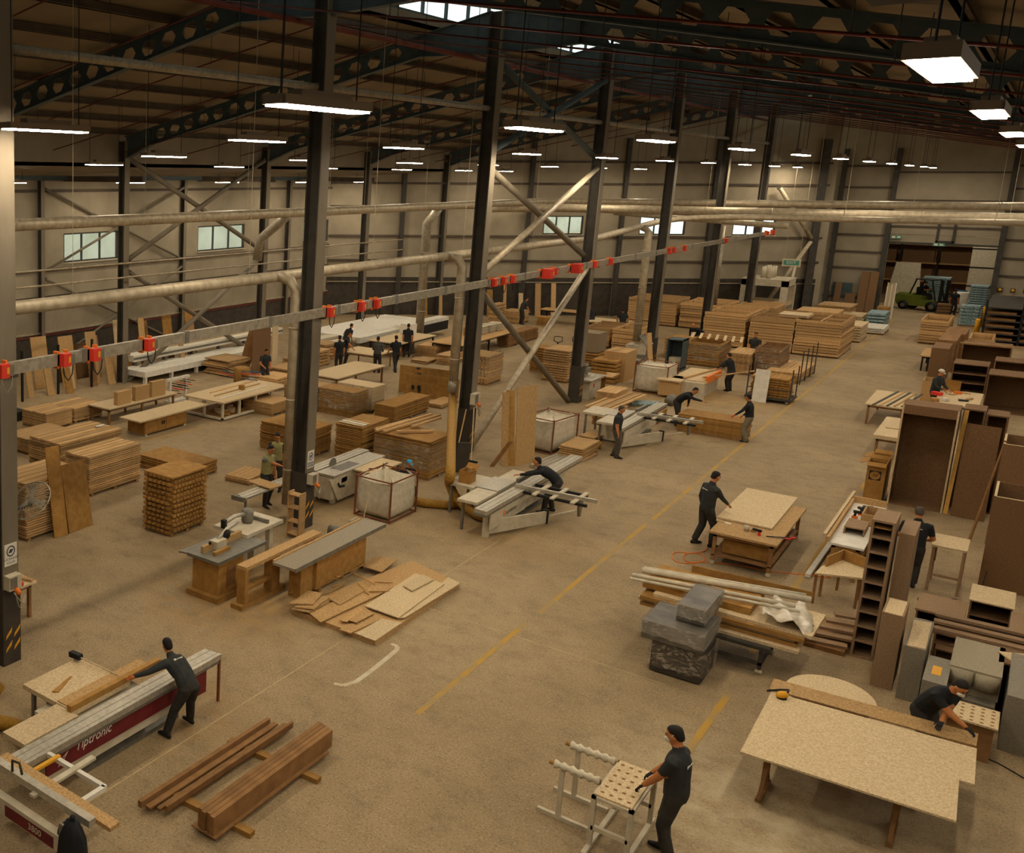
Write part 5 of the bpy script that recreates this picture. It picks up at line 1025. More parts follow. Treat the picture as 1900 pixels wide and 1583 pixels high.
for y in (-.15, .5):
    obj('arm_core', B().tube([(-.27, y, .82), (-.95, y, .82)], .03, 8), M['ochre'], pr, True); rg_ = B()
    rg_.tube([(-.28-.03*i, y, .82) for i in range(21)], [.05+.012*math.sin(i*1.7)+(0 if i % 4 else .008) for i in range(21)], 10); obj('padding', rg_, M['bag'], pr, True)
    obj('arm_post', B().box(-.8, y-.03, .06, -.74, y+.03, .78), M['cream'], pr); obj('arm_foot', B().box(-1.05, y-.03, 0, -.3, y+.03, .06), M['cream'], pr)
person('person with a white mask and dark polo sanding the perforated board at the picture bottom', Vector((-2.55, 13.75, 0)), PI*.97, 1.86, .06, Vector((-2.98, 13.62, .90)), Vector((-3.0, 13.98, .89)), glove='glove', mask=True, near=True, logo=True, fl=(-.12, -.05), fr=(.13, .1), head=(.28, .0), pants='pantsd')
# ================================================================== board loads, machines and workers farther back
def AF(k, b, t, c1, c2, lx=None, ly=None, h=None):
    a = G(k, *b); hh = HT(a, k, *t); p2 = G(k, *c2, hh)-a; p1 = G(k, *c1, hh)-a
    return (a, R90, lx or max(p2.y, .3), ly or max(-p1.x, .3), h or hh)
def shift(f, along_y=0.0, along_x=0.0, gap=.06):
    a, rz, lx, ly, h = f; return (a+Vector((-(ly+gap)*along_y, (lx+gap)*along_x, 0)), rz, lx, ly, h)
# --- left: loads beside the first two columns
stack('tall criss-cross tower of short boards standing alone near the first column', AF('4', (940, 1478), (935, 1140), (815, 1095), (1128, 1078)), 24, 'left stacks', 'cross', M['ochre'], over=.07)
stack('low dark edged board stack behind the criss-cross tower', fb(-19.6, -17.5, 22.2, 23.5, .45), 5, 'left stacks', 'slab', M['ochre'])
stack('large plank load with a pale top behind the two leaning boards', AF('4', (492, 1255), (478, 1040), (345, 1005), (748, 952)), 18, 'left stacks', 'planks', M['wood'], top=5)
stack('long plank load with a white tube on it, behind the large plank load', AF('4', (335, 1165), (330, 965), (205, 905), (628, 865)), 16, 'left stacks', 'planks', M['wood'], top=6)
stack('plank stack nearest the first column toward the windows', fb(-26.1, -24.8, 23.1, 24.4, .62), 10, 'left stacks', 'planks', M['wood'], top=5)
stack('plank stack next to the cabinet bench, right of its twin', fb(-26.2, -24.9, 24.6, 26.1, .56), 9, 'left stacks', 'planks', M['wood'], top=5)
stack('tall plank stack half hidden behind the first column', fb(-18.6, -17.3, 15.4, 17.4, 1.5), 22, 'left stacks', 'planks', M['wood'], top=5)
stack('short plank stack behind the first column, lower than its neighbours', fb(-24.2, -22.9, 20.6, 22.6, .55), 8, 'left stacks', 'planks', M['wood'])
solo('white_tube', 'short white tube lying on the long plank load', 'tube', B().tube([(0, 0, .04), (.05, .34, .04)], .04, 10), M['white'], None, (-20.9, 21.6, 1.132), 0, True)
leaning('dark narrow board leaning on the plank load, left one of two', G('4', 298, 1480), G('4', 372, 1462), .45, (-1, .2, 0), 2.3, .03, M['ochre'], 'dark leaning boards')
leaning('dark wide board leaning on the plank load, right one of two', G('4', 378, 1455), G('4', 507, 1408), .4, (-1, .2, 0), 1.75, .03, M['ochre'], 'dark leaning boards')

# --- benches toward the windows
a, rz, lx, ly, h = fb(-22.75, -21.75, 24.8, 28.5, .62); cbn = thing('cabinet_bench', 'low ochre cabinet bench with a pale overhanging top', 'bench', a, rz)
obj('cabinet', B().box(.25, .12, .06, 2.6, ly-.1, h-.05), M['ochre'], cbn); obj('worktop', B().box(-.1, 0, h-.05, lx, ly, h), M['mdfl'], cbn)
for i in range(2): d = obj('door', B().box(.28+1.16*i, .1, .1, .28+1.16*i+1.12, .12, h-.08), M['ochre'], cbn); obj('handle', B().box(.28+1.0*i+.9*(1-i), .07, .3, .31+1.0*i+.9*(1-i), .1, .42), M['black'], d)
for x in (.3, 2.45): obj('skid', B().box(x, .1, 0, x+.1, ly, .06), M['cream'], cbn)
a, rz, lx, ly, h = fb(-22.98, -21.2, 28.7, 32.98, .75); ot = thing('frame_table', 'large pale table on an open white post frame', 'table', a, rz)
obj('tabletop', B().box(-.05, -.05, h-.06, lx+.05, ly+.05, h), M['mdfl'], ot)
for i in range(5):
    for j in range(3):
        if 0 < i < 4 and j == 1: continue
        x, y = (lx-.08)*i/4, (ly-.08)*j/2; obj('post', B().box(x, y, .08, x+.08, y+.08, h-.06), M['cream'], ot)
for q in ((0, 0, lx, .08), (0, ly-.08, lx, ly), (0, 0, .08, ly), (lx-.08, 0, lx, ly)): obj('bottom_rail', B().box(q[0], q[1], .05, q[2], q[3], .13), M['cream'], ot)
obj('bottom_shelf', B().box(.08, .08, .1, lx-.08, ly-.08, .12), M['woodd'], ot)
for x, y in ((.05, .05), (lx-.05, .05), (.05, ly-.05), (lx-.05, ly-.05)): obj('caster', B().ball((x, y, .04), .045, k=4), M['cream'], ot)
for i in range(9): p = Vector((-22.6+rnd(0, 1.2), 29.0+rnd(0, 3.4), .13)); solo('offcut', 'wood offcut on the lower shelf of the white frame table, %s from its near end' % ORD[i], 'offcut', B().box(0, 0, 0, rnd(.2, .45), rnd(.15, .4), rnd(.06, .18)), M[random.choice(['ochre', 'wood', 'mdfl'])], 'offcuts under the frame table', p, rnd(0, 3))
for i in range(3): plank('long lath lying on the white frame table, %s from the near edge' % ORD[i], (-21.6-.45*i, 29+.3*i, .765), (-21.7-.45*i, 32.2+.2*i, .765), .07, .03, M['wood' if i else 'white'], 'laths on the frame table')
for i in range(3): solo('small_block', 'small ochre block on the white frame table, %s of three' % ORD[i], 'block', B().box(0, 0, 0, .2, .16, .06), M['ochre'], 'blocks on the frame table', (-22.1, 30.9+.0*i, .755+.06*i), .1*i)
lb = table('long bench behind the cabinet bench carrying upright panels', fb(-24.9, -23.8, 25.3, 29.2, .62), M['mdfl'], M['woodd'], nx=3)
for i, (x0, y0, w, hh) in enumerate(((-23.95, 25.9, .75, .5), (-23.95, 26.9, .8, .55), (-23.95, 27.85, .8, .6))): solo('upright_panel', 'upright ochre panel box on the long bench, %s from the camera' % ORD[i], 'box', B().box(-.18, 0, 0, 0, w, hh), M['mdf'], 'upright panel boxes', (x0, y0, .62))
cl = thing('clamp_rack', 'rack bristling with bar clamps between the benches', 'rack', (-24.6, 30.2, 0)); obj('stand', B().box(-.15, -.6, 0, .15, .6, .08).box(-.05, -.55, .08, .05, -.45, .95).box(-.05, .45, .08, .05, .55, .95).box(-.06, -.7, .9, .06, .7, 1.0), M['white'], cl)
for i in range(12): z = .35+.05*(i % 6)+(.02*i); obj('bar_clamp', B().bar((-.35 if i % 2 else -.2, -.5+i*.09, z), (.5 if i % 2 else .35, -.5+i*.09, z+.02), .025, .025), M['black' if i % 3 else 'red'], cl)
cs = thing('clamping_stand', 'clamped wooden drum with blue and black clamps at the far end of the frame table', 'stand', (-23.4, 32.9, 0)); obj('drum', B().lathe([(.32, 0), (.32, 1.15), (.3, 1.2)], 16), M['ochre'], cs, True)
for i in range(8): s = 1 if i % 2 else -1; obj('bar_clamp', B().bar((s*.2, -.3, .75+.05*i), (s*.95, -.25+.05*i, .75+.05*i), .03, .03), M[['black', 'blue', 'red'][i % 3]], cs)
person('person with a dark shirt working alone at the bench beyond the frame table', G('', 489, 716), -.5, 1.68, .15, (-.15, .35, .95), (.2, .35, .95), pz=.9, head=(.3, 0))
table('pale bench beyond the frame table where one worker stands', fb(-21.9, -20.4, 35.5, 39.6, .78), M['mdfl'])
# leaning doors and boards at the inner columns
leaning('brown panelled door leaning upright near the lone worker', G('a', 1560, 790), G('a', 1755, 760), .4, (-.8, 1, 0), 2.35, .05, M['brown'], 'upright panels')
leaning('narrow pale panel leaning right of the brown door', G('a', 1775, 755), G('a', 1835, 748), .3, (-.8, 1, 0), 2.15, .05, M['mdfl'], 'upright panels')
for i in range(4): leaning('thin board leaning left of the brown door, %s of four' % ORD[i], G('a', 1420+26*i, 725+6*i), G('a', 1450+26*i, 728+6*i), .55, (1, .8, 0), 2.3-.12*i, .03, M['woodd'], 'thin boards by the door')
# long two-tier panel line under the windows
bs = thing('panel_line', 'long white two-tier panel conveyor under the windows', 'machine', (-27.6, 31.6, 0), R90)
obj('lower_bed', B().box(0, 0, .3, 9.5, 1.4, .55), M['white'], bs); obj('upper_bed', B().box(.6, 1.2, .75, 12.5, 3.2, 1.05), M['white'], bs); obj('edge_strip', B().box(.6, 1.18, .85, 12.5, 1.2, .95), M['alud'], bs); obj('panel_pack', B().box(2.5, 1.6, 1.05, 12.2, 3.0, 1.25), M['mdfl'], bs)
for i in range(6): obj('leg', B().box(.1+1.8*i, .05, 0, .22+1.8*i, .2, .3), M['white'], bs); obj('leg', B().box(.8+2.1*i, 1.3, 0, .95+2.1*i, 1.5, .75), M['alud'], bs)
stack('messy pile of thin strips at the foot of the brace near the windows', fb(-27.4, -26.0, 35.6, 37.2, .75), 9, 'window side stacks', 'planks', M['wood'], jit=.12, ph=.05)
# junk and planks along the side wall
for i, (x, y0, y1, w, m) in enumerate(((355, 303, 430, 45, 'mdf'), (470, 352, 500, 42, 'mdf'), (235, 345, 480, 30, 'wood'), (145, 420, 560, 30, 'wood'), (580, 470, 650, 22, 'mdfl'), (620, 450, 665, 16, 'wood'), (650, 480, 665, 28, 'woodd'), (705, 420, 560, 30, 'ochre'), (545, 470, 640, 30, 'mdf'), (755, 465, 555, 30, 'ochre'))):
    g = G('4', x, 690); leaning('board propped upright in the offcut corner under the windows, %s from the first column' % ORD[i], Vector((-30.2+.5*(i % 3), g.y*.0+27.5+i*1.15, 0)), Vector((-30.2+.5*(i % 3)+.1, 27.5+i*1.15+w*.018, 0)), .4, (-1, .1, 0), 1.5+rnd(.3, 1.1), .04, M[m], 'offcut corner boards')
for i in range(12): leaning('offcut plank in the second rank of the offcut corner, %s from the camera' % ORD[i], Vector((-29.2+.25*(i % 3), 26.2+i*.85, 0)), Vector((-29.15+.25*(i % 3), 26.2+i*.85+rnd(.12, .4), 0)), .35, (-1, .15, 0), rnd(.9, 1.7), .04, M[['mdf', 'wood', 'ochre', 'mdfl', 'woodd'][i % 5]], 'offcut second rank')
for i in range(4): solo('offcut_rack_post', 'dark upright post of the offcut racks, %s from the camera' % ORD[i], 'post', B().box(-.04, -.04, 0, .04, .04, 2.1), M['black'], 'offcut rack posts', (-28.9, 25.6+2.0*i, 0))
solo('brown_panel', 'wide brown chipboard sheet standing in the offcut corner', 'board', B().box(0, 0, 0, .04, 2.3, 1.6), M['brown'], None, (-30.6, 29.2, 0))
en = thing('old_engine', 'heap of black engine parts behind the first column', 'machine', (-27.2, 22.9, 0)); obj('frame', B().box(-.6, -.6, 0, .6, .9, .35), M['black'], en)
for i in range(9): obj('cylinder', B().tube([(rnd(-.5, .4), rnd(-.5, .7), .35), (rnd(-.4, .5), rnd(-.4, .8), rnd(.7, 1.0))], rnd(.06, .14), 8), M['black' if i % 3 else 'alud'], en, True)

# --- middle: loads behind the second and third columns
f = AF('h', (905, 780), (905, 350), (315, 235), (1110, 265), lx=1.5); st1 = stack('large brown board load with loose laths on top, left of the third column', f, 24, 'middle stacks', 'slab', M['ochre']); film(st1, f[2], f[3], f[4]*.85)
for i, (p, q) in enumerate((((340, 230), (940, 50)), ((420, 240), (1030, 60)), ((560, 240), (960, 235)), ((730, 190), (1040, 90)), ((330, 215), (700, 110)))): plank('loose lath on the large brown board load, %s from its front edge' % ORD[i], vz(G('h', *p, f[4]+.04), f[4]+.045), vz(G('h', *q, f[4]+.04), f[4]+.045), .09, .06, M['wood'], 'loose laths')
f = AF('b', (915, 1275), (925, 990), (520, 930), (1130, 955)); s_ = stack('film wrapped board load behind the second column with papers on top', f, 14, 'middle stacks', 'slab', M['ochre']); film(s_, f[2], f[3], f[4])
stack('plain board load left of the film wrapped one', shift(f, 1), 12, 'middle stacks', 'slab', M['mdf'])
stack('plain pale board load right of the film wrapped one', shift(f, 0, 1.2), 6, 'middle stacks', 'slab', M['mdfl'], gap=.05)
stack('low ribbed board load in front of the big ochre sheets', AF('b', (1350, 1330), (1350, 1140), (1150, 1100), (1740, 1012)), 11, 'middle stacks', 'slab', M['ochre'])
f = AF('g', (1570, 640), (1590, 195), (1275, 150), (1876, 85)); stack('dark ribbed board load with white strips on its top', f, 22, 'middle stacks', 'slab', M['ochre'])
for i in range(3): plank('white strip lying across the dark ribbed board load, %s from the front' % ORD[i], f[0]+Vector((-.05, .12+.2*i, f[4]+.012)), f[0]+Vector((-f[3]+.02, .16+.2*i, f[4]+.012)), .12, .02, M['white' if i == 1 else 'mdfl'], 'white strips')
stack('wide ribbed board load directly behind the second column', AF('g', (1010, 538), (1023, 227), (555, 95), (1280, 150)), 16, 'middle stacks', 'slab', M['ochre'])
f = AF('a', (1780, 1250), (1790, 1110), (1720, 1100), (1900, 1060), lx=1.4, ly=1.3); stack('small grey edged stack left of the second column', f, 8, 'middle stacks', 'slab', M['mdf'])
# big standing ochre sheets with the crouching worker
for i in range(2):
    a = G('5', 357, 692)+Vector((-.5*i, .45*i, 0)); solo('standing_sheet', 'big ochre sheet standing on edge, %s' % ('front one', 'rear one behind the crouching worker')[i], 'board', B().box(0, 0, 0, 2.2, .05, .95+.22*i), M['ochre'], 'standing sheets', a, .12)
stack('flat board stack on the floor beside the big standing sheets', AF('5', (560, 770), (560, 745), (495, 725), (620, 705)), 3, 'middle stacks', 'slab', M['mdf'], ph=.04)
person('person crouching behind the big standing ochre sheet, only the head showing', vz(G('', 781, 688, 1.05), 0), -R90, 1.65, .35, pz=.5, fl=(-.15, .25), fr=(.15, .2), shirt='shirtk', head=(.2, 0))
for i, (b, t, c1, c2, lab) in enumerate((((530, 490), (530, 425), (430, 410), (560, 395), 'pale lumber stack by the group of five workers'), ((600, 530), (605, 475), (512, 470), (650, 445), 'ribbed lumber stack beside the third column'), ((480, 525), (480, 505), (365, 500), (495, 480), 'flat lumber bundle on the floor by the group of workers'))):
    stack(lab, AF('5', b, t, c1, c2), (8, 7, 3)[i], 'lumber stacks', 'planks', M['wood'], ph=.04, jit=.04)
st_ = stack('lattice stack of thin strips wrapped with film right of the third column', AF('c', (600, 1150), (605, 830), (500, 800), (740, 690), lx=1.6, ly=1.0), 18, 'middle stacks', 'cross', M['wood'], over=.02); film(st_, 1.6, 1.0, 1.3)
for i, (b, t, c1, c2, lab) in enumerate((((830, 735), (850, 600), (700, 590), (1010, 490), 'long dark plank load beyond the brace'), ((1150, 640), (1150, 605), (1010, 610), (1190, 565), 'low pale plank load beside the long dark one'), ((950, 480), (965, 345), (740, 330), (980, 310), 'square brick-like board load far behind the brace'), ((830, 310), (820, 230), (710, 225), (850, 200), 'small board load on a second load near the far workers'), ((1270, 510), (1275, 400), (1100, 400), (1300, 385), 'brown box load near the far bench'), ((700, 480), (740, 260), (640, 250), (760, 230), 'narrow orange board load near the far bench'))):
    stack(lab, AF('c', b, t, c1, c2), (9, 3, 9, 5, 5, 8)[i], 'far stacks', 'planks', M[['woodd', 'wood', 'wood', 'mdfl', 'ochre', 'wood'][i]], jit=.03)
# long white bed machine and the benches of the five workers
wm = thing('panel_saw', 'long white panel saw with a black front behind the group of workers', 'machine', (-24.6, 45.2, 0), R90)
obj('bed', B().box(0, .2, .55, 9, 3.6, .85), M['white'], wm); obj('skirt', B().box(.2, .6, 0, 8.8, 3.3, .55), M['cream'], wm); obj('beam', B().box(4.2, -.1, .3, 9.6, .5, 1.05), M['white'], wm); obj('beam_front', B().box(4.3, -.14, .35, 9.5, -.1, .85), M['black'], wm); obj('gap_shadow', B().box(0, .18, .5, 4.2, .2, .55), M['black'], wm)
for i in range(3): obj('roller_table', B().box(-1.8, .4+1.1*i, .7, 0, 1.0+1.1*i, .82), M['cream'], wm)
cbx = thing('control_cabinet', 'small white control cabinet on the bench end behind the workers', 'cabinet', (-23.7, 48.2, 0)); obj('body', B().box(-.3, -.3, .8, .3, .35, 1.4), M['white'], cbx); obj('stand', B().box(-.25, -.25, 0, .25, .3, .8), M['alud'], cbx)
for i in range(4): stack('small crate of parts on the long trestle table, %s from the workers' % ORD[i], (Vector((-21.0+.05*i, 50.2+.9*i, .8)), R90, .7, .6, .45), 4, 'parts crates', 'planks', M[['ochre', 'cream', 'cream', 'cream'][i]], ph=.04)
table('white assembly table in front of the panel saw', fb(-24.4, -22.6, 45.2, 49.2, .8), M['mdfl'], M['black']); table('long trestle table right of the five workers', fb(-21.9, -20.2, 47.0, 54.0, .8), M['mdf'], M['black'], nx=3)
table('small low table between the five workers', fb(-23.9, -22.0, 41.6, 43.4, .75), M['mdfl'], M['woodd'], leg=.05)
for px, fc, lab, kw in (((628, 690), 2.4, 'person in black at the near bench, leftmost of the five workers', dict(lean=.1)), ((638, 680), .3, 'person reaching right over the low table, second of the five workers', dict(lean=.25, hr=(.35, .5, 1.0))), ((698, 692), 1.7, 'person in a grey shirt seen from behind, third of the five workers', dict(shirt='shirtg2', short=False, hl=(-.15, .3, 1.05), hr=(.15, .3, 1.05))), ((733, 690), 2.5, 'person striding left with a tool, fourth of the five workers', dict(lean=.15, hl=(-.3, .4, .8), fl=(-.1, -.25), fr=(.1, .25))), ((754, 663), 1.9, 'person behind the striding one, last of the five workers', dict(lean=.1)), ((640, 660), 1.2, 'person bending at the panel bench behind the five workers', dict(lean=.5, shirt='shirtk'))):
    M.setdefault('shirtg2', mat('mid_grey_shirt', '45433f', '4e4b45', scale=9, rough=.85)); kw.setdefault('shirt', 'shirtk'); person(lab, G('', *px), fc, 1.66, group='group at the far benches', **kw)
for i in range(5): stack('lumber pile around the far benches, %s from the camera' % ORD[i], (Vector((-22.8-.55*i, 34.6+1.9*i, 0)), R90, 1.4, 1.1, .55+.08*i), 5, 'bench lumber piles', 'planks', M['wood'], jit=.06, ph=.05)
# far end behind the brace
table('far bench against the dark plinth with one worker', fb(-22.6, -20.0, 63.6, 64.8, .85), M['mdf'], M['black']); person('person at the far bench against the dark wall', vz(G('', 970, 556, 1.55), 0), .8, 1.68, .35, hr=(.2, .4, .9))
for i in range(9): leaning('offcut board leaning on the dark plinth behind the far bench, %s from the window side' % ORD[i], onch(6.3+i*1.05, .75), onch(6.3+i*1.05+rnd(.15, .4), .75), .35, (-.697, .717, 0), rnd(1.5, 2.6), .04, M[random.choice(['mdf', 'wood', 'mdfl', 'ochre'])], 'plinth boards')
table('pale work table near the fourth column at the back', fb(-19.2, -16.9, 60.6, 62.6, .8), M['mdfl'], M['woodd']); person('person in black behind the back crates, leftmost of two', vz(G('', 1100, 571, 1.5), 0), 2.6, 1.68, .3, short=False, shirt='shirtk'); person('person bending over the slatted crates at the back, dark cap of hair', vz(G('', 1157, 585, 1.3), 0), 2.0, 1.66, .55, shirt='shirtk')
for i in range(2):
    pt_ = thing('pallet_jack', 'black pallet jack handle standing behind the pallet stack, %s one' % ('left', 'right')[i], 'pallet jack', (-16.6+.7*i, 49.6+.5*i, 0), .3); obj('drawbar', B().tube([(0, 0, .2), (0, .1, 1.1)], .03, 6), M['black'], pt_); obj('loop_handle', B().tube([(-.02, .1, 1.08), (-.18, .12, 1.15), (-.18, .14, 1.35), (0, .12, 1.38), (.18, .14, 1.35), (.18, .12, 1.15), (.02, .1, 1.08)], .022, 6), M['black'], pt_, True); obj('forks', B().box(-.28, -1.3, .05, -.12, 0, .12).box(.12, -1.3, .05, .28, 0, .12).box(-.25, -.15, .05, .25, .1, .3), M['redp'], pt_)

# --- around the fourth and fifth columns
stack('tall stack of pallet frames left of the fourth column', fb(-15.7, -14.6, 45.2, 46.8, 1.5), 13, 'pallet stacks', 'planks', M['wood'], gap=.4); stack('narrow dark board stack behind the pallet frames', fb(-16.9, -15.9, 47.0, 48.0, 1.2), 10, 'pallet stacks', 'planks', M['ochre'])
stack('board load carrying the grey chest, right of the fourth column', fb(-15.6, -14.4, 48.6, 50.0, .95), 7, 'pallet stacks', 'slab', M['ochre']); o = carcass('grey chipboard chest on the board load right of the fourth column', (Vector((-14.5, 48.7, 0)), R90, 1.2, 1.05, .9), M['greybox'] if 'greybox' in M else mat('grey_chip', '7d6b50', '8d7a5d', scale=30, rough=.85), .03, open_=None, z0=.95)
carcass('tall ochre panel cabinet behind the cream spindle machine', (Vector((-12.85, 47.2, 0)), R90, 1.6, .9, 1.35), M['mdf'], .04, open_=None); stack('ochre crate left of the tall panel cabinet', fb(-14.0, -13.0, 46.4, 47.6, 1.1), 6, 'pallet stacks', 'slab', M['ochre'])
leaning('single plank leaning right of the tall panel cabinet', (-12.3, 49.0, 0), (-12.2, 49.3, 0), .4, (-1, .5, 0), 2.1, .04, M['wood'])
sp = thing('spindle_machine', 'dusty cream spindle machine in front of the fourth column', 'machine', (-12.75, 42.4, 0), R90); obj('body', B().box(.1, .05, 0, 1.5, .7, .78), M['cream'], sp); obj('table', B().box(-.2, -.1, .78, 1.7, .85, .85), M['alu'], sp); obj('table_board', B().box(1.3, -.4, .8, 2.4, .5, .84), M['mdf'], sp); obj('feeder', B().box(.4, .35, 1.0, 1.0, .65, 1.2), M['alud'], sp); obj('feeder_post', B().box(1.1, .5, .85, 1.2, .6, 1.35), M['alud'], sp); obj('feeder_arm', B().bar((1.15, .55, 1.28), (.6, .5, 1.15), .07, .07), M['alu'], sp); obj('motor', B().lathe([(.12, 1.2), (.12, 1.4)], 10, (.6, .5, 0)), M['alud'], sp, True); obj('switch', B().box(.55, .03, .45, .65, .05, .6), M['red'], sp); obj('side_board', B().box(1.75, -.05, 0, 1.8, .6, .95), M['ochre'], sp)
stack('ochre board stack in front of the cream spindle machine', AF('o', (520, 265), (540, 140), (370, 110), (610, 85)), 8, 'mid stacks', 'planks', M['wood'])
for i in range(6): plank('long pale lath on the floor behind the third saw, %s from the camera side' % ORD[i], (-11.2-.16*i, 39.6, .3+.02*(i % 2)), (-11.0-.16*i, 43.6, .32+.02*(i % 2)), .12, .06, M['wood'], 'floor laths')
stack('low lath bearer stack under the long pale laths', fb(-12.1, -11.0, 40.2, 41.4, .27), 3, 'low stacks', 'planks', M['wood'], ph=.05)
big_bag('white bulk bag in a rusty frame beside the orange machine', (Vector((-10.75, 45.6, 0)), R90, 1.6, 1.25, 1.2), full=.9)
om = thing('edge_sander', 'white and orange edge sanding machine with a worker feeding a lath', 'machine', (-9.45, 45.6, 0), R90); obj('body', B().box(.2, .1, 0, 3.2, .75, .7), M['cream'], om); obj('front', B().box(.0, -.05, 0, .25, .8, .72), M['cream'], om); obj('hood', B().plate([(.3, -.02, .68), (2.6, -.02, .68), (2.6, -.02, .95), (.3, -.02, .98)], .1), M['orange'], om); obj('table', B().box(.2, -.1, .7, 3.3, 1.2, .78), M['mdfl'], om); obj('hopper', B().box(-.4, .75, .1, .7, 1.5, .72), M['mdf'], om); obj('cover', B().box(-.5, .7, .72, .8, 1.6, .78), M['mdfl'], om)
plank('long lath pushed through the white and orange machine', (-9.6, 46.2, .88), (-8.3, 49.4, .9), .06, .05, M['wood']); plank('second lath on the white and orange machine', (-10.2, 45.8, .83), (-9.7, 49.2, .83), .08, .04, M['wood'])
person('person in black feeding a lath into the white and orange machine', G('', 1352, 726), PI*.85, 1.62, .3, Vector((-9.55, 48.2, .98)), Vector((-9.5, 48.6, .95)), short=False, shirt='shirtk')
gm = thing('thicknesser', 'grey thickness planer against the fifth column', 'machine', (-12.9, 50.3, 0), R90); obj('body', B().box(0, 0, 0, 1.2, .95, .85), M['alud'], gm); obj('head', B().box(.1, .05, .85, 1.1, .9, 1.25), M['cream'], gm); obj('hood', B().plate([(.1, 0, 1.25), (1.1, 0, 1.25), (1.1, .4, 1.7), (.1, .4, 1.7)], .04), M['alud'], gm); obj('panel', B().box(.3, -.03, .9, .6, 0, 1.1), M['red'], gm); obj('table', B().box(-.5, .1, .6, 0, .85, .66), M['alu'], gm)
tr = thing('tool_trolley', 'dark metal cabinet open at the side beside the fifth column', 'cabinet', (-11.75, 52.0, 0), R90); obj('body', B().box(0, 0, 0, .9, .05, 1.5).box(0, .65, 0, .9, .7, 1.5).box(.85, 0, 0, .9, .7, 1.5).box(0, 0, 1.45, .9, .7, 1.5).box(0, 0, .1, .9, .7, .15), M['steelb'], tr); obj('bin', B().box(.2, .1, .15, .8, .6, .6), M['cream'], tr)
tt = thing('green_pipe', 'green pipes and a pump lying on the floor behind the third saw', 'pipe', (-10.4, 42.6, 0)); obj('pipe', B().tube([(-1.0, .2, .1), (.0, .9, .1)], .07, 8), M['teal'], tt, True); obj('pipe', B().tube([(-.8, -.1, .1), (.2, .6, .1)], .07, 8), M['teal'], tt, True); obj('pump', B().tube([(.3, 1.0, .2), (.3, 1.4, .25)], .2, 12), M['alud'], tt, True)

# --- crates toward the end of the aisle
crate('open slatted crate behind the grey chest, left of its twin', fb(-17.7, -16.3, 56.5, 59.6, 1.05), 8, div=2); crate('open slatted crate right of its twin behind the fifth column', fb(-16.0, -14.9, 55.9, 59.6, 1.2), 9, div=2)
f = fb(-18.6, -15.9, 67.6, 70.6, 1.65); crate('high slatted load behind the two open crates, window side', f, 10, div=3); crate('high slatted load behind the two open crates, aisle side', fb(-15.7, -13.4, 67.6, 71.6, 1.55), 9, div=3); crate('far slatted load beside the sixth column', fb(-13.2, -11.2, 69.3, 72.6, 1.5), 9, div=3)
f5 = AF('6', (875, 495), (905, 290), (655, 265), (985, 245), h=1.85); crate('tall slatted load at the aisle corner, rightmost of three in a row', f5, 12, div=2, divy=2); f5b = shift(f5, 1, 0, .05); crate('tall slatted load in the middle of the row of three', f5b, 12, div=2); crate('tall slatted load at the column end of the row of three', shift(f5b, 1, 0, .2), 12, div=2)
stack('narrow slatted board stack in front of the tall row of three', AF('6', (380, 585), (370, 465), (270, 455), (440, 405), lx=2.2), 16, 'aisle stacks', 'planks', M['wood'], jit=.03); f = AF('6', (545, 595), (560, 440), (415, 435), (605, 410), ly=1.0); c_ = crate('dark film wrapped crate beside the narrow slatted stack', f, 10, m=M['woodd'], div=2); film(c_, f[2], f[3], f[4])
f = AF('6', (215, 545), (235, 415), (95, 420), (275, 385), ly=1.5); c_ = crate('film wrapped ochre load with crumpled top behind the lath worker', f, 8, m=M['ochre']); film(c_, f[2], f[3], f[4])
stack('two-tier ochre load left of the crumpled film load', AF('6', (70, 505), (80, 390), (0, 385), (110, 365), ly=1.3), 6, 'aisle stacks', 'slab', M['ochre'])
for i in range(7): plank('loose strip on top of the ochre loads, %s from the fifth column' % ORD[i], (-12.2+.35*i, 55.4, 1.2), (-12.5+.35*i, 57.2, 1.22), .12, .03, M['mdfl'], 'strips on the ochre loads')
person('bald person bending over the ochre loads beside the sixth column', vz(G('', 1296, 607, 1.35), 0), -1.9, 1.7, .75, hl=(-.5, .3, 1.1), short=False, shirt='shirtk', bald=True, glove='rglove'); person('person standing between the crates with only head and shoulders showing', vz(G('', 1403, 622, 1.62), 0), -R90, 1.7, .1)
rk = thing('lumber_rack_trolley', 'steel stake trolley loaded with lumber beside the aisle line', 'trolley', (-6.7, 47.3, 0), R90, 'lumber trolleys')
for x in (0, 1.25): 
    for y in (0, 1.5): obj('stake', B().bar((x, y, .1), (x, y, 1.45), .04, .04), M['steel'], rk)
obj('deck', B().box(-.05, -.05, .12, 1.3, 1.55, .2), M['steel'], rk); obj('cross_tie', B().bar((0, 0, .55), (0, 1.5, .55), .03, .03), M['steel'], rk)
for x in (.1, 1.15): 
    for y in (.1, 1.4): obj('caster', B().ball((x, y, .06), .06, k=4), M['cream'], rk)
stack('ochre board load on the steel stake trolley', (Vector((-6.8, 47.4, .2)), R90, 1.1, 1.3, .85), 8, 'aisle stacks', 'planks', M['ochre'], ph=.0, jit=.04)
leaning('white sheet leaning on the front of the stake trolley', (-7.95, 47.05, 0), (-7.45, 47.05, 0), .18, (0, 1, 0), 1.35, .02, M['white'])
l2 = stack('lumber bundle held by stakes behind the stake trolley', AF('6', (655, 630), (640, 570), (560, 555), (765, 515), ly=1.3), 5, 'aisle stacks', 'planks', M['wood'], jit=.04)
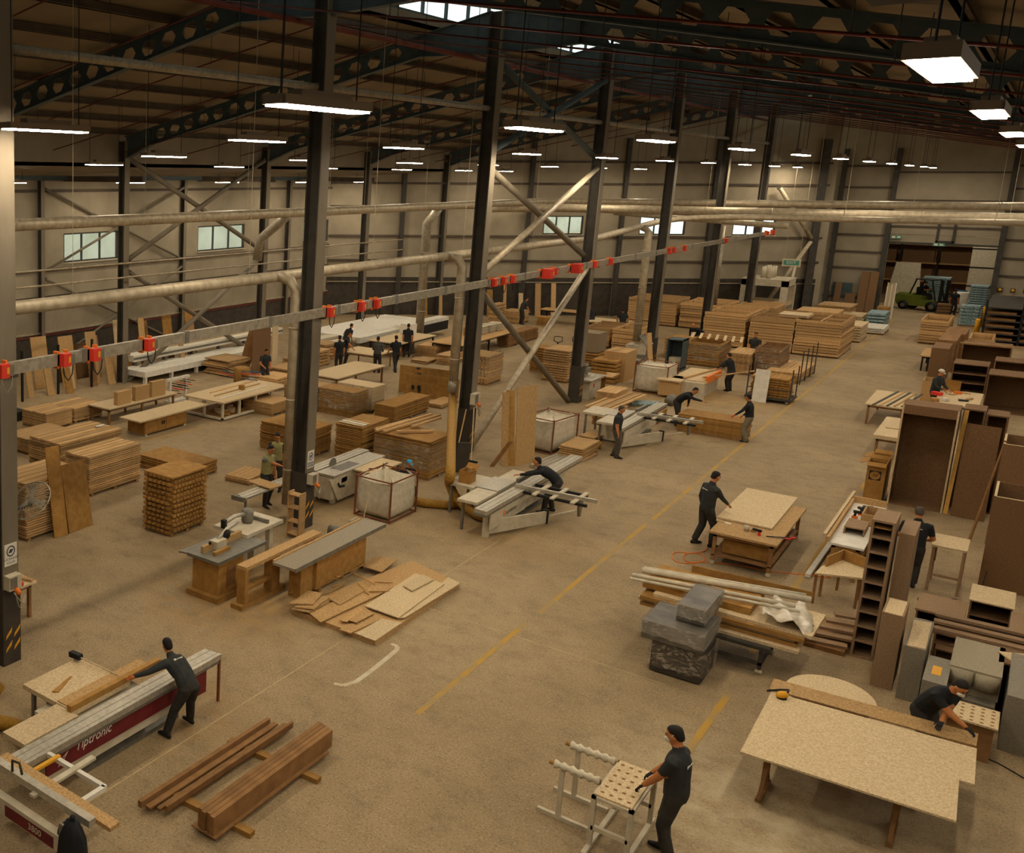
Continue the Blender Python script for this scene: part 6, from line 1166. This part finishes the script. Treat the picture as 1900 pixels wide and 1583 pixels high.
for i in range(4): solo('steel_stake', 'thin steel stake beside the lumber bundle, %s from the camera' % ORD[i], 'stake', B().box(-.02, -.02, 0, .02, .02, 1.5), M['steel'], 'lumber stakes', (-7.15, 52.4+1.2*i, 0))
stack('pale sheet pack on top of the tall row, left one', (Vector((f5[0].x-1.6, 62.3, 1.86)), R90, 1.6, 1.3, .12), 3, 'sheet packs', 'slab', M['mdfl'], ph=0); stack('board load behind the tall row of three', fb(-10.2, -8.2, 69.5, 72, 1.5), 9, 'aisle stacks', 'planks', M['wood']); stack('second board load behind the tall row of three', fb(-8.0, -6.9, 68.5, 71.2, 1.0), 6, 'aisle stacks', 'planks', M['mdfl'])
# ================================================================== the side of the aisle with the cabinets
def fz(x0, x1, y0, y1, h): return fb(x0, x1, y0, y1, h)
tw = carcass('tall narrow shelf tower with eight open compartments at the aisle side', fz(-1.68, -1.33, 22.6, 23.5, 2.76), M['brownl'] if 'brownl' in M else M.setdefault('brownl', mat('light_chipboard', '84684a', '957858', scale=40, rough=.85, var=.05)), .04, shelves=8, open_='x0'); obj('top_tray', B().box(.06, .05, 2.6, .84, .3, 2.62), M['ochre'], tw)
carcass('tall narrow side box standing behind the shelf tower', fz(-1.28, -1.05, 23.0, 24.1, 2.5), M['brownl'], .03, open_='x1')
o = carcass('tall closed chipboard box between the shelf tower and the grey boxes', fz(-1.25, -.94, 21.52, 22.4, 1.42), M['brownl'], .03, open_=None); o.children[-1].data.materials[0] = M['mdfl']
M['greycab'] = mat('grey_laminate', '776e5c', '857b68', scale=30, rough=.7, var=.05)
carcass('grey narrow cabinet with a pale top right of the chipboard box', fz(-.86, -.57, 21.28, 22.85, 1.0), M['greycab'], .03, open_=None); sheet('pale board lying on the grey narrow cabinet', 'l', [(690, 430), (880, 470), (945, 200), (760, 165)], 1.0, .02, M['mdfl'])
ob = carcass('low grey box with a strip of orange tape by the bending masked worker', fz(-.53, -.22, 20.3, 21.5, .86), M['greycab'], .03, open_=None); obj('orange_tape', B().box(.35, .1, .861, .75, .22, .866), M['yellow'], ob)
gs = thing('upholstered_bench', 'grey upholstered bench with a scalloped front behind the masked worker', 'bench', (.42, 20.9, 0), R90); obj('base', B().box(.05, .02, 0, 1.7, .64, .45), M['greycab'], gs); obj('seat', B().box(.3, 0, .45, 1.75, .66, .9), M['mdfg'] if 'mdfg' in M else M.setdefault('mdfg', mat('grey_cloth', '8f8268', '9d9077', scale=30, rough=.9)), gs)
for i in range(2): obj('scallop', B().tube([(.3, .17+.33*i, .62), (.34, .17+.33*i, .86)], [.165, .165], 18), M['mdfg'], gs, True)
carcass('grey box cut by the picture edge next to the upholstered bench', fz(.5, 1.3, 20.4, 22.4, .95), M['greycab'], .03, open_=None)
carcass('low open brown frame unit behind the upholstered bench', fz(-.55, 1.2, 23.0, 24.1, .75), M['brown'], .03, shelves=3, open_='x0'); carcass('narrow open brown unit between grey cabinets and frame unit', fz(-.5, .9, 22.7, 23.0, .55), M['brown'], .03, shelves=1, open_='x0')
for i in range(3): plank('brown rail laid on the low frame unit, %s from the front' % ORD[i], (-.6, 23.15+.35*i, .78+.02*i), (1.1, 23.2+.35*i, .78+.02*i), .16, .05, M['brownl'], 'rails on the frame unit')
carcass('small open brown box at the picture edge with a loose lid', fz(.35, 1.2, 21.9, 22.7, .9), M['brown'], .03, open_='x0'); solo('loose_lid', 'loose pale lid board on the small open box', 'board', B().box(-.2, -.2, 0, .2, .2, .02), M['mdfl'], None, (.6, 22.3, .9), .5)
solo('flat_panel', 'pale brown panel lying on the floor pieces by the leaning shelf tower', 'board', B().box(0, 0, 0, .75, 1.1, .04), M['brownl'], None, (-.95, 24.95, .42)); carcass('low brown drawer box under the flat panel', fz(-.93, -.2, 25.0, 26.0, .42), M['brown'], .03, open_='x0')
nb_ = carcass('small brown night table with a pale top near the picture edge', fz(-.17, .47, 25.75, 26.8, .62), M['brown'], .03, shelves=1, open_='x0'); obj('pale_top', B().box(-.02, -.02, .62, 1.07, .66, .645), M['mdfl'], nb_)
carcass('brown box at the picture edge below the night table', fz(.45, 1.3, 24.6, 25.7, .6), M['brownl'], .03, open_=None)
st3 = thing('open_stool_frame', 'tall stool-like board frame in front of the worker seen from behind', 'stand', (-.37, 27.65, 0), R90); obj('top', B().box(0, 0, 1.03, 1.0, .6, 1.07), M['mdfl'], st3)
for x in (.02, .9): obj('leg', B().box(x, .02, 0, x+.05, .07, 1.03), M['brownl'], st3); obj('leg', B().box(x, .53, 0, x+.05, .58, 1.03), M['brownl'], st3)
obj('rail', B().box(.04, .04, .35, .08, .56, .4), M['brownl'], st3); obj('side_brace', B().plate([(.9, .55, .45), (.9, .55, 1.0), (.3, .55, 1.0)], .03), M['brownl'], st3)
person('person in a black polo seen from behind among the cabinets', Vector((-1.25, 27.5, 0)), R90*1.1, 1.82, .05, (-.2, .3, 1.05), (.22, .3, 1.05), fl=(-.1, -.05), fr=(.1, .1), shirt='shirtk', near=True, logo=True, hair='hairg', head=(.3, 0))
# tool bench with the white top
tb = table('white topped tool bench behind the shelf tower', fb(-2.72, -2.05, 26.9, 31.0, .86), M['white'], M['ochre'], shelf=.35, nx=3); obj('back_rail', B().box(3.9, .0, .86, 3.96, .7, 1.02), M['mdf'], tb); obj('side_rail', B().box(.0, .64, .86, 4.1, .7, .98), M['mdf'], tb)
carcass('small open stool box at the near end of the white tool bench', fb(-2.55, -2.16, 27.8, 28.6, 1.04), M['brownl'], .03, open_='x0'); carcass('small tray box on the white tool bench', (Vector((-1.95, 28.8, 0)), R90, .8, .4, .25), M['mdf'], .03, open_='top', z0=.9); solo('tray_block', 'brown block under the small tray box', 'block', B().box(-.4, 0, 0, 0, .8, .9), M['brownl'], None, (-1.95, 28.8, 0))
for i in range(4):
    t = thing('cordless_drill', 'black cordless drill on the white tool bench, %s from the carton' % ORD[3-i], 'drill', (-2.55+.1*i, 29.3+.22*(i % 2)+.15*i, .86), 1.2*i, 'drills on the tool bench'); obj('body', B().tube([(0, 0, .17), (.2, 0, .17)], .04, 8), M['black'], t, True); obj('grip', B().bar((.05, 0, .16), (.03, 0, .05), .04, .05), M['black'], t); obj('battery', B().box(-.02, -.04, 0, .1, .04, .06), M['red' if i % 2 else 'orange'], t)
plank('long pale lath along the aisle edge of the white tool bench', (-2.8, 27.0, .95), (-2.78, 31.4, .95), .06, .12, M['mdfl']); plank('white lath lying below the tool bench edge', (-2.95, 26.6, .05), (-2.9, 30.2, .05), .1, .08, M['white'])
cu = thing('corner_unit', 'small angled corner bench unit with ochre boards in front of the tool bench', 'cabinet', (-1.95, 24.0, 0), R90)
obj('top_band', B().plate([(1.5, .6, .72), (2.3, .4, .72), (2.3, .4, .95), (1.5, .6, .95)], .03).plate([(2.3, .4, .72), (2.0, -.1, .72), (2.0, -.1, .95), (2.3, .4, .95)], .03), M['ochre'], cu); obj('seat', B().prism([(.9, .7), (1.5, .65), (2.25, .4), (1.95, -.1), (1.3, -.1)], .68, .72), M['mdfl'], cu)
for x, y in ((1.0, .65), (1.55, .6), (1.3, -.05), (1.9, -.05), (2.2, .38)): obj('leg', B().box(x, y, 0, x+.05, y+.05, .7), M['woodd'], cu)
for i in range(5): plank('brown offcut board on the floor between trolley and shelf tower, %s from the trolley' % ORD[i], (-2.5+.1*i, 22.6+.28*i, .12+.06*i), (-1.75+.05*i, 22.75+.28*i, .12+.06*i), .2, .05, M['brownl'], 'offcuts by the tower')
solo('offcut_bed', 'low board bed under the brown offcuts by the tower', 'board', B().box(-2.6, 22.5, 0, -1.75, 24.0, .09), M['woodd'], None)
cb3 = thing('floor_cable', 'tangle of thin dark cable on the floor behind the worker among the cabinets', 'cable', (-.6, 27, 0)); obj('cable', B().tube(smooth_pts([(-.4, -.2, .01), (0, .1, .01), (.2, -.3, .01), (-.2, -.5, .01), (-.4, 0, .01), (.1, .4, .01), (.5, .9, .01), (.6, 2.2, .6)]), .01, 6), M['black'], cb3, True)
# tall cabinets at the picture edge and the wardrobe frames
def wardrobe(label, f, m=None, front=None, t=.04, hdr=.25):
    r = carcass(label, f, m or M['brown'], t, open_='x0'); a, rz, lx, ly, h = f; obj('header', B().box(0, t, h-hdr, t, ly-t, h-t), M['brown'], r); obj('front_edge', B().box(-.01, 0, 0, .0, t, h), M['mdfl'], r); obj('front_edge', B().box(-.01, ly-t, 0, .0, ly, h), M['mdfl'], r); return r
w1 = carcass('tall brown cabinet without a lid at the picture edge, nearest of its row', fz(-.12, .9, 28.75, 30.3, 2.12), M['brown'], .03, open_='top'); w1b = carcass('tall brown cabinet without a lid behind the nearest one', fz(-.15, .9, 32.4, 33.8, 2.6), M['brown'], .03, open_='top')
for w_, f in ((w1, (1.55, 1.02, 2.12)), (w1b, (1.4, 1.05, 2.6))): obj('rim', B().box(-.005, -.005, f[2], f[0]+.005, .04, f[2]+.01).box(-.005, -.005, f[2], .04, f[1], f[2]+.01).box(-.005, f[1]-.04, f[2], f[0], f[1]+.005, f[2]+.01), M['mdfl'], w_); obj('inner_ledge', B().box(.05, .05, f[2]-.2, .3, f[1]-.05, f[2]-.17), M['mdfl'], w_)
wardrobe('tall open wardrobe frame with dark brown back beside the cartons', fz(-2.32, -1.12, 34.6, 35.6, 2.88)); carcass('second tall wardrobe frame behind the leaning door panel', fz(-1.08, -.62, 35.3, 36.2, 2.85), M['brown'], .04, open_='x0'); carcass('third tall wardrobe frame at the end of the row', fz(-.6, -.15, 35.4, 36.3, 2.75), M['brown'], .04, open_='x0')
leaning('tall brown door panel with a lock hole leaning on the wardrobe frames', (-.95, 34.6, 0), (-.25, 34.55, 0), .35, (0, 1, 0), 2.55, .04, M['brown'])
plank('pale ochre batten leaning on the edge of the wardrobe frame', G('i', 1235, 1335)+Vector((0, 0, .02)), Vector((-1.0, 35.1, 2.85)), .09, .05, M['yellowwood'] if 'yellowwood' in M else mat('yellow_wood', 'b98a3c', 'c49a4e', scale=5, rough=.8))
plank('long thin brown pole leaning on the tall cabinet at the picture edge', (-.44, 32.3, .02), (-.12, 32.6, 2.65), .05, .04, M['woodd'])
for i, y in enumerate((34.55, 35.3)):
    c = carcass('%s open cardboard carton beside the wardrobe frame' % ('printed', 'plain')[i], fb(-2.86, -2.44, y, y+.62, 1.12), M['card'], .015, open_='top', group='tall cartons', name='carton', cat='carton')
    obj('flap', B().plate([(0, 0, 1.12), (0, .42, 1.12), (-.16, .42, 1.04), (-.16, 0, 1.04)], .012), M['card'], c); obj('flap', B().plate([(.62, 0, 1.12), (.62, .42, 1.12), (.74, .42, 1.2), (.74, 0, 1.2)], .012), M['card'], c); obj('flap', B().plate([(0, .42, 1.12), (.62, .42, 1.12), (.62, .6, 1.06), (0, .6, 1.06)], .012), M['card'], c)
    if i == 0:
        pr_ = B().box(-.004, .09, .62, -.001, .36, .89); lg = obj('printed_square', pr_, M['black'], c); rr = B(); n = 24
        rr.add([(-.006, .225+.12*math.cos(2*PI*j/n), .755+.12*math.sin(2*PI*j/n)) for j in range(n)], (tuple(range(n)),)); obj('printed_disc', rr, M['card'], c)
        text('lettering', 'id', .15, M['black'], c, (-.008, .225, .76), (R90, 0, -R90), .001, shear=.3)
# benches with laths across the aisle
tbx = table('work bench with laths sticking over the aisle beyond the wardrobe', fb(-4.15, -2.95, 45.6, 49.0, .78), M['mdfl'], M['woodd'])
for i in range(5): plank('lath on the bench beyond the wardrobe, %s from the aisle' % ORD[i], (-3.9+.2*i, 45.4+.1*i, .80), (-3.5+.18*i, 49.1, .80), .06, .03, M['wood' if i % 2 else 'steel'], 'laths on the bench')
table('short bench with a thick ochre edge just behind the cartons', fb(-3.3, -2.5, 40.0, 43.5, .8), M['mdfl'], M['woodd'], t=.12); sheet('pale sheet on the short bench behind the cartons', 'i', [(740, 600), (850, 615), (860, 530), (790, 515)], .8, .03, M['mdfl'])
table('cluttered work bench where the capped worker stands', fb(-2.3, -1.05, 46.9, 50.3, .9), M['mdfl'], M['woodd'])
for i in range(8): t = solo('bench_clutter', 'small tool or offcut on the cluttered bench, %s from its near end' % ORD[i], 'offcut', B().box(0, 0, 0, rnd(.1, .4), rnd(.08, .25), rnd(.03, .14)), M[['ochre', 'white', 'black', 'mdf', 'red', 'wood', 'orange', 'mdfl'][i]], 'clutter on the bench', (-2.15+.25*(i % 4), 47.2+.38*i, .905), rnd(0, 3))
carcass('cardboard box with open flaps on the cluttered bench', (Vector((-1.75, 50.0, 0)), R90, .5, .5, .35), M['card'], .015, open_='top', name='cardboard_box', cat='box', z0=.92, group='cardboard boxes')
person('person with a pale cap working at the cluttered bench among the cabinets', vz(G('', 1741, 690, 1.68), 0), -.5, 1.74, .1, hr=(.2, .4, 1.05), hl=(-.1, .4, 1.05), short=False, shirt='shirtd', cap='mask', head=(.25, 0))
def panelrow(label, x0, x1, y0, y1, h, m='brown', open_='x0', sh=0): return carcass(label, fb(x0, x1, y0, y1, h), M[m], .04, sh, open_)
panelrow('big open cabinet frame right of the cluttered bench, front one', -1.05, .9, 51.6, 53.2, 1.5); panelrow('big cabinet frame behind the front one at the picture edge', -1.0, .9, 55.0, 56.4, 1.6); panelrow('dark cabinet with shelves behind the capped worker', -2.3, -1.15, 55.5, 57, 1.25, 'brown', 'x0', 2)
panelrow('tall closed cabinet at the aisle beyond the capped worker', -3.2, -2.6, 57.6, 59.8, 1.55, 'brown', None); panelrow('closed cabinet with a pale lid beside the tall closed cabinet', -3.25, -2.55, 61.2, 64.2, 1.5, 'woodd', None); panelrow('closed cabinet with a pale lid farthest in its row', -3.2, -2.4, 64.6, 67.6, 1.45, 'woodd', None)
carcass('open ochre bin at the feet of the capped worker', fb(-3.0, -2.5, 52.2, 53.4, .85), M['mdf'], .03, open_='top'); panelrow('wide open frame cabinet between the lidded cabinets and the crate', -2.3, -.6, 60.5, 62.0, 1.5); plank('long pale top rail over the wide open frame cabinet', (-2.4, 60.6, 1.53), (.8, 60.9, 1.53), .12, .06, M['wood'])
for i in range(2): stack('pale pallet lying beyond the cabinets at the picture edge, %s one' % ('left', 'right')[i], fb(-1.9+1.5*i, -.7+1.5*i, 58.0, 59.2, .5+.1*i), 3, 'pale pallets', 'planks', M['wood'], gap=.5)
crate('tall slatted crate on the cabinet side of the aisle end', fb(-4.6, -3.4, 70.9, 74.4, 1.35), 9, div=1); crate('open slatted crate in front of the dark shelving rack', fb(-2.35, -1.4, 67.0, 70.0, 1.0), 7, div=1); table('dark bench under the tall closed cabinets', fb(-3.75, -3.3, 60.5, 63.5, .75), M['mdf'], M['black'])
dk = thing('dark_rack', 'dark slatted shelving rack beside the loading door', 'rack', (-2.1, 73.0, 0))
for i in range(6): obj('shelf', B().box(0, 0, .25+.36*i, 4.5, 8, .31+.36*i), M['steel'], dk)
for x in (0, 1.5, 3.0): obj('upright', B().box(x, 0, 0, x+.1, .1, 2.5), M['black'], dk)
for i in range(5):
    for j in range(3): obj('rack_board', B().box(.1+j*1.4, .1, .31+.36*i, 1.3+j*1.4, 4, .42+.36*i), M['woodd'], dk)
for i in range(2): g_ = thing('guard_post', 'yellow guard post at the loading door, %s one' % ('front', 'rear')[i], 'post', (-2.35, 74.5+7.5*i, 0)); obj('post', B().lathe([(.12, 0), (.12, 1.2), (.08, 1.26)], 12), M['yellow'], g_, True); obj('base', B().box(-.2, -.2, 0, .2, .2, .03), M['yellow'], g_)

# ------------------------------------------------------------------ end of the hall: press, forklift, store
pz_ = thing('veneer_press', 'dusty four-post hydraulic press at the end of the hall', 'press', (-11.3, 73.2, 0), R90, None)
for x in (0, 2.0):
    for y in (0, 1.7): obj('post', B().box(x, y, 0, x+.28, y+.28, 2.3), M['cream'], pz_)
obj('crown', B().box(0, 0, 2.0, 2.28, 1.98, 2.35), M['cream'], pz_); obj('platen', B().box(.05, .05, .95, 2.2, 1.9, 1.15), M['mdfl'], pz_); obj('bed', B().box(0, .05, .3, 2.28, 1.95, .55), M['cream'], pz_)
for i in range(6): obj('cylinder', B().tube([(.35+.32*i, .9+.3*(i % 2), 2.35), (.35+.32*i, .9+.3*(i % 2), 2.95)], .1, 10), M['cream'], pz_, True)
obj('strut', B().bar((2.3, .2, 2.3), (2.6, .2, 2.9), .1, .1), M['cream'], pz_)
pz_.scale = (1.25, 1.25, 1.2)
sg = thing('exit_sign', 'green exit sign hanging on two thin wires above the press', 'sign', (-11.9, 77.2, 3.4)); obj('panel', B().box(-.5, -.03, 0, .5, .03, .5), M['cream'], sg); obj('green_face', B().box(-.42, -.035, .1, .42, -.03, .4), mat('exit_green', '4c8a74'), sg); obj('wire', B().tube([(-.4, 0, .5), (-.4, 0, 8.5)], .012, 5), M['duct'], sg); obj('wire', B().tube([(.4, 0, .5), (.4, 0, 8.5)], .012, 5), M['duct'], sg); text('lettering', 'EXIT', .26, M['white'], sg, (0, -.04, .25), (R90, 0, 0), .002)
for i, (x, z) in enumerate(((-7.4, 5.25), (-5.2, 4.86))): t = thing('exit_sign', 'small green exit sign %s' % ('at the corner above the loading door', 'in the middle of the door lintel')[i], 'sign', (x, YB-.22, z)); obj('plate', B().box(-.3, 0, -.1, .3, .03, .1), MATS['exit_green'], t); obj('pictogram', B().box(-.22, -.006, -.06, -.05, 0, .06).box(.05, -.006, -.05, .22, 0, .05), M['white'], t)
fk = thing('forklift', 'green forklift with a black cage standing in the loading doorway', 'forklift', (-5.75, 89.4, 0), -.42)
obj('chassis', B().prism([(-1.3, -.55), (.9, -.55), (.9, .55), (-1.3, .55)], .3, .75), M['green'], fk); cw = []
for z, x0, w in ((.3, -1.45, .52), (.6, -1.6, .56), (1.0, -1.58, .55), (1.15, -1.4, .48)): cw.append([(x0, -w, z), (-.55, -w, z), (-.55, w, z), (x0, w, z)])
obj('counterweight', B().loft2(cw), M['green'], fk); obj('hood', B().box(-.55, -.5, .75, .0, .5, 1.05), M['green'], fk)
for x, y, r in ((-1.0, -.55, .3), (-1.0, .55, .3), (.75, -.58, .36), (.75, .58, .36)): w_ = obj('wheel', B().tube([(x, y-.11, r), (x, y+.11, r)], r, 18), M['black'], fk, True); obj('hub', B().tube([(x, y-.13, r), (x, y+.13, r)], r*.45, 10), M['alud'], w_)
for y in (-.5, .5): obj('cage_post', B().bar((-.75, y, 1.1), (-.45, y, 2.15), .07, .07), M['black'], fk); obj('cage_post', B().bar((.85, y, .75), (.5, y, 2.15), .07, .07), M['black'], fk)
obj('cage_roof', B().box(-.5, -.55, 2.13, .55, .55, 2.2), M['black'], fk); obj('seat', B().box(-.45, -.25, 1.05, .05, .25, 1.15).box(-.5, -.25, 1.1, -.4, .25, 1.6), M['black'], fk)
for y in (-.35, .35): obj('mast', B().box(.95, y-.06, .1, 1.1, y+.06, 2.2), M['black'], fk); obj('fork', B().box(1.15, y-.06, .08, 2.2, y+.06, .14), M['black'], fk)
obj('carriage', B().box(1.1, -.5, .2, 1.16, .5, .8).box(1.1, -.5, 1.2, 1.16, .5, 1.3), M['black'], fk); obj('steering_wheel', B().tube([(.3, 0, 1.35), (.27, 0, 1.39)], .18, 12), M['black'], fk)
person('person sitting at the wheel of the green forklift', Vector((-5.9, 89.45, .62)), -.42, 1.65, .1, pz=.62, fl=(-.15, .5), fr=(.15, .5), hl=(-.15, .4, .95), hr=(.15, .4, .95), shirt='shirtk'); person('person in black walking beside the forklift', vz(G('f', 875, 1075), 0), 1.2, 1.68, .05, shirt='shirtk')
# store-room contents
for i in range(6):
    s_ = thing('store_shelf', 'dark brown store shelf bay past the loading door, %s from its inner side' % ORD[i], 'shelf', (-10.6+2.3*i, 99.2, 0)); obj('back', B().box(0, 1.0, 0, 2.2, 1.05, 6.5), M['woodd'], s_)
    for j in range(4): obj('shelf_board', B().box(0, 0, 1.2+1.4*j, 2.2, 1.0, 1.3+1.4*j), M['mdf'], s_)
    for j in range(3): obj('shelf_load', B().box(.1, .1, 1.3+1.4*j, 2.0, .9, 2.2+1.4*j), M['brown'], s_)
    obj('post', B().box(-.05, -.05, 0, .05, .05, 6.5), M['black'], s_)
st5 = thing('pale_pack_column', 'tall column of pale packs strapped in dark bands in the store', 'pack', (-4.0, 95.5, 0))
for i in range(4): obj('pack', B().box(0, 0, .1+1.35*i, 1.9, 1.2, 1.35+1.35*i), M['cream'], st5)
for i in range(4): obj('band', B().box(-.02, -.02, 1.35+1.35*i, 1.92, 1.22, 1.45+1.35*i), M['black'], st5)
solo('pale_board', 'big pale board leaning in the store left of the forklift', 'board', B().plate([(0, 0, 0), (2.0, 0, 0), (1.7, .5, 3.0), (.3, .5, 3.0)], .1), M['cream'], None, (-8.3, 93, 0))
stack('blue grey pack of sheets behind the forklift cage', fb(-6.3, -4.8, 93.0, 94.5, 2.1), 12, 'store packs', 'slab', M['teal']); stack('blue and white pallet stack right of the forklift', fb(-3.5, -2.6, 81.3, 82.6, 1.35), 6, 'store packs', 'planks', M['teal'], gap=.3); stack('tall blue grey stack inside the doorway', fb(-3.4, -2.5, 86.5, 88.0, 2.2), 14, 'store packs', 'slab', M['teal'])
stack('brown package beside the walking person at the forklift', fb(-4.9, -4.2, 86.2, 86.9, .9), 4, 'store packs', 'slab', M['brown']); w_ = thing('white_drum', 'white plastic drum in the store doorway', 'drum', (-4.0, 91.5, 0)); obj('drum', B().lathe([(.4, 0), (.45, .3), (.45, 1.2), (.35, 1.3)], 16), M['white'], w_, True); obj('lid', B().lathe([(.3, 1.3), (.3, 1.36)], 14), M['blue'], w_, True)
wl_ = thing('white_lath_bundle', 'bundle of white laths standing upright left of the loading door', 'bundle', (-7.3, 82.0, 0))
for i in range(14): obj('lath', B().box(.07*(i % 7), .12*(i//7), 0, .07*(i % 7)+.06, .12*(i//7)+.1, 2.25+rnd(-.15, .2)), M['mdfl' if i % 3 else 'white'], wl_)
for i, (x, w, h_) in enumerate(((-9.6, .55, 1.4), (-10.2, .35, 2.1), (-8.9, .5, 2.9), (-8.45, .5, 2.9))): leaning('brown board leaning on the end wall left of the loading door, %s from the corner' % ORD[i], (x, YB-.7, 0), (x+w, YB-.7, 0), .4, (0, 1, 0), h_, .05, M['brown'], 'end wall boards')
solo('wall_hatch', 'dark square hatch low on the end wall', 'hatch', B().box(0, 0, 0, 1.1, .05, .95).box(.08, -.03, .08, 1.02, 0, .87), M['steelb'], None, (-10.4, YB-.15, 1.1))
stack('board load beside the press at the end wall', fb(-10.4, -8.6, 78.5, 81, 1.0), 7, 'end wall stacks', 'planks', M['wood']); stack('low board load right of the press', fb(-8.9, -7.75, 76.5, 79, .65), 5, 'end wall stacks', 'planks', M['mdfl'])
stack('blue and white sacks on a pallet at the aisle end', fb(-7.6, -6.7, 77.0, 79.2, .9), 4, 'end wall stacks', 'slab', M['teal']); stack('white pallets lying low at the aisle end', fb(-7.3, -6.3, 73.0, 75.5, .42), 3, 'end wall stacks', 'planks', M['white'], gap=.4)
stack('brown machine box beside the white laths', fb(-7.4, -6.8, 79.6, 80.5, 1.1), 3, 'end wall stacks', 'slab', M['ochre'])
cnt = thing('control_desk', 'small control desk with a lit screen beside the dark rack', 'desk', (-.9, 82.8, 0)); obj('desk', B().box(-.6, -.3, 0, .6, .4, 1.0), M['cream'], cnt); obj('monitor', B().box(-.3, 0, 1.05, .3, .06, 1.45), M['black'], cnt); obj('screen', B().box(-.26, -.005, 1.09, .26, 0, 1.41), mat('screen_glow', '9fb8c4', emit=.6), cnt); obj('bracket', B().box(-.05, .0, 1.0, .05, .06, 1.05), M['black'], cnt)
for i in range(3): t = thing('light_button', 'round signal light on the end wall right of the loading door, %s of three' % ORD[i], 'light', (-1.9+.6*i, YB-.12, 2.2)); obj('lens', B().ball((0, -.05, 0), .1, k=4), M['yellow'], t, True); obj('base', B().box(-.12, -.04, -.12, .12, .0, .12), M['black'], t)
# ================================================================== finish: bodies, lettering to meshes
finish_people()
_tx = [o for o in S.objects if o.type == 'FONT']
_dg = bpy.context.evaluated_depsgraph_get(); _dg.update()
for o in _tx:
    me = bpy.data.meshes.new_from_object(o.evaluated_get(_dg)); n = obj('lettering', me, None, o.parent); n.location = o.location.copy(); n.rotation_euler = o.rotation_euler.copy()
for o in _tx: bpy.data.objects.remove(o, do_unlink=True)
